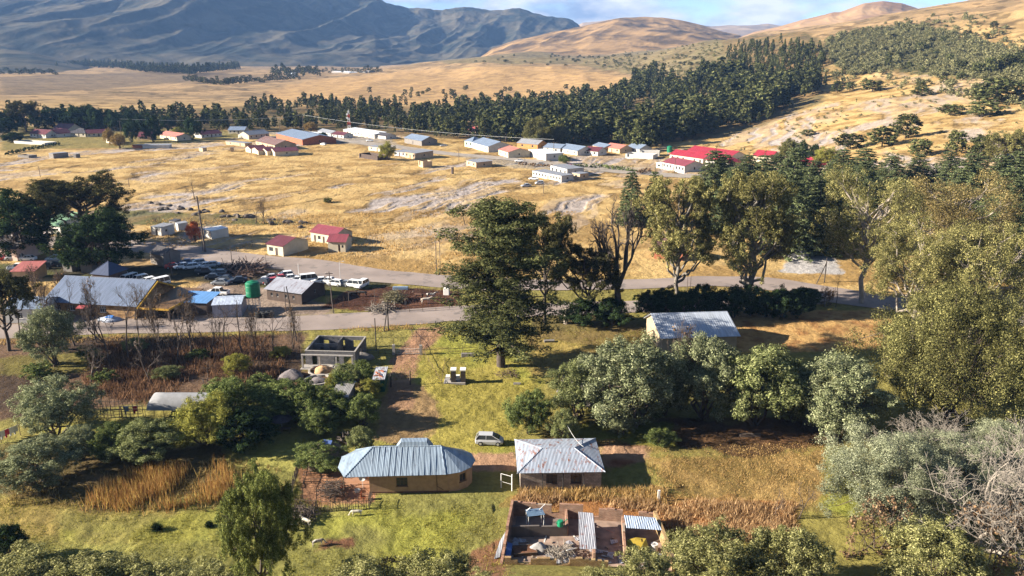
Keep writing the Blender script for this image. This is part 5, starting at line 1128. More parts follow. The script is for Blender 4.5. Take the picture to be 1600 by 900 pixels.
o, L, D = building('stable', 'dark brown long building with pale rust-streaked roof beside the green tank', (418, 468), (472, 476), 8.5, 2.7, 'gable', brownw, roofmat('streaky_roof', tuple(gc(184, 180, 180)), tuple(gc(126, 82, 66)), thr=.55), 1.4, .45,
    (('F', 1, 1.6, 1, 1.8, 'w'), ('F', 2.6, 3.2, 1, 1.8, 'w'), ('F', 5, 5.6, 1, 1.8, 'w'), ('F', 7, 7.6, 1, 1.8, 'w'), ('R', 4.6, 5.2, 1.4, 2.2, 'w')), cat='building')
blroof = roofmat('blue_grey_hall_roof', tuple(gc(128, 136, 150)), tuple(gc(120, 112, 108)), thr=.6, rib=.4)
o, L, D = building('hall', 'long stone hall with big blue-grey hipped roof beside the near road', (78, 490), (214, 498), 14, 3.2, 'gable', brickmat('stone_wall', tuple(gc(206, 160, 106)), tuple(gc(150, 110, 72)), tuple(gc(110, 90, 70)), .7, .4), blroof, 3.2, .8,
    (('F', 1.5, 2.8, 1, 2.2, 'w'), ('F', 8.5, 9.6, .02, 2.2, 'd'), ('F', 12, 13.5, 1, 2.3, 'w'), ('F', 5, 6.2, 1, 2.2, 'w')), cat='building', detail=True)
yel = mat('yellow_verge', tuple(gc(222, 166, 50)), .7)
MB().slab([(L + .9, -.9, 2.75), (L + .9, 7, 6.35), (L + 1.2, 7, 6.35), (L + 1.2, -.9, 2.75)], .35).slab([(L + .9, 7, 6.35), (L + .9, 15, 2.75), (L + 1.2, 15, 2.75), (L + 1.2, 7, 6.35)], .35).build('verge_board', yel, o)
MB().slab([(L + 1.3, -.6, 2.7), (L + 8, -.6, 2.7), (L + 8, 13, 3.3), (L + 1.3, 13, 3.3)], .2).build('porch_roof', roofmat('brown_porch', tuple(gc(140, 104, 66))), o)
MB().box(L + 1.3, -.72, 2.35, L + 8.1, -.61, 2.75).box(L + 8.01, -.6, 2.4, L + 8.12, 13, 2.85).build('fascia', yel, o)
for x, y in ((L + 7.7, -.3), (L + 7.7, 12.6), (L + 4.5, -.3)): MB().box(x - .2, y - .2, -.4, x + .2, y + .2, 2.49).build('post', brownw, o)
MB().slab([(7.8, -1.8, 2.2), (10.4, -1.8, 2.2), (10.4, .0, 2.7), (7.8, 0, 2.7)], .08).build('awning', ppink, o)
building('annexe', 'dark blue pyramid-roofed annexe behind the long stone hall', (146, 446), (172, 448), 6, 3.0, 'hip', brownw, roofmat('dark_blue_roof', tuple(gc(70, 80, 104))), 2.4, .4, cat='building')
building('bungalow', 'white-walled bungalow with grey-blue roof left of the stone hall', (10, 505), (66, 505), 8, 3.2, 'gable', white, r_blue, 1.2, .4, (('F', 2, 3.6, 1, 2.2, 'w'), ('R', 2, 3, .1, 2.2, 'd')), detail=True)
building('shed', 'sky-blue roofed shed right of the yellow porch', (277, 490), (324, 492), 6, 2.6, 'mono', brownw, roofmat('sky_blue_roof', tuple(gc(120, 168, 214))), .6, .3, cat='shed')
building('shed', 'corrugated white shed with partly blue curved roof beside the water tank', (333, 497), (378, 495), 6.5, 2.8, 'gable', roofmat('white_iron_wall', tuple(gc(176, 172, 176))), roofmat('white_blue_roof', tuple(gc(216, 220, 226))), .7, .15, cat='shed')
building('shed', 'shed with faded red roof left of the stone hall', (20, 440), (56, 440), 6, 2.6, 'mono', tan, roofmat('faded_red_roof', tuple(gc(206, 120, 106))), 1, .3, cat='shed')
building('house', 'pink brick house with dark roof at the left edge above the cars', (-30, 404), (28, 408), 10, 3.4, 'gable', pinkw, r_dark, 2, .3, (('F', 9, 10.2, 1, 2.2, 'w'),))
building('house', 'house with green gabled roof between the dark trees at the left', (72, 366), (96, 368), 13, 3.4, 'gable', white, r_green, 2.8, .6)
building('wall_ruin', 'roofless concrete enclosure below the dark cedar', (99, 424), (113, 425), 5, 2.2, 'open', greyw, None, 0, 0, cat='ruin')
building('wall_ruin', 'second roofless concrete enclosure right of the first below the cedar', (127, 426), (145, 426), 5, 2, 'open', greyw, None, 0, 0, cat='ruin')
building('shack', 'rusty brown collapsed shack beyond the road bend at the right', (1205, 402), (1228, 403), 6, 2.2, 'gabley', woodm, r_brown, 1, .3, cat='hut')
building('tent_shack', 'white sheeted low shack beyond the road bend at the right', (1232, 405), (1262, 407), 5, .8, 'gabley', white, roofmat('sheeting', tuple(gc(206, 200, 196)), tuple(gc(140, 100, 80)), thr=.5), 2, .2, cat='hut')
building('house', 'pink-roofed brick house seen through the tall gums', (1022, 404), (1066, 408), 8, 3, 'gable', brickw, roofmat('dusty_pink_roof', tuple(gc(160, 112, 108))), 1.8, .3)
building('hut', 'pale iron hut glimpsed through the cedars at the right edge', (1562, 312), (1580, 313), 6, 3, 'gable', white, r_white, 1.2, .3, cat='hut')
building('hut', 'tiny tin hut left edge of the big wattle row, half hidden', (872, 634), (922, 636), 5, 2.4, 'mono', greyw, roofmat('old_tin', tuple(gc(200, 180, 166)), tuple(gc(140, 96, 76)), thr=.5), .5, .3, cat='hut')
# white-roofed shed
a = at(1034, 550); b = at(1150, 545)
o, L, D = building('farm_shed', 'cream shed with wide pale iron roof behind the big wattle row', (1034, 550), (1150, 546), 11.5, 2.9, 'gable', mat('cream_shed_wall', tuple(gc(206, 178, 138) * .9), .9, 1, .14), roofmat('pale_shed_roof', (.38, .42, .48), rib=.45, metal=.1), 2.2, .5, (('L', 5, 6.6, .02, 2.2, 'd'), ('F', 8, 9.4, 1, 2, 'w')), cat='shed', detail=True, ridge_at=.62)

# ---- round-ended house
def roundhouse():
    a = at(578, 771, True); b = at(700, 769, True); d = Vector((b.x - a.x, b.y - a.y, 0)); L = d.length; rz = math.atan2(d.y, d.x)
    o = thing('round_ended_house', 'brown plastered house with rounded end and blue-grey iron roof with ridge vent', 'house', (a.x, a.y, 0), rz)
    W = 6.0; h = 2.75; wm = mat('ochre_plaster', tuple(gc(190, 150, 108)), .95, 1.6, .16, .3, 14)
    wb = MB(); X = Vector((1, 0, 0)); Y = Vector((0, 1, 0)); wn = [(3.35, 4.75, .95, 2.15)]
    panel(wb, Vector((0, 0, 0)), X, Y, L, h, wn, .25); panel(wb, Vector((0, W, 0)), X, -Y, L, h, [], .25); panel(wb, Vector((0, .25, 0)), Y, X, W - .5, h, [(2.2, 3.1, .02, 2.1)], .25)
    c = Vector((L, W / 2, 0)); n_ = 7; P = [c + Vector((math.sin(math.pi * k / n_) * W / 2 * 1.02, -math.cos(math.pi * k / n_) * W / 2, 0)) for k in range(n_ + 1)]
    for k in range(n_):
        dd = P[k + 1] - P[k]; l_ = dd.length; dd.normalize(); nn = Vector((-dd.y, dd.x, 0))
        op = [(.2, l_ - .2, 1.15, 2.2)] if k == 1 else []
        panel(wb, P[k], dd, nn, l_, h, op, .25)
        if op:
            fb = MB(); pb = MB()
            for m_, q0, q1, y0, y1, z0, z1 in ((fb, .2, l_ - .2, .08, .14, 1.15, 1.21), (fb, .2, l_ - .2, .08, .14, 2.14, 2.2), (fb, .2, .26, .08, .14, 1.21, 2.14), (fb, l_ - .26, l_ - .2, .08, .14, 1.21, 2.14), (fb, l_ / 2 - .03, l_ / 2 + .03, .08, .14, 1.21, 2.14), (pb, .26, l_ - .26, .15, .17, 1.21, 2.14), (fb, .1, l_ - .1, -.08, .05, 1.05, 1.14)):
                a0 = P[k] + dd * q0 + nn * y0; b0 = P[k] + dd * q1 + nn * y0; c0 = P[k] + dd * q1 + nn * y1; e0 = P[k] + dd * q0 + nn * y1; m_.add([(*v.xy, z0) for v in (a0, b0, c0, e0)] + [(*v.xy, z1) for v in (a0, b0, c0, e0)], [(0, 3, 2, 1), (4, 5, 6, 7), (0, 1, 5, 4), (1, 2, 6, 5), (2, 3, 7, 6), (3, 0, 4, 7)])
            w_ = fb.build('window', mat('brown_frame', tuple(gc(110, 84, 66)), .7), o); pb.build('pane', glass, w_)
    wall = wb.build('wall', wm, o)
    MB().box(-.06, -.05, -.3, L + .1, .0, .22).build('plinth', mat('dark_plinth', tuple(gc(120, 84, 62)), .95, 2, .2), o)
    fit(o, None, L, W, h, [('F', 3.35, 4.75, .95, 2.15, 'w')], True, M['brown_frame']); MB().box(.12, 2.45, .02, .17, 3.35, 2.1).build('door', doorm, o)
    # roof: eaves ring and a short ridge
    rz_ = h + 2.15; ov = .45; E = [(-4.1, 1.6), (-2.9, -.9), (0, -ov - .35), (L - .2, -ov - .15)] 
    E += [(c.x + math.sin(t_) * (W / 2 + ov), c.y - math.cos(t_) * (W / 2 + ov)) for t_ in [math.pi * q for q in (.16, .32, .5, .68, .84)]]
    E += [(L - .2, W + ov), (0, W + ov), (-2.6, W + .3), (-4.1, 4.4)]
    r1 = (.2, W / 2, rz_); r2 = (L - .9, W / 2, rz_); he = h + .05
    rb = MB(); n_ = len(E); V_ = [(x, y, he) for x, y in E] + [r1, r2]; i1, i2 = n_, n_ + 1
    F_ = []
    for k in range(n_):
        a_, b_ = k, (k + 1) % n_
        if k == 2: F_.append((a_, b_, i2, i1))
        elif E[k][0] > 1 and E[b_][0] > 1: F_.append((a_, b_, i2))
        elif k == 9: F_.append((a_, b_, i1, i2))
        else: F_.append((a_, b_, i1))
    rb.add(V_, F_); rb.add([(x, y, he - .03) for x, y in E], [tuple(range(n_))[::-1]])
    # sheet laps every 0.75 m and ridge cappings
    for k in range(14):
        x = .3 + k * .72
        if x < L - .9: rb.add([(x - .03, -ov - .3, he + .02), (x + .03, -ov - .3, he + .02), (x + .03, W / 2, rz_ + .03), (x - .03, W / 2, rz_ + .03), (x, -ov - .3, he + .05), (x, W / 2, rz_ + .06)], [(0, 4, 5, 3), (4, 1, 2, 5), (0, 1, 4)])
    for k in (1, 12, 11): rb.tube(V_[k], r1, .07, n=5)
    for k in (3, 9): rb.tube(V_[k], r2, .07, n=5)
    rb.tube(r1, r2, .1, n=6)
    rf = rb.build('roof', roofmat('blue_grey_iron', tuple(gc(166, 178, 184) * .95), tuple(gc(136, 142, 148)), thr=.56, rib=.18, metal=.2, rough=.45), o)
    vb = MB(); vb.add([(3.2, W / 2 - .1, rz_ - .1), (7.4, W / 2 - .1, rz_ - .1), (7.8, W / 2 + 1.6, rz_ - .6), (3.0, W / 2 + 1.6, rz_ - .6), (3.8, W / 2 + .1, rz_ + .55), (7.0, W / 2 + .1, rz_ + .55), (7.1, W / 2 + 1.2, rz_ + .55), (3.7, W / 2 + 1.2, rz_ + .55)], [(4, 5, 6, 7), (0, 1, 5, 4), (1, 2, 6, 5), (2, 3, 7, 6), (3, 0, 4, 7)])
    vb.build('roof_vent', M['blue_grey_iron'], rf)
    for x, y in ((-3.1, -.5), (-3.6, 1.9), (-3.4, 4.4)): MB().tube((x, y, -.3), (x, y, he - .02), .07).build('veranda_post', woodm, o)
    MB().box(-3.9, -.8, -.3, -.02, W, .1).build('veranda_floor', mat('earth_floor', tuple(gc(196, 140, 102)), .95, 1, .15), o)
    MB().tube((8.4, -.08, .1), (8.4, -.08, 2.6), .04).tube((8.4, -.08, .9), (9.2, -.1, .4), .03).build('drain_pipe', woodm, o)
    # things on the veranda
    f = lambda x, y, z=.1: o.matrix_basis @ Vector((x, y, z)) if False else Vector((a.x, a.y, 0)) + Vector((x * math.cos(rz) - y * math.sin(rz), x * math.sin(rz) + y * math.cos(rz), z))
    om = mat('orange_paint', tuple(gc(214, 104, 52)), .6)
    for k, (x, y, lb) in enumerate(((-3.5, .7, 'orange chair at the outer corner of the veranda'), (-.6, -1.5, 'orange chair beside the house corner in front of the veranda'))):
        t_ = thing('chair', lb, 'chair', f(x, y, .1 if k == 0 else 0), rz + k * 1.5); MB().box(-.25, -.25, .42, .25, .25, .47).build('seat', om, t_); MB().box(-.25, .2, .47, .25, .25, 1.0).build('backrest', om, t_)
        for sx in (-.22, .19):
            for sy in (-.22, .19): MB().box(sx, sy, 0, sx + .04, sy + .04, .42).build('leg', om, t_)
    t_ = thing('wash_tub', 'round galvanised tub on the veranda', 'tub', f(-1.6, .3), 0); MB().lathe([(.28, 0), (.38, .28), (.34, .28), (.25, .03)], 14).build('tub', framem, t_); MB().tube((-.42, 0, .22), (-.36, 0, .26), .03).build('handle', framem, t_)
    # antenna dish on the roof edge side
    t_ = thing('satellite_dish', 'grey satellite dish beside the veranda', 'dish', f(-1.0, 1.0), rz); MB().tube((0, 0, 0), (0, 0, 1.5), .03).build('mast', framem, t_)
    MB().lathe([(.02, 0), (.3, .04), (.42, .1), (.43, .1), (.3, .02), (.02, -.03)], 14).build('dish', framem, t_, loc=(0, -.1, 1.6)).rotation_euler = (R(70), 0, 0)
    return o, f, rz
rh, rhf, rhz = roundhouse()
# ---- block house with rusty hipped roof
blockm = brickmat('concrete_blocks', tuple(gc(206, 182, 156)), tuple(gc(180, 158, 134)), tuple(gc(136, 120, 102)), .42, .21)
rustroof = roofmat('rusty_white_roof', tuple(gc(196, 198, 200) * .9), tuple(gc(160, 104, 80)), rib=.18, thr=.53, metal=.1, rough=.6)
bh, BL, BD = building('block_house', 'grey concrete block house with rust-stained white hipped roof', (813, 766), (939, 764), 8.4, 2.7, 'hip', blockm, rustroof, .9, .42, (('F', 3.25, 4.65, .85, 2.2, 'w'), ('F', 6.35, 7.75, .85, 2.2, 'w'), ('L', 3.4, 4.3, .02, 2.1, 'd')), detail=True, z=0, hipk=3.0, fm=mat('brown_frame', tuple(gc(110, 84, 66)), .7))
for x in (2.75, 5.35, 7.95): MB().tube((x, -.3, -.2), (x, -.3, 2.62), .055).build('veranda_post', mat('black_pole', (.03, .028, .026), .8), bh)
MB().box(-.05, -.06, -.3, BL + .05, -.004, .25).build('plinth', mat('cement', tuple(gc(150, 122, 98)), .95), bh)
# ---- unfinished grey house
uf, UL, UD = building('unfinished_house', 'roofless unfinished grey block house with three front pillars', (478, 570), (556, 572), 8, 2.6, 'open', brickmat('new_blocks', tuple(gc(150, 142, 134)), tuple(gc(132, 124, 118)), tuple(gc(100, 94, 88)), .42, .21), None, 0, 0,
    (('F', 1.2, 2.1, .02, 2.0, 'o'), ('F', 5.2, 6.0, .7, 1.9, 'o'), ('F', 6.9, 8.4, .02, 2.0, 'o'), ('B', 1, 2, .9, 1.9, 'o'), ('B', 4, 5, .9, 1.9, 'o'), ('B', 6.6, 8.2, .6, 2.0, 'o'), ('R', 3, 4.2, .9, 1.9, 'o')), z=0)
wb = MB(); panel(wb, Vector((.2, 4, 0)), Vector((1, 0, 0)), Vector((0, 1, 0)), UL * .5, 2.59, [(1.2, 2, .02, 2.0), (3, 4.2, .9, 2)], .2); panel(wb, Vector((UL * .5, 4.2, 0)), Vector((0, 1, 0)), Vector((1, 0, 0)), UD - 4.4, 2.58, [], .2); wb.build('partition_wall', M['new_blocks'], uf)
MB().box(-.05, -.03, 2.603, UL + .05, .23, 2.72).box(-.05, UD - .23, 2.603, UL + .05, UD + .03, 2.72).box(-.05, .23, 2.603, .23, UD - .23, 2.72).box(UL - .23, .23, 2.603, UL + .05, UD - .23, 2.72).build('ring_beam', mat('pale_cement', tuple(gc(190, 176, 158)), .9), uf)
for x in (-.1, UL * .33, UL * .66, UL - .2): MB().box(x, -1.9, -.3, x + .28, -1.62, 2.5).build('pillar', M['pale_cement'], uf)
MB().box(-.1, -1.95, 2.5, UL + .1, -1.6, 2.68).build('lintel', M['pale_cement'], uf)
MB().box(-.3, -2.3, -.3, UL + .3, 0, .08).build('floor_slab', M['pale_cement'], uf)
# ---- gate, sheds by the track
def seg(P, Q, h, t, mb, z=0):
    d = (Q - P); d.z = 0; d.normalize(); n_ = Vector((-d.y, d.x, 0)) * t / 2; p = [P - n_, Q - n_, Q + n_, P + n_]; mb.prism([(v.x, v.y) for v in p], z - .3, z + h); return mb
g_ = thing('farm_gate', 'closed wire farm gate between two pale pillars across the dirt track', 'gate', at(636, 553))
O_ = g_.location.copy(); A = at(615.5, 554) - O_; B = at(658, 554) - O_
for P in (A, B): MB().box(P.x - .25, P.y - .25, -.2, P.x + .25, P.y + .25, 1.9).build('pillar', M['pale_cement'], g_); MB().tube((P.x, P.y, 1.9), (P.x, P.y, 3.2), .06).build('post', darkbark, g_)
gb = MB()
for z in (.25, .55, .85, 1.15): gb.tube(A + Vector((.25, 0, z)), B + Vector((-.25, 0, z)), .025, n=4)
for k in range(6): P = A.lerp(B, (k + .5) / 6); gb.tube(P + Vector((0, 0, .25)), P + Vector((0, 0, 1.15)), .02, n=4)
gb.build('gate_bars', framem, g_)
for x, y, lb in ((611, 605, 'left of two dark posts where the track narrows'), (641, 601, 'right of two dark posts where the track narrows')):
    p = at(x, y); o = MB().tube((0, 0, -.3), (0.05, 0, 2.6), .13, .1, 7).build('gate_post', darkbark, None, None, False, p); tag(o, lb, 'post')
# green container with junk on a pale roof
o, L, D = building('container', 'dark green container with junk-covered white roof beside the track', (584, 614), (601, 612), 5.2, 2.3, 'flat', mat('green_paint', tuple(gc(36, 92, 62)), .6, 2, .2), roofmat('junk_roof', tuple(gc(206, 200, 192)), tuple(gc(140, 90, 70)), thr=.55), 0, .25, cat='container')
p = at(592, 606); 
for k in range(7): 
    q = o.location + Vector((math.cos(o.rotation_euler.z), math.sin(o.rotation_euler.z), 0)) * rnd.uniform(.2, L - .5) + Vector((0, rnd.uniform(.4, 4.6), 2.46))
    tag(MB().box(-.35, -.12, 0, .35, .12, .10 + .1 * (k % 2)).build('brick_stack', brickw, None, None, False, q, rnd.uniform(0, 3)), 'red brick stack lying on the roof of the green container', 'bricks', 'brick stacks on the container roof')
building('shed', 'low grey tin shed wrapped in bushes left of the green container', (519, 640), (544, 641), 5, 2.2, 'mono', greyw, roofmat('grey_tin', tuple(gc(170, 160, 148)), tuple(gc(120, 96, 80)), thr=.6), .4, .2, cat='shed')
# twin toilets
o = thing('twin_toilet', 'pair of tall dark toilet cubicles with white roofs on a pale slab', 'toilet', at(714, 600)); MB().box(-2.2, -.2, -.3, 1.4, 2.2, .25).build('slab', M['pale_cement'], o)
for x in (-1.0, .6): MB().box(x, .1, .25, x + .8, 1.2, 2.3).build('cubicle', mat('dark_panel', (.05, .04, .035), .6), o); MB().box(x - .08, .02, 2.3, x + .88, 1.3, 2.5).build('roof', whitem, o)
for x in (-.05, 1.6): MB().box(x - 1.9, .9, .25, x - 1.2, 1.9, .95).build('tank', whitem, o)
# water tank on a stand
o = thing('water_tank', 'green round water tank on a tall metal stand', 'water tank', at(398, 484)); gm_ = mat('green_plastic', tuple(gc(30, 128, 84)), .45, 1, .12)
s_ = scl(o.location); 
MB().lathe([(1.45, 3.1), (1.5, 3.2), (1.5, 4.1), (1.53, 4.15), (1.5, 4.2), (1.5, 5.3), (1.53, 5.35), (1.5, 5.4), (1.5, 6.0), (1.2, 6.3), (.35, 6.5), (.35, 6.6), (.01, 6.6)], 24).build('tank', gm_, o, smooth=False)
for k in range(6):
    a_ = 6.283 * k / 6; x, y = 1.3 * math.cos(a_), 1.3 * math.sin(a_); MB().tube((x, y, -.3), (x, y, 3.05), .06).build('leg', framem, o)
MB().box(-1.5, -1.5, 2.98, 1.5, 1.5, 3.08).build('platform', woodm, o)
bb = MB()
for k in range(6):
    a_, b_ = 6.283 * k / 6, 6.283 * (k + 1) / 6
    for z0, z1 in ((.3, 1.5), (1.5, 2.8)): bb.tube((1.3 * math.cos(a_), 1.3 * math.sin(a_), z0), (1.3 * math.cos(b_), 1.3 * math.sin(b_), z1), .025, n=4)
bb.build('bracing', framem, o)
o = thing('water_tank', 'small green water tank behind the red-roofed school', 'water tank', at(1046, 242)); MB().lathe([(1.5, 1.5), (1.5, 4.6), (.4, 5.1), (.01, 5.1)], 16).build('tank', gm_, o)
for sx in (-1, 1):
    for sy in (-1, 1): MB().box(sx - .1, sy - .1, -.3, sx + .1, sy + .1, 1.5).build('leg', framem, o)
# ------------------------------------------------------------------ vehicles
tyrem = mat('tyre', (.02, .02, .02), .9); rimm = mat('rim', (.45, .45, .45), .4, metal=.5); lampm = mat('headlight', (.75, .75, .72), .2); redlm = mat('tail_light', (.35, .02, .02), .3); plastic = mat('black_plastic', (.03, .03, .03), .6)
def carpaint(key, c): return mat('paint_' + key, c, .3, 1.5, .05, spec=.5)
KIND = {  # stations of the lower body (x, z_low, z_top, half width); cabin (x_front_base, x_front_top, x_rear_top, x_rear_base, z_belt, z_roof, half width base, top)
 'hatch': (4.0, [(-2.0, .45, .78, .68), (-1.9, .25, .98, .80), (-1.2, .2, 1.0, .84), (.9, .2, .98, .84), (1.6, .22, .86, .80), (1.95, .3, .66, .68)], (1.45, .45, -1.5, -1.92, .95, 1.5, .78, .62), (-1.22, 1.25)),
 'sedan': (4.5, [(-2.25, .45, .80, .70), (-2.1, .25, .96, .82), (-1.3, .2, .98, .86), (1.1, .2, .92, .86), (1.9, .22, .80, .82), (2.2, .32, .62, .70)], (1.0, .35, -1.0, -1.65, .9, 1.42, .78, .60), (-1.35, 1.4)),
 'suv': (4.6, [(-2.3, .5, .95, .78), (-2.2, .3, 1.05, .88), (-1.3, .3, 1.08, .9), (1.2, .3, 1.05, .9), (2.1, .3, .98, .86), (2.28, .42, .8, .76)], (1.15, .6, -1.95, -2.2, 1.03, 1.75, .84, .70), (-1.4, 1.45)),
 'minibus': (4.8, [(-2.4, .45, 1.0, .80), (-2.32, .3, 1.1, .86), (-1.3, .28, 1.12, .88), (1.4, .28, 1.05, .88), (2.1, .3, .9, .84), (2.38, .4, .75, .74)], (2.0, 1.35, -2.2, -2.34, 1.03, 2.0, .84, .74), (-1.5, 1.5)),
 'pickup': (5.2, [(-2.6, .55, 1.0, .84), (-2.55, .4, 1.05, .88), (-1.4, .35, 1.05, .9), (1.4, .35, 1.08, .9), (2.35, .35, 1.0, .86), (2.58, .45, .82, .78)], (1.4, .8, -.75, -1.0, 1.05, 1.78, .82, .70), (-1.6, 1.65)),
}
CARS = {}
def make_car(kind, pkey, paint, bakkie=False):
    L, st, (fb_, ft, rt, rb_, zb, zt, hb, ht), (wr, wf) = KIND[kind]; parts = []
    m_ = MB(); V_ = []; F_ = []
    for x, z0, z1, hw in st:
        zm = z0 + (z1 - z0) * .55; V_ += [(x, -hw * .92, z0), (x, -hw, zm), (x, -hw * .9, z1), (x, hw * .9, z1), (x, hw, zm), (x, hw * .92, z0)]
    for k in range(len(st) - 1):
        for j in range(6): a, b = k * 6 + j, k * 6 + (j + 1) % 6; F_.append((a, b, b + 6, a + 6))
    F_ += [tuple(range(6))[::-1], tuple(range((len(st) - 1) * 6, len(st) * 6))]; m_.add(V_, F_)
    c = [(fb_, zb, hb), (ft, zt, ht), (rt, zt, ht), (rb_, zb, hb)]
    m_.slab([(ft, -ht, zt + .04), (ft, ht, zt + .04), (rt, ht, zt + .04), (rt, -ht, zt + .04)], .06)
    for s in (-1, 1):
        m_.tube((fb_, s * hb, zb), (ft, s * ht, zt), .045, n=4).tube((rb_, s * hb, zb), (rt, s * ht, zt), .06, n=4)
        for f in ((.45,) if kind != 'minibus' else (.3, .6)):
            xm = ft + (rt - ft) * f; m_.tube((xm, s * (hb + .005), zb), (xm, s * (ht + .005), zt), .04, n=4)
    body = m_
    g = MB(); V_ = [(x, -w, z) for x, z, w in c] + [(x, w, z) for x, z, w in c]; g.add(V_, [(0, 1, 2, 3), (7, 6, 5, 4), (0, 4, 5, 1), (2, 6, 7, 3), (1, 5, 6, 2)])
    parts.append(('body', body, paint)); parts.append(('windows', g, glass))
    if kind == 'pickup' : body.box(-2.5, -.86, 1.05, -1.05, -.80, 1.15).box(-2.5, .80, 1.05, -1.05, .86, 1.15).box(-2.56, -.8, 1.05, -2.5, .8, 1.15); parts.append(('load_bed', MB().box(-2.49, -.79, 1.052, -1.06, .79, 1.07), plastic))
    for s in (-1, 1):
        parts.append(('headlight', MB().box(st[-1][0] - .12, s * .5 - .14, st[-1][2] - .16, st[-1][0] + .02, s * .5 + .14, st[-1][2] - .02), lampm))
        parts.append(('tail_light', MB().box(st[0][0] - .02, s * .6 - .08, st[0][2] - .22, st[0][0] + .06, s * .6 + .08, st[0][2] - .02), redlm))
    parts.append(('bumper', MB().box(st[-1][0] - .1, -.6, st[-1][1] - .08, st[-1][0] + .05, .6, st[-1][1] + .1), plastic)); 
    CARS[(kind, pkey)] = [(n_, (lambda me: me)(mbm(n_, b_, mt_)), mt_) for n_, b_, mt_ in parts]
    if 'wheel' not in CARS:
        w_ = MB(); w_.tube((0, -.11, 0), (0, .11, 0), .32, n=18); r_ = MB(); r_.tube((0, -.125, 0), (0, .125, 0), .19, n=12)
        CARS['wheel'] = (mbm('wheel', w_, tyrem), mbm('rim', r_, rimm))
def mbm(name, b, m_):
    me = bpy.data.meshes.new(name); me.from_pydata(b.v, [], b.f); me.materials.append(m_); me.update(); return me
COLS = {'white': (.75, .75, .74), 'silver': (.42, .43, .45), 'dark': (.03, .033, .04), 'red': (.36, .04, .03), 'blue': (.05, .09, .2), 'grey': (.18, .19, .2), 'rust': (.2, .08, .04)}
def car(kind, color, px, py, head, label, group=None, name=None):
    if (kind, color) not in CARS: make_car(kind, color, carpaint(color, COLS[color]))
    p = at(px, py); p.z = gz(p.x, p.y) + .02
    nm = name or {'hatch': 'parked_car', 'sedan': 'parked_car', 'suv': 'parked_car', 'minibus': 'minibus', 'pickup': 'pickup_truck'}[kind]
    o = thing(nm, label, {'minibus': 'minibus', 'pickup_truck': 'pickup'}.get(nm, 'car'), p, R(head), group)
    for n_, me, _ in CARS[(kind, color)]: link(n_, me, o)
    wr, wf = KIND[kind][3]
    for x in (wr, wf):
        for s in (-.78, .78):
            w_ = link('wheel', CARS['wheel'][0], o, (x, s, .32)); link('rim', CARS['wheel'][1], w_)
    return o
car('hatch', 'silver', 765, 693, -4, 'silver hatchback parked on the grass behind the round-ended house')
car('pickup', 'white', 341, 461, 172, 'white double-cab pickup standing in the yard by the green tank')
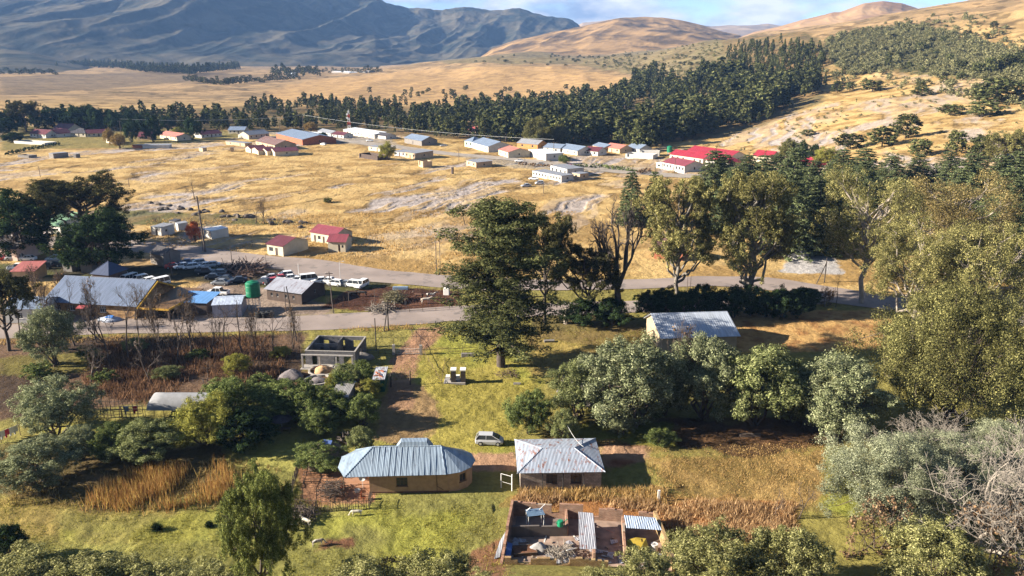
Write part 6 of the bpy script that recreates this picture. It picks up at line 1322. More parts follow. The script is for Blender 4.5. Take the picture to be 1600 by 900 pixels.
for k, (kd, c, x, y, h, lb) in enumerate([
 ('minibus', 'white', 186, 440, 250, 'leftmost white minibus in the slanted row behind the hall'), ('minibus', 'white', 201, 441, 248, 'second white minibus in the slanted row behind the hall'), ('suv', 'white', 217, 441, 232, 'third vehicle of the slanted row, white and boxy'),
 ('hatch', 'white', 231, 443, 232, 'fourth car of the slanted row, a white hatchback'), ('minibus', 'white', 250, 446, 232, 'rightmost white van of the slanted row, nearest the yard'), ('suv', 'white', 150, 441, 185, 'white van behind the dark pyramid-roofed annexe'),
 ('sedan', 'red', 272, 419, 20, 'dark red car at the left end of the upper car group'), ('sedan', 'white', 285, 419, 215, 'white sedan right of the dark red car'), ('hatch', 'white', 298, 420, 210, 'white hatchback in the middle of the upper car group'), ('sedan', 'blue', 291, 413, 200, 'blue car at the back of the upper car group'),
 ('hatch', 'silver', 309, 414, 205, 'silver hatchback behind the upper car group'), ('sedan', 'white', 320, 418, 205, 'white sedan at the right of the upper car group'), ('sedan', 'silver', 331, 417, 200, 'silver sedan at the right end of the upper car group'),
 ('suv', 'silver', 24, 406, 185, 'silver estate car beside the pink brick house'), ('sedan', 'white', 44, 407, 180, 'white sedan right of the silver estate car'), ('sedan', 'red', 2, 406, 182, 'dark red car at the left edge of the picture'),
 ('suv', 'dark', 68, 420, 190, 'black car left of the concrete enclosures'), ('pickup', 'silver', 88, 408, 185, 'silver pickup under the dark cedar'), ('hatch', 'dark', 84, 416, 190, 'dark hatchback below the silver pickup'), ('pickup', 'white', 30, 422, 10, 'white pickup behind the faded red roof'),
 ('sedan', 'silver', 423, 437, 200, 'silver wreck left of the red car in the scrap row'), ('sedan', 'red', 425, 443, 205, 'bright red car above the streaky roof'), ('sedan', 'red', 437, 438, 195, 'dark red car right of the bright red one'), ('hatch', 'white', 446, 433, 205, 'white car with open windows in the scrap row'),
 ('sedan', 'white', 452, 438, 205, 'white sedan at the front left of the scrap row'), ('sedan', 'white', 464, 441, 195, 'white sedan in front of the pale pole'), ('minibus', 'white', 484, 440, 25, 'white minibus with dark windows in the scrap row'), ('sedan', 'white', 500, 442, 200, 'white car just right of the minibus'), ('sedan', 'white', 513, 442, 170, 'white sedan left of the tall pole'),
 ('hatch', 'white', 524, 446, 160, 'white hatchback right of the tall pole'), ('sedan', 'grey', 540, 447, 170, 'grey car before the last two white vehicles'), ('suv', 'white', 551, 448, 160, 'white four-wheel-drive at the right end of the scrap row'), ('suv', 'white', 565, 449, 250, 'last white boxy car at the right end of the scrap row'),
 ('sedan', 'dark', 335, 436, 10, 'black wreck at the left of the scrapyard'), ('pickup', 'dark', 322, 428, 5, 'black truck wreck with orange load in the scrapyard'), ('sedan', 'dark', 352, 439, 170, 'black sedan wreck in the scrapyard'), ('hatch', 'grey', 342, 430, 190, 'grey wreck beside the black truck'),
 ('sedan', 'dark', 372, 441, 200, 'dark wreck in the middle of the scrapyard'), ('sedan', 'grey', 345, 445, 175, 'grey wreck nearest the white pickup'), ('hatch', 'dark', 411, 444, 160, 'dark hatchback left of the bright red car'),
 ('sedan', 'white', 834, 281, 170, 'white car parked at the left end of the long white row house'), ('hatch', 'white', 843, 288, 190, 'white car in front of the long white row house'), ('sedan', 'silver', 822, 292, 200, 'silver wreck on the field left of the row house'),
 ('sedan', 'white', 811, 253, 175, 'white car on the village road'), ('sedan', 'grey', 844, 258, 170, 'grey car on the village road'), ('minibus', 'red', 886, 263, 160, 'red van on the village road'), ('hatch', 'white', 505, 227, 150, 'white car beside the brick warehouse'), ('sedan', 'white', 578, 221, 180, 'white car before the long shop'), ('sedan', 'silver', 693, 229, 190, 'silver car on the road left of the green house')]):
    car(kd, c, x, y, h, lb)
# ------------------------------------------------------------------ people and animals
def fig(name, verts, edges, m_, parent=None, sub=1):
    me = bpy.data.meshes.new(name); me.from_pydata([v[:3] for v in verts], edges, []); me.materials.append(m_); o = link(name, me, parent)
    sk = o.modifiers.new('skin', 'SKIN'); sk.use_smooth_shade = True
    lay = me.skin_vertices[0].data if me.skin_vertices else None
    if lay is None:
        o_ = bpy.context.view_layer.objects.active; bpy.context.view_layer.objects.active = o
        lay = me.skin_vertices[0].data
    for i, v in enumerate(verts): lay[i].radius = (v[3], v[4] if len(v) > 4 else v[3])
    lay[0].use_root = True
    s2 = o.modifiers.new('subdivision', 'SUBSURF'); s2.levels = sub; s2.render_levels = sub
    return o
skinm = mat('skin', (.12, .065, .04), .6)
def person(px, py, rz, label, top, legs, stride=.25, arm=.25):
    p = at(px, py); o = thing('person', label, 'person', p, rz)
    v = [(0, 0, .95, .14, .11), (0, 0, 1.2, .15, .1), (0, 0, 1.42, .17, .1), (0, 0, 1.52, .06), (0, 0, 1.6, .085), (.01, 0, 1.68, .10), (0, 0, 1.76, .06),
         (0, .1, .9, .1), (stride * .5, .1, .5, .07), (stride * .4, .1, .1, .05), (stride * .4 + .15, .1, .04, .04), (0, -.1, .9, .1), (-stride * .3, -.1, .5, .07), (-stride * .8, -.1, .1, .05), (-stride * .8 + .15, -.1, .04, .04),
         (0, .2, 1.4, .065), (-arm * .5, .25, 1.12, .05), (arm * .3, .25, .9, .04), (.0 + arm * .35, .25, .82, .035), (0, -.2, 1.4, .065), (arm * .5, -.25, 1.12, .05), (arm, -.24, .92, .04), (arm * 1.1, -.24, .84, .035)]
    e = [(0, 1), (1, 2), (2, 3), (3, 4), (4, 5), (5, 6), (0, 7), (7, 8), (8, 9), (9, 10), (0, 11), (11, 12), (12, 13), (13, 14), (2, 15), (15, 16), (16, 17), (17, 18), (2, 19), (19, 20), (20, 21), (21, 22)]
    fig('body', v, e, skinm, o)
    k = 1.12; vt = [(*v[i][:3], *(r * k + .012 for r in (v[i][3], v[i][4] if len(v[i]) > 4 else v[i][3]))) for i in (0, 1, 2, 15, 16, 17, 19, 20, 21)]
    fig('jacket', vt, [(0, 1), (1, 2), (2, 3), (3, 4), (4, 5), (2, 6), (6, 7), (7, 8)], top, o)
    vl = [(*v[i][:3], *(r * k + .012 for r in (v[i][3], v[i][4] if len(v[i]) > 4 else v[i][3]))) for i in (0, 7, 8, 9, 11, 12, 13)]
    fig('trousers', vl, [(0, 1), (1, 2), (2, 3), (0, 4), (4, 5), (5, 6)], legs, o)
    return o
dkcl = mat('dark_cloth', (.03, .03, .035), .9); ltcl = mat('grey_cloth', (.3, .3, .3), .9); yelcl = mat('yellow_cloth', (.55, .6, .12), .8)
person(297, 459, R(0), 'person in a yellow-green top and dark trousers walking across the yard', yelcl, dkcl)
person(463, 662, R(-60), 'person in a grey jacket standing in the shaded yard by the parasol', ltcl, dkcl, .1, .1)
person(634, 478, R(90), 'person in dark clothes standing in the brown cattle pen', dkcl, dkcl, .08, .05)
person(96, 389, R(200), 'person in dark clothes walking beside the far road at the left', dkcl, dkcl)
def beast(px, py, rz, label, m_, patch=None, L=2.0, name='cow', cat='cow', horns=True, graze=False, goat=False):
    p = at(px, py); o = thing(name, label, cat, p, rz); s = L / 2.0
    hd = [(1.0, 0, 1.22, .20), (1.28, 0, 1.42 if not graze else .85, .13), (1.52, 0, 1.45 if not graze else .42, .14, .12), (1.78, 0, 1.32 if not graze else .14, .07)]
    v = [(0, 0, 1.0, .32, .34), (.5, 0, 1.02, .30, .34), (.85, 0, 1.08, .24, .28), (-.5, 0, 1.03, .29, .30), (-.85, 0, 1.08, .2, .22)] + hd
    e = [(0, 1), (1, 2), (0, 3), (3, 4), (2, 5), (5, 6), (6, 7), (7, 8)]
    for sy in (-.18, .18):
        b = len(v); v += [(.75, sy, .8, .13), (.80, sy, .45, .07), (.74, sy, .22, .05), (.78, sy, .02, .055)]; e += [(2, b), (b, b + 1), (b + 1, b + 2), (b + 2, b + 3)]
        b = len(v); v += [(-.72, sy, .85, .16), (-.62, sy, .62, .10), (-.86, sy, .38, .055), (-.80, sy, .18, .05), (-.78, sy, .02, .055)]; e += [(4, b), (b, b + 1), (b + 1, b + 2), (b + 2, b + 3), (b + 3, b + 4)]
    b = len(v); v += [(-1.04, 0, 1.1, .04), (-1.1, 0, .6 if not goat else 1.25, .03)]; e += [(4, b), (b, b + 1)]
    v = [(x * s, y * s, z * s, *(r * s for r in rr)) for x, y, z, *rr in v]; fig('body', v, e, m_, o)
    hx, hz__ = (1.5 * s, (1.55 if not graze else .55) * s)
    for sy in (-1, 1):
        if horns: MB().tube((hx, sy * .08 * s, hz__), (hx - .05 * s, sy * .26 * s, hz__ + .22 * s), .03 * s, .01 * s, 6).build('horn', mat('horn', (.4, .36, .28), .6), o)
        MB().tube((hx - .02 * s, sy * .1 * s, hz__ - .08 * s), (hx - .08 * s, sy * .26 * s, hz__ - .12 * s), .05 * s, .015 * s, 5).build('ear', m_, o)
    return o
def hide(key, c, c2, sc=1.6, thr=.5):
    m = mat(key, c, .8, 1.5, .1); n = m.node_tree.nodes; l = m.node_tree.links; no = n.new('ShaderNodeTexNoise'); no.inputs['Scale'].default_value = sc
    tcn = n.new('ShaderNodeTexCoord'); l.new(tcn.outputs['Object'], no.inputs['Vector']); r = n.new('ShaderNodeValToRGB'); e = r.color_ramp.elements; e[0].position = thr; e[1].position = thr + .02; e[0].color = (*c, 1); e[1].color = (*c2, 1)
    l.new(no.outputs['Fac'], r.inputs['Fac']); l.new(r.outputs['Color'], n['Principled BSDF'].inputs['Base Color']); return m
blk = mat('black_hide', (.025, .022, .02), .7); bw = hide('black_white_hide', (.42, .39, .35), (.03, .025, .022)); brh = mat('brown_hide', (.10, .05, .03), .8); wh = hide('white_hide', (.42, .38, .32), (.3, .22, .15), 1.2, .62); goatm = mat('goat_hair', (.46, .42, .34), .9, 4, .15); goat2 = hide('grey_goat_hair', (.5, .46, .4), (.2, .16, .13), 3, .5)
beast(655, 467, R(170), 'black and brown cow, left one of the group in the pen', brh); beast(673, 466, R(5), 'black cow with white patches standing behind the pale cow', bw); beast(665, 474, R(8), 'pale white cow in the middle of the pen', wh)
beast(704, 474, R(185), 'small dark calf at the right end of the pen', blk, L=1.5, horns=False, name='calf', cat='calf'); beast(553, 464, R(185), 'black cow in the shade beside the fence', blk); beast(567, 463, R(175), 'black cow in the shade, right one of the two', blk)
beast(456, 829, R(180), 'white goat left of its neighbour on the green lawn', goatm, L=1.25, name='goat', cat='goat', goat=True); beast(479, 820, R(150), 'white goat in front of the stick fence', goatm, L=1.3, name='goat', cat='goat', goat=True)
beast(558, 806, R(185), 'white goat beside the shadow of the fence', goatm, L=1.2, name='goat', cat='goat', goat=True, graze=True); beast(496, 853, R(20), 'greyish goat beside the brown earth patch', goat2, L=1.25, name='goat', cat='goat', goat=True, graze=True)
# ------------------------------------------------------------------ poles, wires, mast, statue
polem = mat('pole_wood', tuple(gc(112, 96, 84)), .9, 2, .2); dpole = mat('dark_pole', (.05, .042, .036), .9)
def pole(px, py, hpx, label, r=.13, arm=0, lean=(0, 0), m_=None, name='utility_pole', group=None, strut=0, lamp=0):
    p = at(px, py); h = hpx / scl(p) / math.cos(math.atan2(CAMH, math.hypot(p.x, p.y))); o = thing(name, label, 'pole', p, 0, group)
    MB().tube((0, 0, -.4), (lean[0], lean[1], h), r, r * .7, 8).build('shaft', m_ or polem, o)
    if arm: MB().box(lean[0] - arm, lean[1] - .06, h - .5, lean[0] + arm, lean[1] + .06, h - .36).build('crossarm', m_ or polem, o)
    if arm:
        for x in (-arm + .1, 0, arm - .1): MB().tube((lean[0] + x, lean[1], h - .36), (lean[0] + x, lean[1], h - .16 + (.16 if x == 0 else 0)), .04).build('insulator', whitem, o)
    if strut: MB().tube((strut, -.8, -.3), (0, 0, h * .8), r * .8, n=6).build('stay', m_ or polem, o)
    if lamp: MB().tube((0, 0, h), (.9, 0, h + .15), .04).build('lamp_arm', framem, o); MB().box(.7, -.12, h + .05, 1.2, .12, h + .17).build('lamp_head', framem, o)
    return o, h
pole(321, 394, 86, 'thick tall pole rising beside the red tree', .28, 0, (-.7, 0)); pole(317, 392, 30, 'short pole left of the thick tall one', .1)
pole(255, 386, 26, 'thin pole in front of the white prefab hut, left one', .07); pole(265, 385, 22, 'thin pole in front of the white prefab hut, right one', .07)
pole(363, 416, 32, 'pole standing at the scrap yard edge by the road', .09); pole(395, 385, 22, 'thin pole on the golden field left of the dark red roof', .07, 0, (-.3, 0)); pole(269, 432, 38, 'tall pole right of the grey gabled shed', .12)
pole(521, 489, 64, 'tall leaning pole beside the near road above the pen', .13, .8, (-.4, 0)); pole(532, 439, 30, 'grey lamp post among the white scrap cars', .07, lamp=1, name='street_lamp', m_=framem); pole(467, 430, 18, 'short white post behind the scrap cars', .09, m_=whitem)
pole(447, 488, 40, 'pole at the near road behind the stable', .1); pole(464, 533, 84, 'long dark pole crossing the near road left of the pen', .14, 0, (-1.2, 0), dpole); pole(607, 516, 46, 'dark power pole beside the track entrance', .15, 1.0, (0, 0), dpole, strut=-.8)
pole(588, 548, 50, 'dark bare pole right of the unfinished house', .12, m_=dpole); pole(682, 427, 52, 'left pole of the pair on the golden field', .12); pole(688, 426, 50, 'right pole of the pair on the golden field', .1)
pole(727, 352, 30, 'leaning old pole on the golden field', .12, 0, (-1.4, 0), dpole); pole(725, 312, 22, 'thin pole near the eroded gully on the field', .12); pole(849, 302, 18, 'thin pole below the long white row house', .14)
pole(63, 277, 17, 'thin pole on the left golden field', .14); pole(202, 292, 12, 'short thin pole on the left golden field', .14); pole(1073, 461, 30, 'left of the poles behind the dark hedge', .08); pole(1078, 461, 30, 'right of the poles behind the dark hedge', .08)
pole(1288, 441, 38, 'dark pole with slanting stay at the road bend', .15, 0, (0, 0), dpole, strut=-2.2); pole(586, 478, 24, 'small pole at the corner of the brown pen', .07); pole(545, 470, 14, 'short pale post beside the stick fence', .09)
pA = pole(475, 216, 34, 'tall wooden pole behind the low cream row', .22, 1.2)[0]; pB = pole(438, 216, 28, 'power pole left of the tall wooden pole', .2, 1.2)[0]; pC = pole(865, 248, 26, 'power pole at the flat-topped white house', .2, 1.2)[0]; pD = pole(190, 215, 26, 'power pole among the maroon roofs', .2, 1.2)[0]; pole(1054, 271, 24, 'power pole beside the front school block', .16); pole(717, 252, 20, 'thin pole on the village road below the green house', .14); pole(820, 262, 18, 'thin pole right of the faded red roof', .14)
def cable(name, pts, r, label, sag=.03):
    mb = MB()
    for i in range(len(pts) - 1):
        a, b = pts[i], pts[i + 1]; L = (b - a).length; prev = a
        for k in range(1, 11): t = k / 10; q = a.lerp(b, t) - Vector((0, 0, L * sag * 4 * t * (1 - t))); mb.tube(prev, q, r, n=4); prev = q
    return tag(mb.build(name, mat('cable', (.5, .5, .48), .5)), label, 'cable')
tp = lambda o, h: o.location + Vector((0, 0, h))
cable('power_cable', [tp(pD, 12.4), tp(pB, 13.6), tp(pA, 15.6), tp(pC, 10.3)], .05, 'long pale power cable slung across the village in front of the woods', .012)
p0 = at(881, 690); cable('power_cable', [Vector((p0.x, p0.y, 3.6)), bh.location + Vector((8.2, 4.0, 4.0))], .03, 'thin white cable from the slim tree to the block house roof', .06)
o = thing('radio_mast', 'red and white lattice radio mast behind the long shop', 'mast', at(546, 207)); 
for k in range(6):
    z0, z1 = k * 2.6, (k + 1) * 2.6; w0 = 1.0 - .1 * k; w1 = w0 - .1; mb = MB(); c4 = [(-1, -1), (1, -1), (1, 1), (-1, 1)]
    for j in range(4):
        a, b = c4[j], c4[(j + 1) % 4]; mb.tube((a[0] * w0, a[1] * w0, z0), (a[0] * w1, a[1] * w1, z1), .13, n=4).tube((a[0] * w0, a[1] * w0, z0), (b[0] * w1, b[1] * w1, z1), .09, n=4).tube((a[0] * w1, a[1] * w1, z1 - .05), (b[0] * w1, b[1] * w1, z1 - .05), .09, n=4)
    mb.build('section', (mat('mast_red', (.5, .08, .05), .6), whitem)[k % 2], o)
MB().tube((0, 0, 15.6), (0, 0, 17), .07).build('antenna', framem, o)
for z in (13, 10.5): MB().lathe([(.02, 0), (.7, .15), (.7, .3), (.02, .3)], 12).build('dish', whitem, o, loc=(-.9, -.9, z)).rotation_euler = (R(90), 0, 0)
p = at(740, 84); o = thing('statue', 'tall white statue with a raised arm on a plinth on the far ridge', 'statue', p); MB().box(-6, -4, -6, 6, 4, 3.2).build('plinth', tan, o)
fig('figure', [(0, 0, 12, 1.5), (0, 0, 16, 1.5), (0, 0, 19, .7), (0, 0, 20.5, 1.1), (-.8, 0, 7, 1.5), (-.9, 0, 3.2, 1.4), (.8, 0, 7, 1.5), (.9, 0, 3.2, 1.4), (1.6, 0, 16.5, .6), (2.8, 0, 19, .5), (3.0, 0, 23, .45), (-1.6, 0, 16.5, .6), (-2.4, 0, 13, .5), (-1.8, 0, 10.5, .4)],
    [(0, 1), (1, 2), (2, 3), (0, 4), (4, 5), (0, 6), (6, 7), (1, 8), (8, 9), (9, 10), (1, 11), (11, 12), (12, 13)], whitem, o)
# ------------------------------------------------------------------ brick ruin and what lies in it
FL, FR_, BRr, BL_ = at(783, 893, True), at(1052, 893, True), at(1022, 818, True), at(801, 806, True)
oldb = brickmat('old_red_brick', tuple(gc(200, 150, 116)), tuple(gc(170, 118, 90)), tuple(gc(190, 164, 136)), .3, .12, .8); yb = brickmat('pale_yellow_brick', tuple(gc(206, 170, 116)), tuple(gc(182, 140, 92)), tuple(gc(130, 104, 76)), .34, .16, .8)
o = thing('brick_ruin', 'roofless brick ruin full of junk below the block house', 'ruin', FL)
def loc(p): return Vector((p.x - FL.x, p.y - FL.y, 0))
fl_, fr, br, bl = [loc(p) for p in (FL, FR_, BRr, BL_)]
def broken(P, Q, hs, t, m_, name='wall'):
    mb = MB(); n_ = len(hs)
    for k in range(n_):
        if hs[k] <= 0: continue
        seg(P.lerp(Q, k / n_), P.lerp(Q, (k + 1) / n_), hs[k], t, mb)
    return mb.build(name, m_, o)
broken(bl, br, (2.0, 1.9, 1.9, 1.8, 1.8, .7, 2.0, 2.0, 2.0, .5, .55, 1.6, 1.7, 1.6, .5, .3, 1.5, 1.4), .32, oldb)
broken(fl_ + Vector((0, .2, 0)), bl, (.9, 1.1, 1.4, 1.5, 2.0, 2.1, 2.1, 2.2), .3, oldb)
broken(fl_.lerp(fr, .02), fl_.lerp(fr, .62), (1.8, 1.5, 1.1, 1.0, 1.6, 1.7, 1.7, 1.5, .9, 1.0, 1.6, 1.7, 1.6, 1.5, 1.4, 1.3), .32, yb)
broken(fr, br, (1.6, 1.7, 1.8, 1.8, 1.8, 1.7), .35, yb)
gp = mat('grey_plaster', tuple(gc(120, 106, 94)), .95, 1.5, .2)
q = lambda x, y: loc(at(x, y, True))
A_ = q(799, 840); B_ = q(886, 838); C_ = q(884, 812); broken(A_, B_, (1.5, 1.5, 1.4, 1.4), .25, gp, 'partition'); broken(B_, C_, (1.4, 1.5, 1.4), .25, oldb, 'partition'); broken(q(976, 880), q(972, 826), (1.7, 1.6, 1.8, 1.7), .25, oldb, 'partition')
broken(q(928, 884), q(926, 826), (1.6, 1.5, 1.6, 1.6), .25, oldb, 'partition')
MB().prism([(v.x, v.y) for v in (fl_, fr, br, bl)], -.3, .11).build('floor', mat('dirt_floor', tuple(gc(176, 144, 120)), .95, 1, .35), o)
MB().slab([(A_.x + .2, A_.y + .2, .16), (B_.x - .2, B_.y + .2, .16), (C_.x - .2, C_.y, .16), (bl.x + .5, bl.y - .4, .16)], .04).build('screed', mat('grey_screed', tuple(gc(140, 122, 108)), .95, .8, .2), o)
def put(name, label, cat, px, py, z=0, rz=0, group=None): p = at(px, py, True); p.z = z; return thing(name, label, cat, p, rz, group)
def sheet(name, label, P, zt, mt, W=1.0):
    """corrugated sheets: real waves across the first edge"""
    p0, p1, p2, p3 = [Vector((*at(x, y, True).xy, z)) for (x, y), z in zip(P, zt)]; n_ = 60; V_ = []; nr = (p1 - p0).cross(p3 - p0).normalized()
    for j in range(5):
        for i in range(n_ + 1): a = p0.lerp(p1, i / n_); b = p3.lerp(p2, i / n_); V_.append(a.lerp(b, j / 4) + nr * .012 * math.sin(i * 2 * math.pi / 5))
    F_ = [(j * (n_ + 1) + i, j * (n_ + 1) + i + 1, (j + 1) * (n_ + 1) + i + 1, (j + 1) * (n_ + 1) + i) for j in range(4) for i in range(n_)]
    V2 = [v - nr * .02 for v in V_]; N0 = len(V_); F2 = [tuple(k + N0 for k in f)[::-1] for f in F_]
    b_ = MB().add(V_ + V2, F_ + F2); return tag(b_.build(name, mt), label, 'roof sheet')
rs = roofmat('rusty_sheet', tuple(gc(196, 190, 186)), tuple(gc(150, 88, 66)), thr=.54); bs = mat('blue_sheet', tuple(gc(90, 120, 170)), .5, 1, .15); ws = roofmat('pale_blue_sheet', tuple(gc(190, 198, 206)), tuple(gc(176, 110, 80)), thr=.66)
sheet('corrugated_sheet', 'rusty white corrugated sheets laid over the middle walls of the ruin', [(905, 878), (931, 878), (926, 826), (903, 824)], (1.62, 1.62, 2.05, 2.05), rs)
sheet('corrugated_sheet', 'pale blue lean-to roof sheet at the back right of the ruin', [(978, 846), (1033, 850), (1022, 834), (974, 830)], (1.75, 1.78, 2.1, 2.1), ws)
sheet('corrugated_sheet', 'blue sheet leaning in the front left corner of the ruin', [(787, 888), (796, 888), (801, 862), (793, 862)], (.5, .5, 1.0, 1.3), bs)
sheet('corrugated_sheet', 'grey ribbed sheet leaning against the outside of the left ruin wall', [(772, 874), (781, 874), (790, 845), (781, 848)], (.05, .3, 1.2, .2), roofmat('plain_sheet', tuple(gc(176, 172, 168))))
sheet('corrugated_sheet', 'small rusty ribbed sheet leaning on the brick front wall', [(851, 893), (875, 893), (875, 888), (851, 888)], (.15, .15, 1.05, 1.05), rs)
# white metal frame, watering can, tray, cloth, barrel and planks
o = put('metal_frame', 'white metal table frame with blue slats at the back left of the ruin', 'frame', 836, 824, .15, .2)
for x in (-.9, .9):
    for y in (-.6, .6): MB().box(x - .04, y - .04, 0, x + .04, y + .04, 1.8).build('leg', whitem, o)
mb = MB()
for k in range(7): mb.box(-1.0, -.7 + k * .22, 1.8, 1.0, -.6 + k * .22, 1.86)
mb.build('top_slats', mat('pale_blue_slat', tuple(gc(150, 176, 196)), .6), o); MB().tube((-.9, -.6, .2), (-1.6, -1.4, 0), .04).tube((-.9, .6, 1.8), (-.5, .2, 2.4), .05).tube((.6, .4, 1.86), (1.4, .9, 2.2), .05).build('loose_bars', whitem, o)
o = put('watering_can', 'bright green watering can on the plastered low wall of the ruin', 'watering can', 875, 838.5, 1.42, .3); gcan = mat('can_green', tuple(gc(40, 150, 100)), .4)
MB().lathe([(.36, 0), (.38, .1), (.34, .62), (.28, .66), (.01, .66)], 16).build('body', gcan, o); MB().tube((.3, 0, .15), (.8, 0, .72), .06, .04).build('spout', gcan, o); MB().tube((-.32, 0, .2), (-.52, 0, .45), .035).tube((-.52, 0, .45), (-.3, 0, .66), .035).build('handle', gcan, o)
o = put('soil_tray', 'pale wooden tray filled with brown soil in the front of the ruin', 'tray', 820, 864, .12, .1); MB().box(-1.3, -.8, 0, 1.3, -.72, .4).box(-1.3, .72, 0, 1.3, .8, .4).box(-1.3, -.72, 0, -1.22, .72, .4).box(1.22, -.72, 0, 1.3, .72, .4).build('frame', woodm, o); MB().box(-1.22, -.72, .02, 1.22, .72, .33).build('soil', mat('soil_fill', tuple(gc(128, 84, 56)), .95, 3, .35), o)
def lump(name, label, cat, px, py, w, d, h, m_, seed, z=0, flat=False, base=None):
    p = at(px, py, flat) if base is None else base; n_, k_ = 28, 12; g_ = np.random.default_rng(seed); V_ = []; 
    for j in range(k_ + 1):
        t = j / k_; r = math.sin(t * math.pi / 2)
        for i in range(n_): a = 6.283 * i / n_; q_ = 1 + .16 * (g_.random() - .5) + .15 * math.sin(a * 3 + seed); V_.append((math.cos(a) * w / 2 * r * q_, math.sin(a) * d / 2 * r * q_, h * (1 - t ** 1.25) + (g_.random() - .5) * h * .07 - (.1 if j == k_ else 0)))
    F_ = [(j * n_ + i, (j + 1) * n_ + i, (j + 1) * n_ + (i + 1) % n_, j * n_ + (i + 1) % n_) for j in range(k_) for i in range(n_)]
    o = MB().add(V_, F_).build(name, m_, None, None, True, (p.x, p.y, p.z + z)); return tag(o, label, cat)
lump('cloth_heap', 'heap of pale cloth and sheeting in the ruin beside the soil tray', 'cloth', 842, 860, 2.0, 1.6, .9, mat('pale_cloth', tuple(gc(176, 166, 154)), .9, 2, .15), 4, .1, True)
lump('ash_heap', 'small pale rubble heap at the foot of the green-topped partition', 'rubble', 893, 858, 1.6, 1.2, .5, mat('rubble', tuple(gc(168, 150, 132)), .95, 3, .3), 5, .1, True)
o = put('barrel', 'grey drum on the right side of the ruin', 'drum', 1022, 862, .1); MB().lathe([(.38, 0), (.4, .3), (.38, .32), (.4, .6), (.38, .62), (.4, .9), (.35, .9), (.01, .86)], 16).build('drum', framem, o); MB().tube((-.1, 0, .9), (.1, 0, .9), .05).build('cap', plastic, o)
for k, (x, y, l_, rz, lb) in enumerate(((985, 868, 2.6, .2, 'pale plank leaning across the right room of the ruin'), (1003, 860, 2.8, 1.3, 'upright pale plank in the right room of the ruin'), (940, 838, 2.8, -.5, 'salmon plank crossing the dark room of the ruin'), (893, 872, 1.8, .8, 'grey plank in the brush beside the rusty sheets'))):
    p = at(x, y, True); o = MB().box(-l_ / 2, -.08, 0, l_ / 2, .08, .05).build('plank', (woodm, woodm, mat('salmon_plank', tuple(gc(200, 140, 110)), .8), framem)[k], None, None, False, (p.x, p.y, 1.1 if k != 1 else .9), rz); o.rotation_euler[1] = (.25, .9, .15, .3)[k]; tag(o, lb, 'plank')
o = put('tarpaulin', 'yellow tarpaulin under the pale blue lean-to sheet', 'tarpaulin', 996, 866, .2, .1); MB().slab([(-1.2, -.6, .5), (0, -.8, .9), (1.2, -.5, .6), (1.1, .8, 1.2), (0, .9, 1.35), (-1.1, .8, 1.15)], .03).build('sheet', mat('yellow_tarp', tuple(gc(206, 170, 60)), .7), o); MB().tube((0, -.8, 0), (0, -.8, .88), .03).tube((1.1, .8, 0), (1.1, .8, 1.18), .03).build('props', woodm, o)
def brush(name, label, px, py, w, h, n_, m_, seed, cat='brush pile', flat=True, th=.035, z=0):
    p = at(px, py, flat); g_ = np.random.default_rng(seed); sg = []
    for _ in range(n_):
        a = g_.random() * 6.283; r = w / 2 * math.sqrt(g_.random()); c = np.array([math.cos(a) * r, math.sin(a) * r, h * g_.random() * (1 - r / w)]); d = g_.normal(size=3); d[2] *= .35; d = d / np.linalg.norm(d) * w * .22
        if (c - d)[2] < 0: c[2] += .15
        sg.append((c - d, c + d, th * (.5 + g_.random()), th * .5))
    v_, f_ = tubes(sg, 5); return tag(link(name, npmesh(name, v_, f_, m_), None, (p.x, p.y, p.z + z)), label, cat)
brush('brush_pile', 'pale brushwood heaped in the front middle of the ruin', 878, 870, 3.2, 1.3, 130, deadbark, 3, z=.1)
brush('brush_pile', 'cut branches on the bare earth under the tall lone pine', 793, 586, 3.6, .5, 60, woodm, 4)
brush('brush_pile', 'pale brushwood heap at the lower edge of the brown pen', 596, 484, 6, 1.3, 120, deadbark, 5, flat=False, th=.06)
brush('brush_pile', 'dry bush heaped in the middle of the brown pen', 616, 470, 5, 2.6, 260, mat('greenish_brush', tuple(gc(150, 136, 96)), .9), 6, flat=False, th=.05)
brush('brush_pile', 'dark twisted brushwood by the corner of the stick fence', 470, 808, 3.6, 1.1, 150, bark, 7, th=.04)
brush('brush_pile', 'grey brushwood standing inside the stick fence', 521, 772, 3.4, 2.0, 260, bark, 8, th=.03)
brush('brush_pile', 'dark log stack above the thatched dome hut', 540, 690, 2.4, 1.6, 40, darkbark, 9, th=.1)
brush('scrap_heap', 'jumbled scrap metal and earth mound in the car yard', 385, 424, 12, 1.8, 200, mat('scrap', tuple(gc(140, 110, 90)), .8, 1, .3), 10, 'scrap heap', False, .1)
brush('scrap_heap', 'dark scrap heap behind the black wrecks', 360, 424, 7, 1.2, 120, dpole, 11, 'scrap heap', False, .1)
lump('rubble_heap', 'low bank of earth and rubble behind the scrap cars', 'rubble', 395, 425, 16, 5, 1.1, mat('earth_bank', tuple(gc(160, 124, 84)), .95, .8, .3), 7)
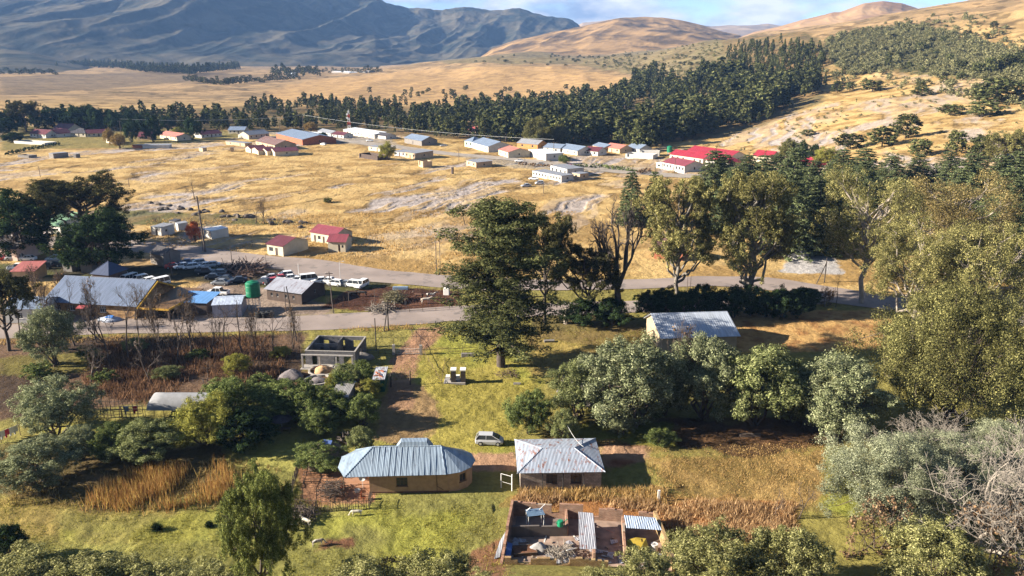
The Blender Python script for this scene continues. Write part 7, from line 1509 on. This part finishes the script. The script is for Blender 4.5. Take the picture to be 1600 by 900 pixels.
# heaps by the unfinished house
sandm = mat('sand', tuple(gc(214, 164, 116)), .95, 3, .15, .4, 20); gravm = mat('gravel_heap_mat', tuple(gc(140, 126, 118)), .95, 4, .3, .5, 24)
for nm, lb, x, y, w, h, m_, sd_ in (('sand_heap', 'pale sand heap inside the upper concrete ring', 505, 580, 3.2, 1.0, sandm, 1), ('sand_heap', 'flatter brown heap inside the lower concrete ring', 497, 595, 2.8, .55, gravm, 2), ('gravel_heap', 'dark gravel heap left of the concrete rings', 456, 590, 4.2, 1.5, gravm, 3)):
    lump(nm, lb, 'heap', x, y, w, w, h, m_, sd_)
for lb, x, y, r in (('upper concrete ring around the pale sand heap', 505, 580, 2.4), ('lower concrete ring below the sand heap', 497, 595, 2.2)):
    p = at(x, y); n_ = 30; prof = [(r - .15, -.2), (r + .15, -.2), (r + .15, .32), (r - .15, .32)]
    V_ = [(a_ * math.cos(6.283 * i / n_), a_ * math.sin(6.283 * i / n_), z) for a_, z in prof for i in range(n_)]; F_ = [(k * n_ + i, k * n_ + (i + 1) % n_, ((k + 1) % 4) * n_ + (i + 1) % n_, ((k + 1) % 4) * n_ + i) for k in range(4) for i in range(n_)]
    tag(MB().add(V_, F_).build('concrete_ring', M['pale_cement'], None, None, False, p), lb, 'ring')
lump('rock_pile', 'pile of stones and tyres in the shade right of the unfinished house', 'stones', 566, 560, 4, 3, 1.2, greyw, 8)
# thatched dome hut with a blue panel
o = thing('dome_hut', 'low dome-shaped thatched hut with a blue panel on top', 'hut', at(512, 722)); n_ = 28; g_ = np.random.default_rng(2)
prof = [(3.0, -.2), (3.0, .4), (2.75, 1.1), (2.2, 1.8), (1.4, 2.35), (.6, 2.65), (.02, 2.7)]
mb = MB(); mb.lathe([(r * 1.0, z) for r, z in prof], n_); mb.v = [(x * (1 + .06 * (g_.random() - .5)), y * (1 + .06 * (g_.random() - .5)), z + .06 * (g_.random() - .5)) for x, y, z in mb.v]
mb.build('thatch', mat('thatch', tuple(gc(128, 104, 82)), .95, 3, .35, .8, 30), o, smooth=True); MB().slab([(-.7, -.8, 2.45), (.5, -1.0, 2.35), (.7, .5, 2.95), (-.5, .7, 3.0)], .06).build('blue_panel', mat('panel_blue', tuple(gc(104, 124, 170)), .4), o); MB().slab([(-2.0, -1.4, 1.6), (-.9, -1.7, 1.75), (-.8, -.3, 2.5), (-1.6, .1, 2.3)], .05).build('pale_sheet', whitem, o); MB().box(-.4, -3.05, 0, .4, -2.8, 1.3).build('doorway', dpole, o)
# parasol and table in the shaded yard
o = thing('parasol', 'dark round parasol in the shaded yard behind the dome hut', 'parasol', at(441, 672)); MB().tube((0, 0, -.2), (0, 0, 2.2), .04).build('pole', framem, o); MB().lathe([(1.6, 1.75), (1.58, 1.8), (.8, 2.15), (.02, 2.35)], 10).build('canopy', mat('parasol_cloth', (.05, .04, .045), .9), o)
o = thing('table', 'small dark table under the round parasol', 'table', at(447, 676)); MB().box(-.7, -.4, .7, .7, .4, .76).build('top', woodm, o)
for x in (-.6, .55):
    for y in (-.35, .3): MB().box(x, y, 0, x + .05, y + .05, .7).build('leg', woodm, o)
# ---- stick fences
def stickfence(pts, label, h=1.3, gap=.28, m_=None, rails=2, name='stick_fence', r=.04, cross=True, seed=0):
    P = [at(x, y) for x, y in pts]; g_ = np.random.default_rng(seed); o = thing(name, label, 'fence', P[0]); sg = []; rl = []
    for a, b in zip(P[:-1], P[1:]):
        a = a - P[0]; b = b - P[0]; L = (b - a).length; k = max(2, int(L / gap))
        for i in range(k):
            q_ = np.array(a.lerp(b, i / k)); sg.append((q_ + [0, 0, -.3], q_ + [g_.normal() * .12, g_.normal() * .12, h * (.75 + .5 * g_.random())], r * (.7 + .7 * g_.random()), r * .6))
        for j in range(rails): z = h * (.35 + .5 * j / max(1, rails - 1)); rl.append((np.array(a) + [0, 0, z], np.array(b) + [0, 0, z + g_.normal() * .1], r * .8, r * .8))
        if cross:
            for i in range(int(L / 1.4)): q_ = np.array(a.lerp(b, (i + .5) / (L / 1.4))); d = np.array((b - a).normalized()) * .7; s_ = 1 if i % 2 else -1; rl.append((q_ - d * s_ + [0, 0, .05], q_ + d * s_ + [0, 0, h * .95], r * .8, r * .8))
    v_, f_ = tubes(sg, 5); link('stakes', npmesh('stakes', v_, f_, m_ or bark), o); v_, f_ = tubes(rl, 5); link('rails', npmesh('rails', v_, f_, m_ or bark), o); return o
stickfence([(452, 794), (520, 800), (576, 796), (583, 782)], 'rough stick fence along the lower side of the bare veranda yard', 1.5, .22, bark, 2, seed=1)
stickfence([(452, 794), (458, 762), (468, 730)], 'curved left side of the stick fence of the veranda yard', 1.3, .2, darkbark, 2, seed=2)
for k, y in enumerate((734, 744, 755)): stickfence([(474, y), (500, y - 1), (522, y - 2)], ('top', 'middle', 'bottom')[k] + ' pole rail across the bare earth of the veranda yard', .7, 1.2, bark, 2, 'pole_rail', .06, False, 5 + k)
stickfence([(140, 652), (180, 653), (222, 652)], 'front of the wooden stick enclosure left of the net tunnel', 1.7, .5, woodm, 3, 'pole_fence', .06, False, 8); stickfence([(140, 640), (180, 641), (222, 640)], 'back of the wooden stick enclosure left of the net tunnel', 1.7, .6, darkbark, 2, 'pole_fence', .05, False, 9)
stickfence([(512, 480), (528, 479), (545, 478)], 'leaning stick fence at the pen beside the stable', 2.2, .35, woodm, 1, seed=10)
stickfence([(580, 470), (640, 458), (720, 458)], 'post fence along the back of the brown pen', 1.3, 2.2, woodm, 2, 'wire_fence', .05, False, 11)
stickfence([(555, 487), (640, 488), (722, 482)], 'post fence between the brown pen and the near road', 1.3, 2.4, woodm, 2, 'wire_fence', .05, False, 12)
stickfence([(658, 555), (700, 553), (745, 549)], 'wire fence running right from the farm gate', 1.2, 2.0, woodm, 2, 'wire_fence', .045, False, 13); stickfence([(560, 556), (590, 555), (614, 554)], 'wire fence running left from the farm gate', 1.2, 2.0, darkbark, 2, 'wire_fence', .05, False, 14)
stickfence([(985, 486), (1000, 486), (1014, 486)], 'low metal fence beside the leafless tree at the near road', 1.5, .5, framem, 3, 'rail_fence', .03, False, 15)
stickfence([(0, 497), (150, 493), (270, 494)], 'low fence in front of the hall beside the near road', 1.0, 2.5, woodm, 1, 'wire_fence', .04, False, 16)
stickfence([(640, 515), (690, 600), (696, 560)], 'faint post line right of the dirt track', 1.1, 3.5, woodm, 1, 'wire_fence', .04, False, 17)
# white frame gate and marker post by the block house
o = thing('white_gate', 'white tubular gate frame left of the block house', 'gate', at(783, 762)); e = at(800, 767) - o.location
MB().tube((0, 0, -.2), (0, 0, 2.0), .05).build('left_post', whitem, o); MB().tube((e.x, e.y, -.2), (e.x, e.y, 2.3), .08).build('right_post', whitem, o); MB().tube((0, 0, 2.0), (e.x, e.y, 2.0), .03).tube((0, 0, .9), (e.x, e.y, .9), .02).build('rail', whitem, o)
o = MB().box(-.14, -.1, -.3, .14, .1, 1.5).build('marker_post', whitem, None, None, False, at(1029, 783)); tag(o, 'single white marker post in the dry grass right of the block house', 'post')
# net tunnel
o = thing('net_tunnel', 'grey shade-net tunnel over beds beside the stick enclosure', 'tunnel', at(221, 652), 0.0); L = 10.5; nm_ = mat('shade_net', tuple(gc(170, 164, 156)), .9, 1.5, .12, .3, 6); n_ = 10; V_ = []
for x in np.linspace(0, L, 8):
    for i in range(n_ + 1): a = math.pi * i / n_; sc_ = .55 if x == 0 else 1; V_.append((x + (.9 if x == 0 else 0), 1.9 - 1.9 * math.cos(a), 1.1 + 2.0 * math.sin(a) * (sc_ if x == 0 else 1)))
F_ = [(k * (n_ + 1) + i, (k + 1) * (n_ + 1) + i, (k + 1) * (n_ + 1) + i + 1, k * (n_ + 1) + i + 1) for k in range(7) for i in range(n_)]
MB().add(V_, F_).add([V_[i] for i in range(n_ + 1)], [tuple(range(n_ + 1))]).build('net', nm_, o, smooth=True)
for x in np.linspace(.6, L, 8):
    for y in (.1, 3.7): MB().tube((x, y, -.2), (x, y, 1.15), .04).build('post', woodm, o)
# clothes and washing
def washing(pts, cols, labels, zt, group=None):
    a, b = [at(*p) for p in pts]; a.z += zt; b.z += zt
    o = thing('washing_line', labels[0], 'washing line', (a.x, a.y, a.z - zt)); MB().tube((0, 0, zt), b - a + Vector((0, 0, zt)), .015, n=4).build('line', framem, o)
    for P in (Vector((0, 0, 0)), b - a): MB().tube((P.x, P.y, -.2), (P.x, P.y, zt + .1), .05).build('post', woodm, o)
    for k, c in enumerate(cols):
        t = (k + .6) / (len(cols) + .4); q_ = a.lerp(b, t); w_ = .34; g = MB(); d = (b - a).normalized(); g.slab([(-w_, 0, .02), (w_, .0, .02), (w_ * 1.05, .08, -.9), (-w_ * .9, .1, -.85)], .03); g.v = [(x, y + .0, z) for x, y, z in g.v]
        g.box(-w_ * .8, -.03, -1.2, -.03, .05, -.85); 
        tag(g.build('garment', mat('cloth_%d' % (hash(c) % 997), c, .9), None, None, False, q_ - Vector((0, 0, .02)), math.atan2(d.y, d.x)), labels[k + 1], 'clothing')
washing([(2, 692), (32, 680)], [(.62, .62, .6), (.5, .06, .1), (.66, .66, .66), (.5, .5, .5)], ['washing line with clothes at the left edge', 'white garment at the left end of the washing line', 'pink-red garment on the washing line', 'white shirt right of the pink-red garment', 'grey-white trousers at the right end of the washing line'], 1.7)
washing([(190, 651), (224, 650)], [(.2, .3, .42), (.4, .02, .03)], ['line with garments over the stick enclosure', 'blue-grey cloth on the stick enclosure', 'red cloth beside the net tunnel'], 1.7)
# benches, blocks, small things
for nm, lb, x, y, sz, m_ in (('concrete_block', 'flat grey concrete block on the lawn right of the gate', 731, 556, (2.4, .7, .5), greyw), ('concrete_block', 'flat stone slab on the lawn above the car', 808, 600, (1.2, .5, .2), greyw), ('crate', 'white crate at the back of the brown pen', 698, 460, (1.3, 1.0, 1.5), whitem), ('trough', 'pale blue trough at the back of the pen', 626, 452, (3.6, .8, .6), mat('trough_blue', tuple(gc(150, 170, 186)), .6)), ('plank', 'white plank lying on the green patch behind the block house', 990, 661, (1.6, .25, .12), whitem), ('stone_slab', 'pale stones in the shade right of the lone pine', 858, 534, (2, .8, .35), greyw), ('log', 'log lying on the brown earth before the wattle row', 1172, 682, (3.0, .5, .45), bark)):
    p = at(x, y); mb = MB(); a, b, c = sz
    mb.prism([(-a / 2, -b / 2 + .06), (-a / 2 + .06, -b / 2), (a / 2 - .08, -b / 2), (a / 2, -b / 2 + .1), (a / 2, b / 2 - .05), (a / 2 - .1, b / 2), (-a / 2 + .05, b / 2), (-a / 2, b / 2 - .08)], -.15, c)
    if nm in ('crate', 'trough'): mb.box(-a / 2 + .1, -b / 2 + .1, c, a / 2 - .1, b / 2 - .1, c + .05)
    tag(mb.build(nm, m_, None, None, False, p, rnd.uniform(-.2, .2)), lb, nm.replace('_', ' '))
o = thing('tree_stump', 'tall pale tree stump beside the near road', 'stump', at(884, 506)); MB().tube((0, 0, -.3), (.1, 0, 3.4), .55, .35, 9).build('trunk', palebark, o); MB().tube((0, 0, 2.2), (-.9, .2, 3.9), .2, .1, 7).build('branch', palebark, o)
for k, (x, y) in enumerate(((405, 496), (414, 496), (421, 495))):
    p = at(x, y); n_ = 20; prof = [(.45, .0), (.8, .05), (.85, .2), (.8, .35), (.45, .4), (.42, .2)]; V_ = [(r * math.cos(6.283 * i / n_), r * math.sin(6.283 * i / n_), z + s * .4) for s in range(3) for r, z in prof for i in range(n_)]
    F_ = [(s * 6 * n_ + a * n_ + i, s * 6 * n_ + a * n_ + (i + 1) % n_, s * 6 * n_ + ((a + 1) % 6) * n_ + (i + 1) % n_, s * 6 * n_ + ((a + 1) % 6) * n_ + i) for s in range(3) for a in range(6) for i in range(n_)]
    tag(MB().add(V_, F_).build('tyre_stack', tyrem, None, None, False, p), 'stack of black tyres below the green water tank', 'tyres', 'tyre stacks below the green tank')
o = thing('covered_heap', 'heap under white and blue sheeting in front of the stone hall', 'heap', at(172, 501)); p = o.location
lump('sheet', None, None, 0, 0, 5, 2.6, 1.0, mat('white_sheeting', tuple(gc(196, 196, 200)), .7, 1, .15), 12, 0, False, Vector((0, 0, 0))).parent = o
c_ = [c for c in o.children][0]; c_.location = (0, 0, 0); MB().slab([(-.7, -.7, .86), (.8, -.6, .84), (.7, .4, 1.04), (-.6, .5, 1.02)], .05).build('blue_cover', mat('cover_blue', tuple(gc(80, 140, 210)), .6), o)
# boulders of the gully on the field
bm0 = None
for k in range(34):
    x = rnd.uniform(215, 480); y = np.interp(x, [215, 300, 400, 480], [321, 331, 344, 352]) + rnd.uniform(-3, 5) - (3 if k % 3 else 0); p = at(x, y)
    if bm0 is None:
        n_, k_ = 9, 6; V_ = [(0, 0, .7)]; g_ = np.random.default_rng(3)
        mb = MB().lathe([(.5, -.3), (.95, .0), (.9, .4), (.5, .7), (.05, .8)], 8); mb.v = [(x_ * (1 + .4 * (g_.random() - .5)), y_ * (1 + .4 * (g_.random() - .5)), z_) for x_, y_, z_ in mb.v]; bm0 = mbm('boulder', mb, mat('boulder_rock', tuple(gc(120, 104, 88)), .95, 1, .3))
    o = link('boulder', bm0, None, p, rnd.random() * 6); o.scale = (rnd.uniform(.7, 2.2), rnd.uniform(.6, 1.3), rnd.uniform(.6, 1.5)); tag(o, 'dark boulder strewn along the gully at the foot of the golden field', 'boulder', 'boulders along the gully')

# rubble of the ruin
bkm = mbm('brick', MB().box(-.16, -.08, 0, .16, .08, .12), M['old_red_brick']); bpm = mbm('broken_board', MB().box(-.7, -.07, 0, .7, .07, .04), framem); bsm = mbm('tin_scrap', MB().slab([(-.4, -.3, .1), (.4, -.35, .2), (.45, .3, .12), (-.35, .35, .25)], .02), M['rusty_sheet'])
for k in range(110):
    x, y = rnd.uniform(800, 1035), rnd.uniform(842, 888); p = at(x, y, True); me = (bkm, bkm, bpm, bsm)[k % 4]; o = link(me.name.split('.')[0], me, None, (p.x, p.y, .12), rnd.random() * 6); o.rotation_euler[1] = rnd.uniform(-.15, .15)
    tag(o, ('loose red brick lying on the floor of the ruin', 'loose red brick lying on the floor of the ruin', 'broken grey board on the floor of the ruin', 'bent scrap of rusty tin on the floor of the ruin')[k % 4], ('brick', 'brick', 'board', 'scrap tin')[k % 4], ('loose bricks in the ruin', 'loose bricks in the ruin', 'broken boards in the ruin', 'tin scraps in the ruin')[k % 4])
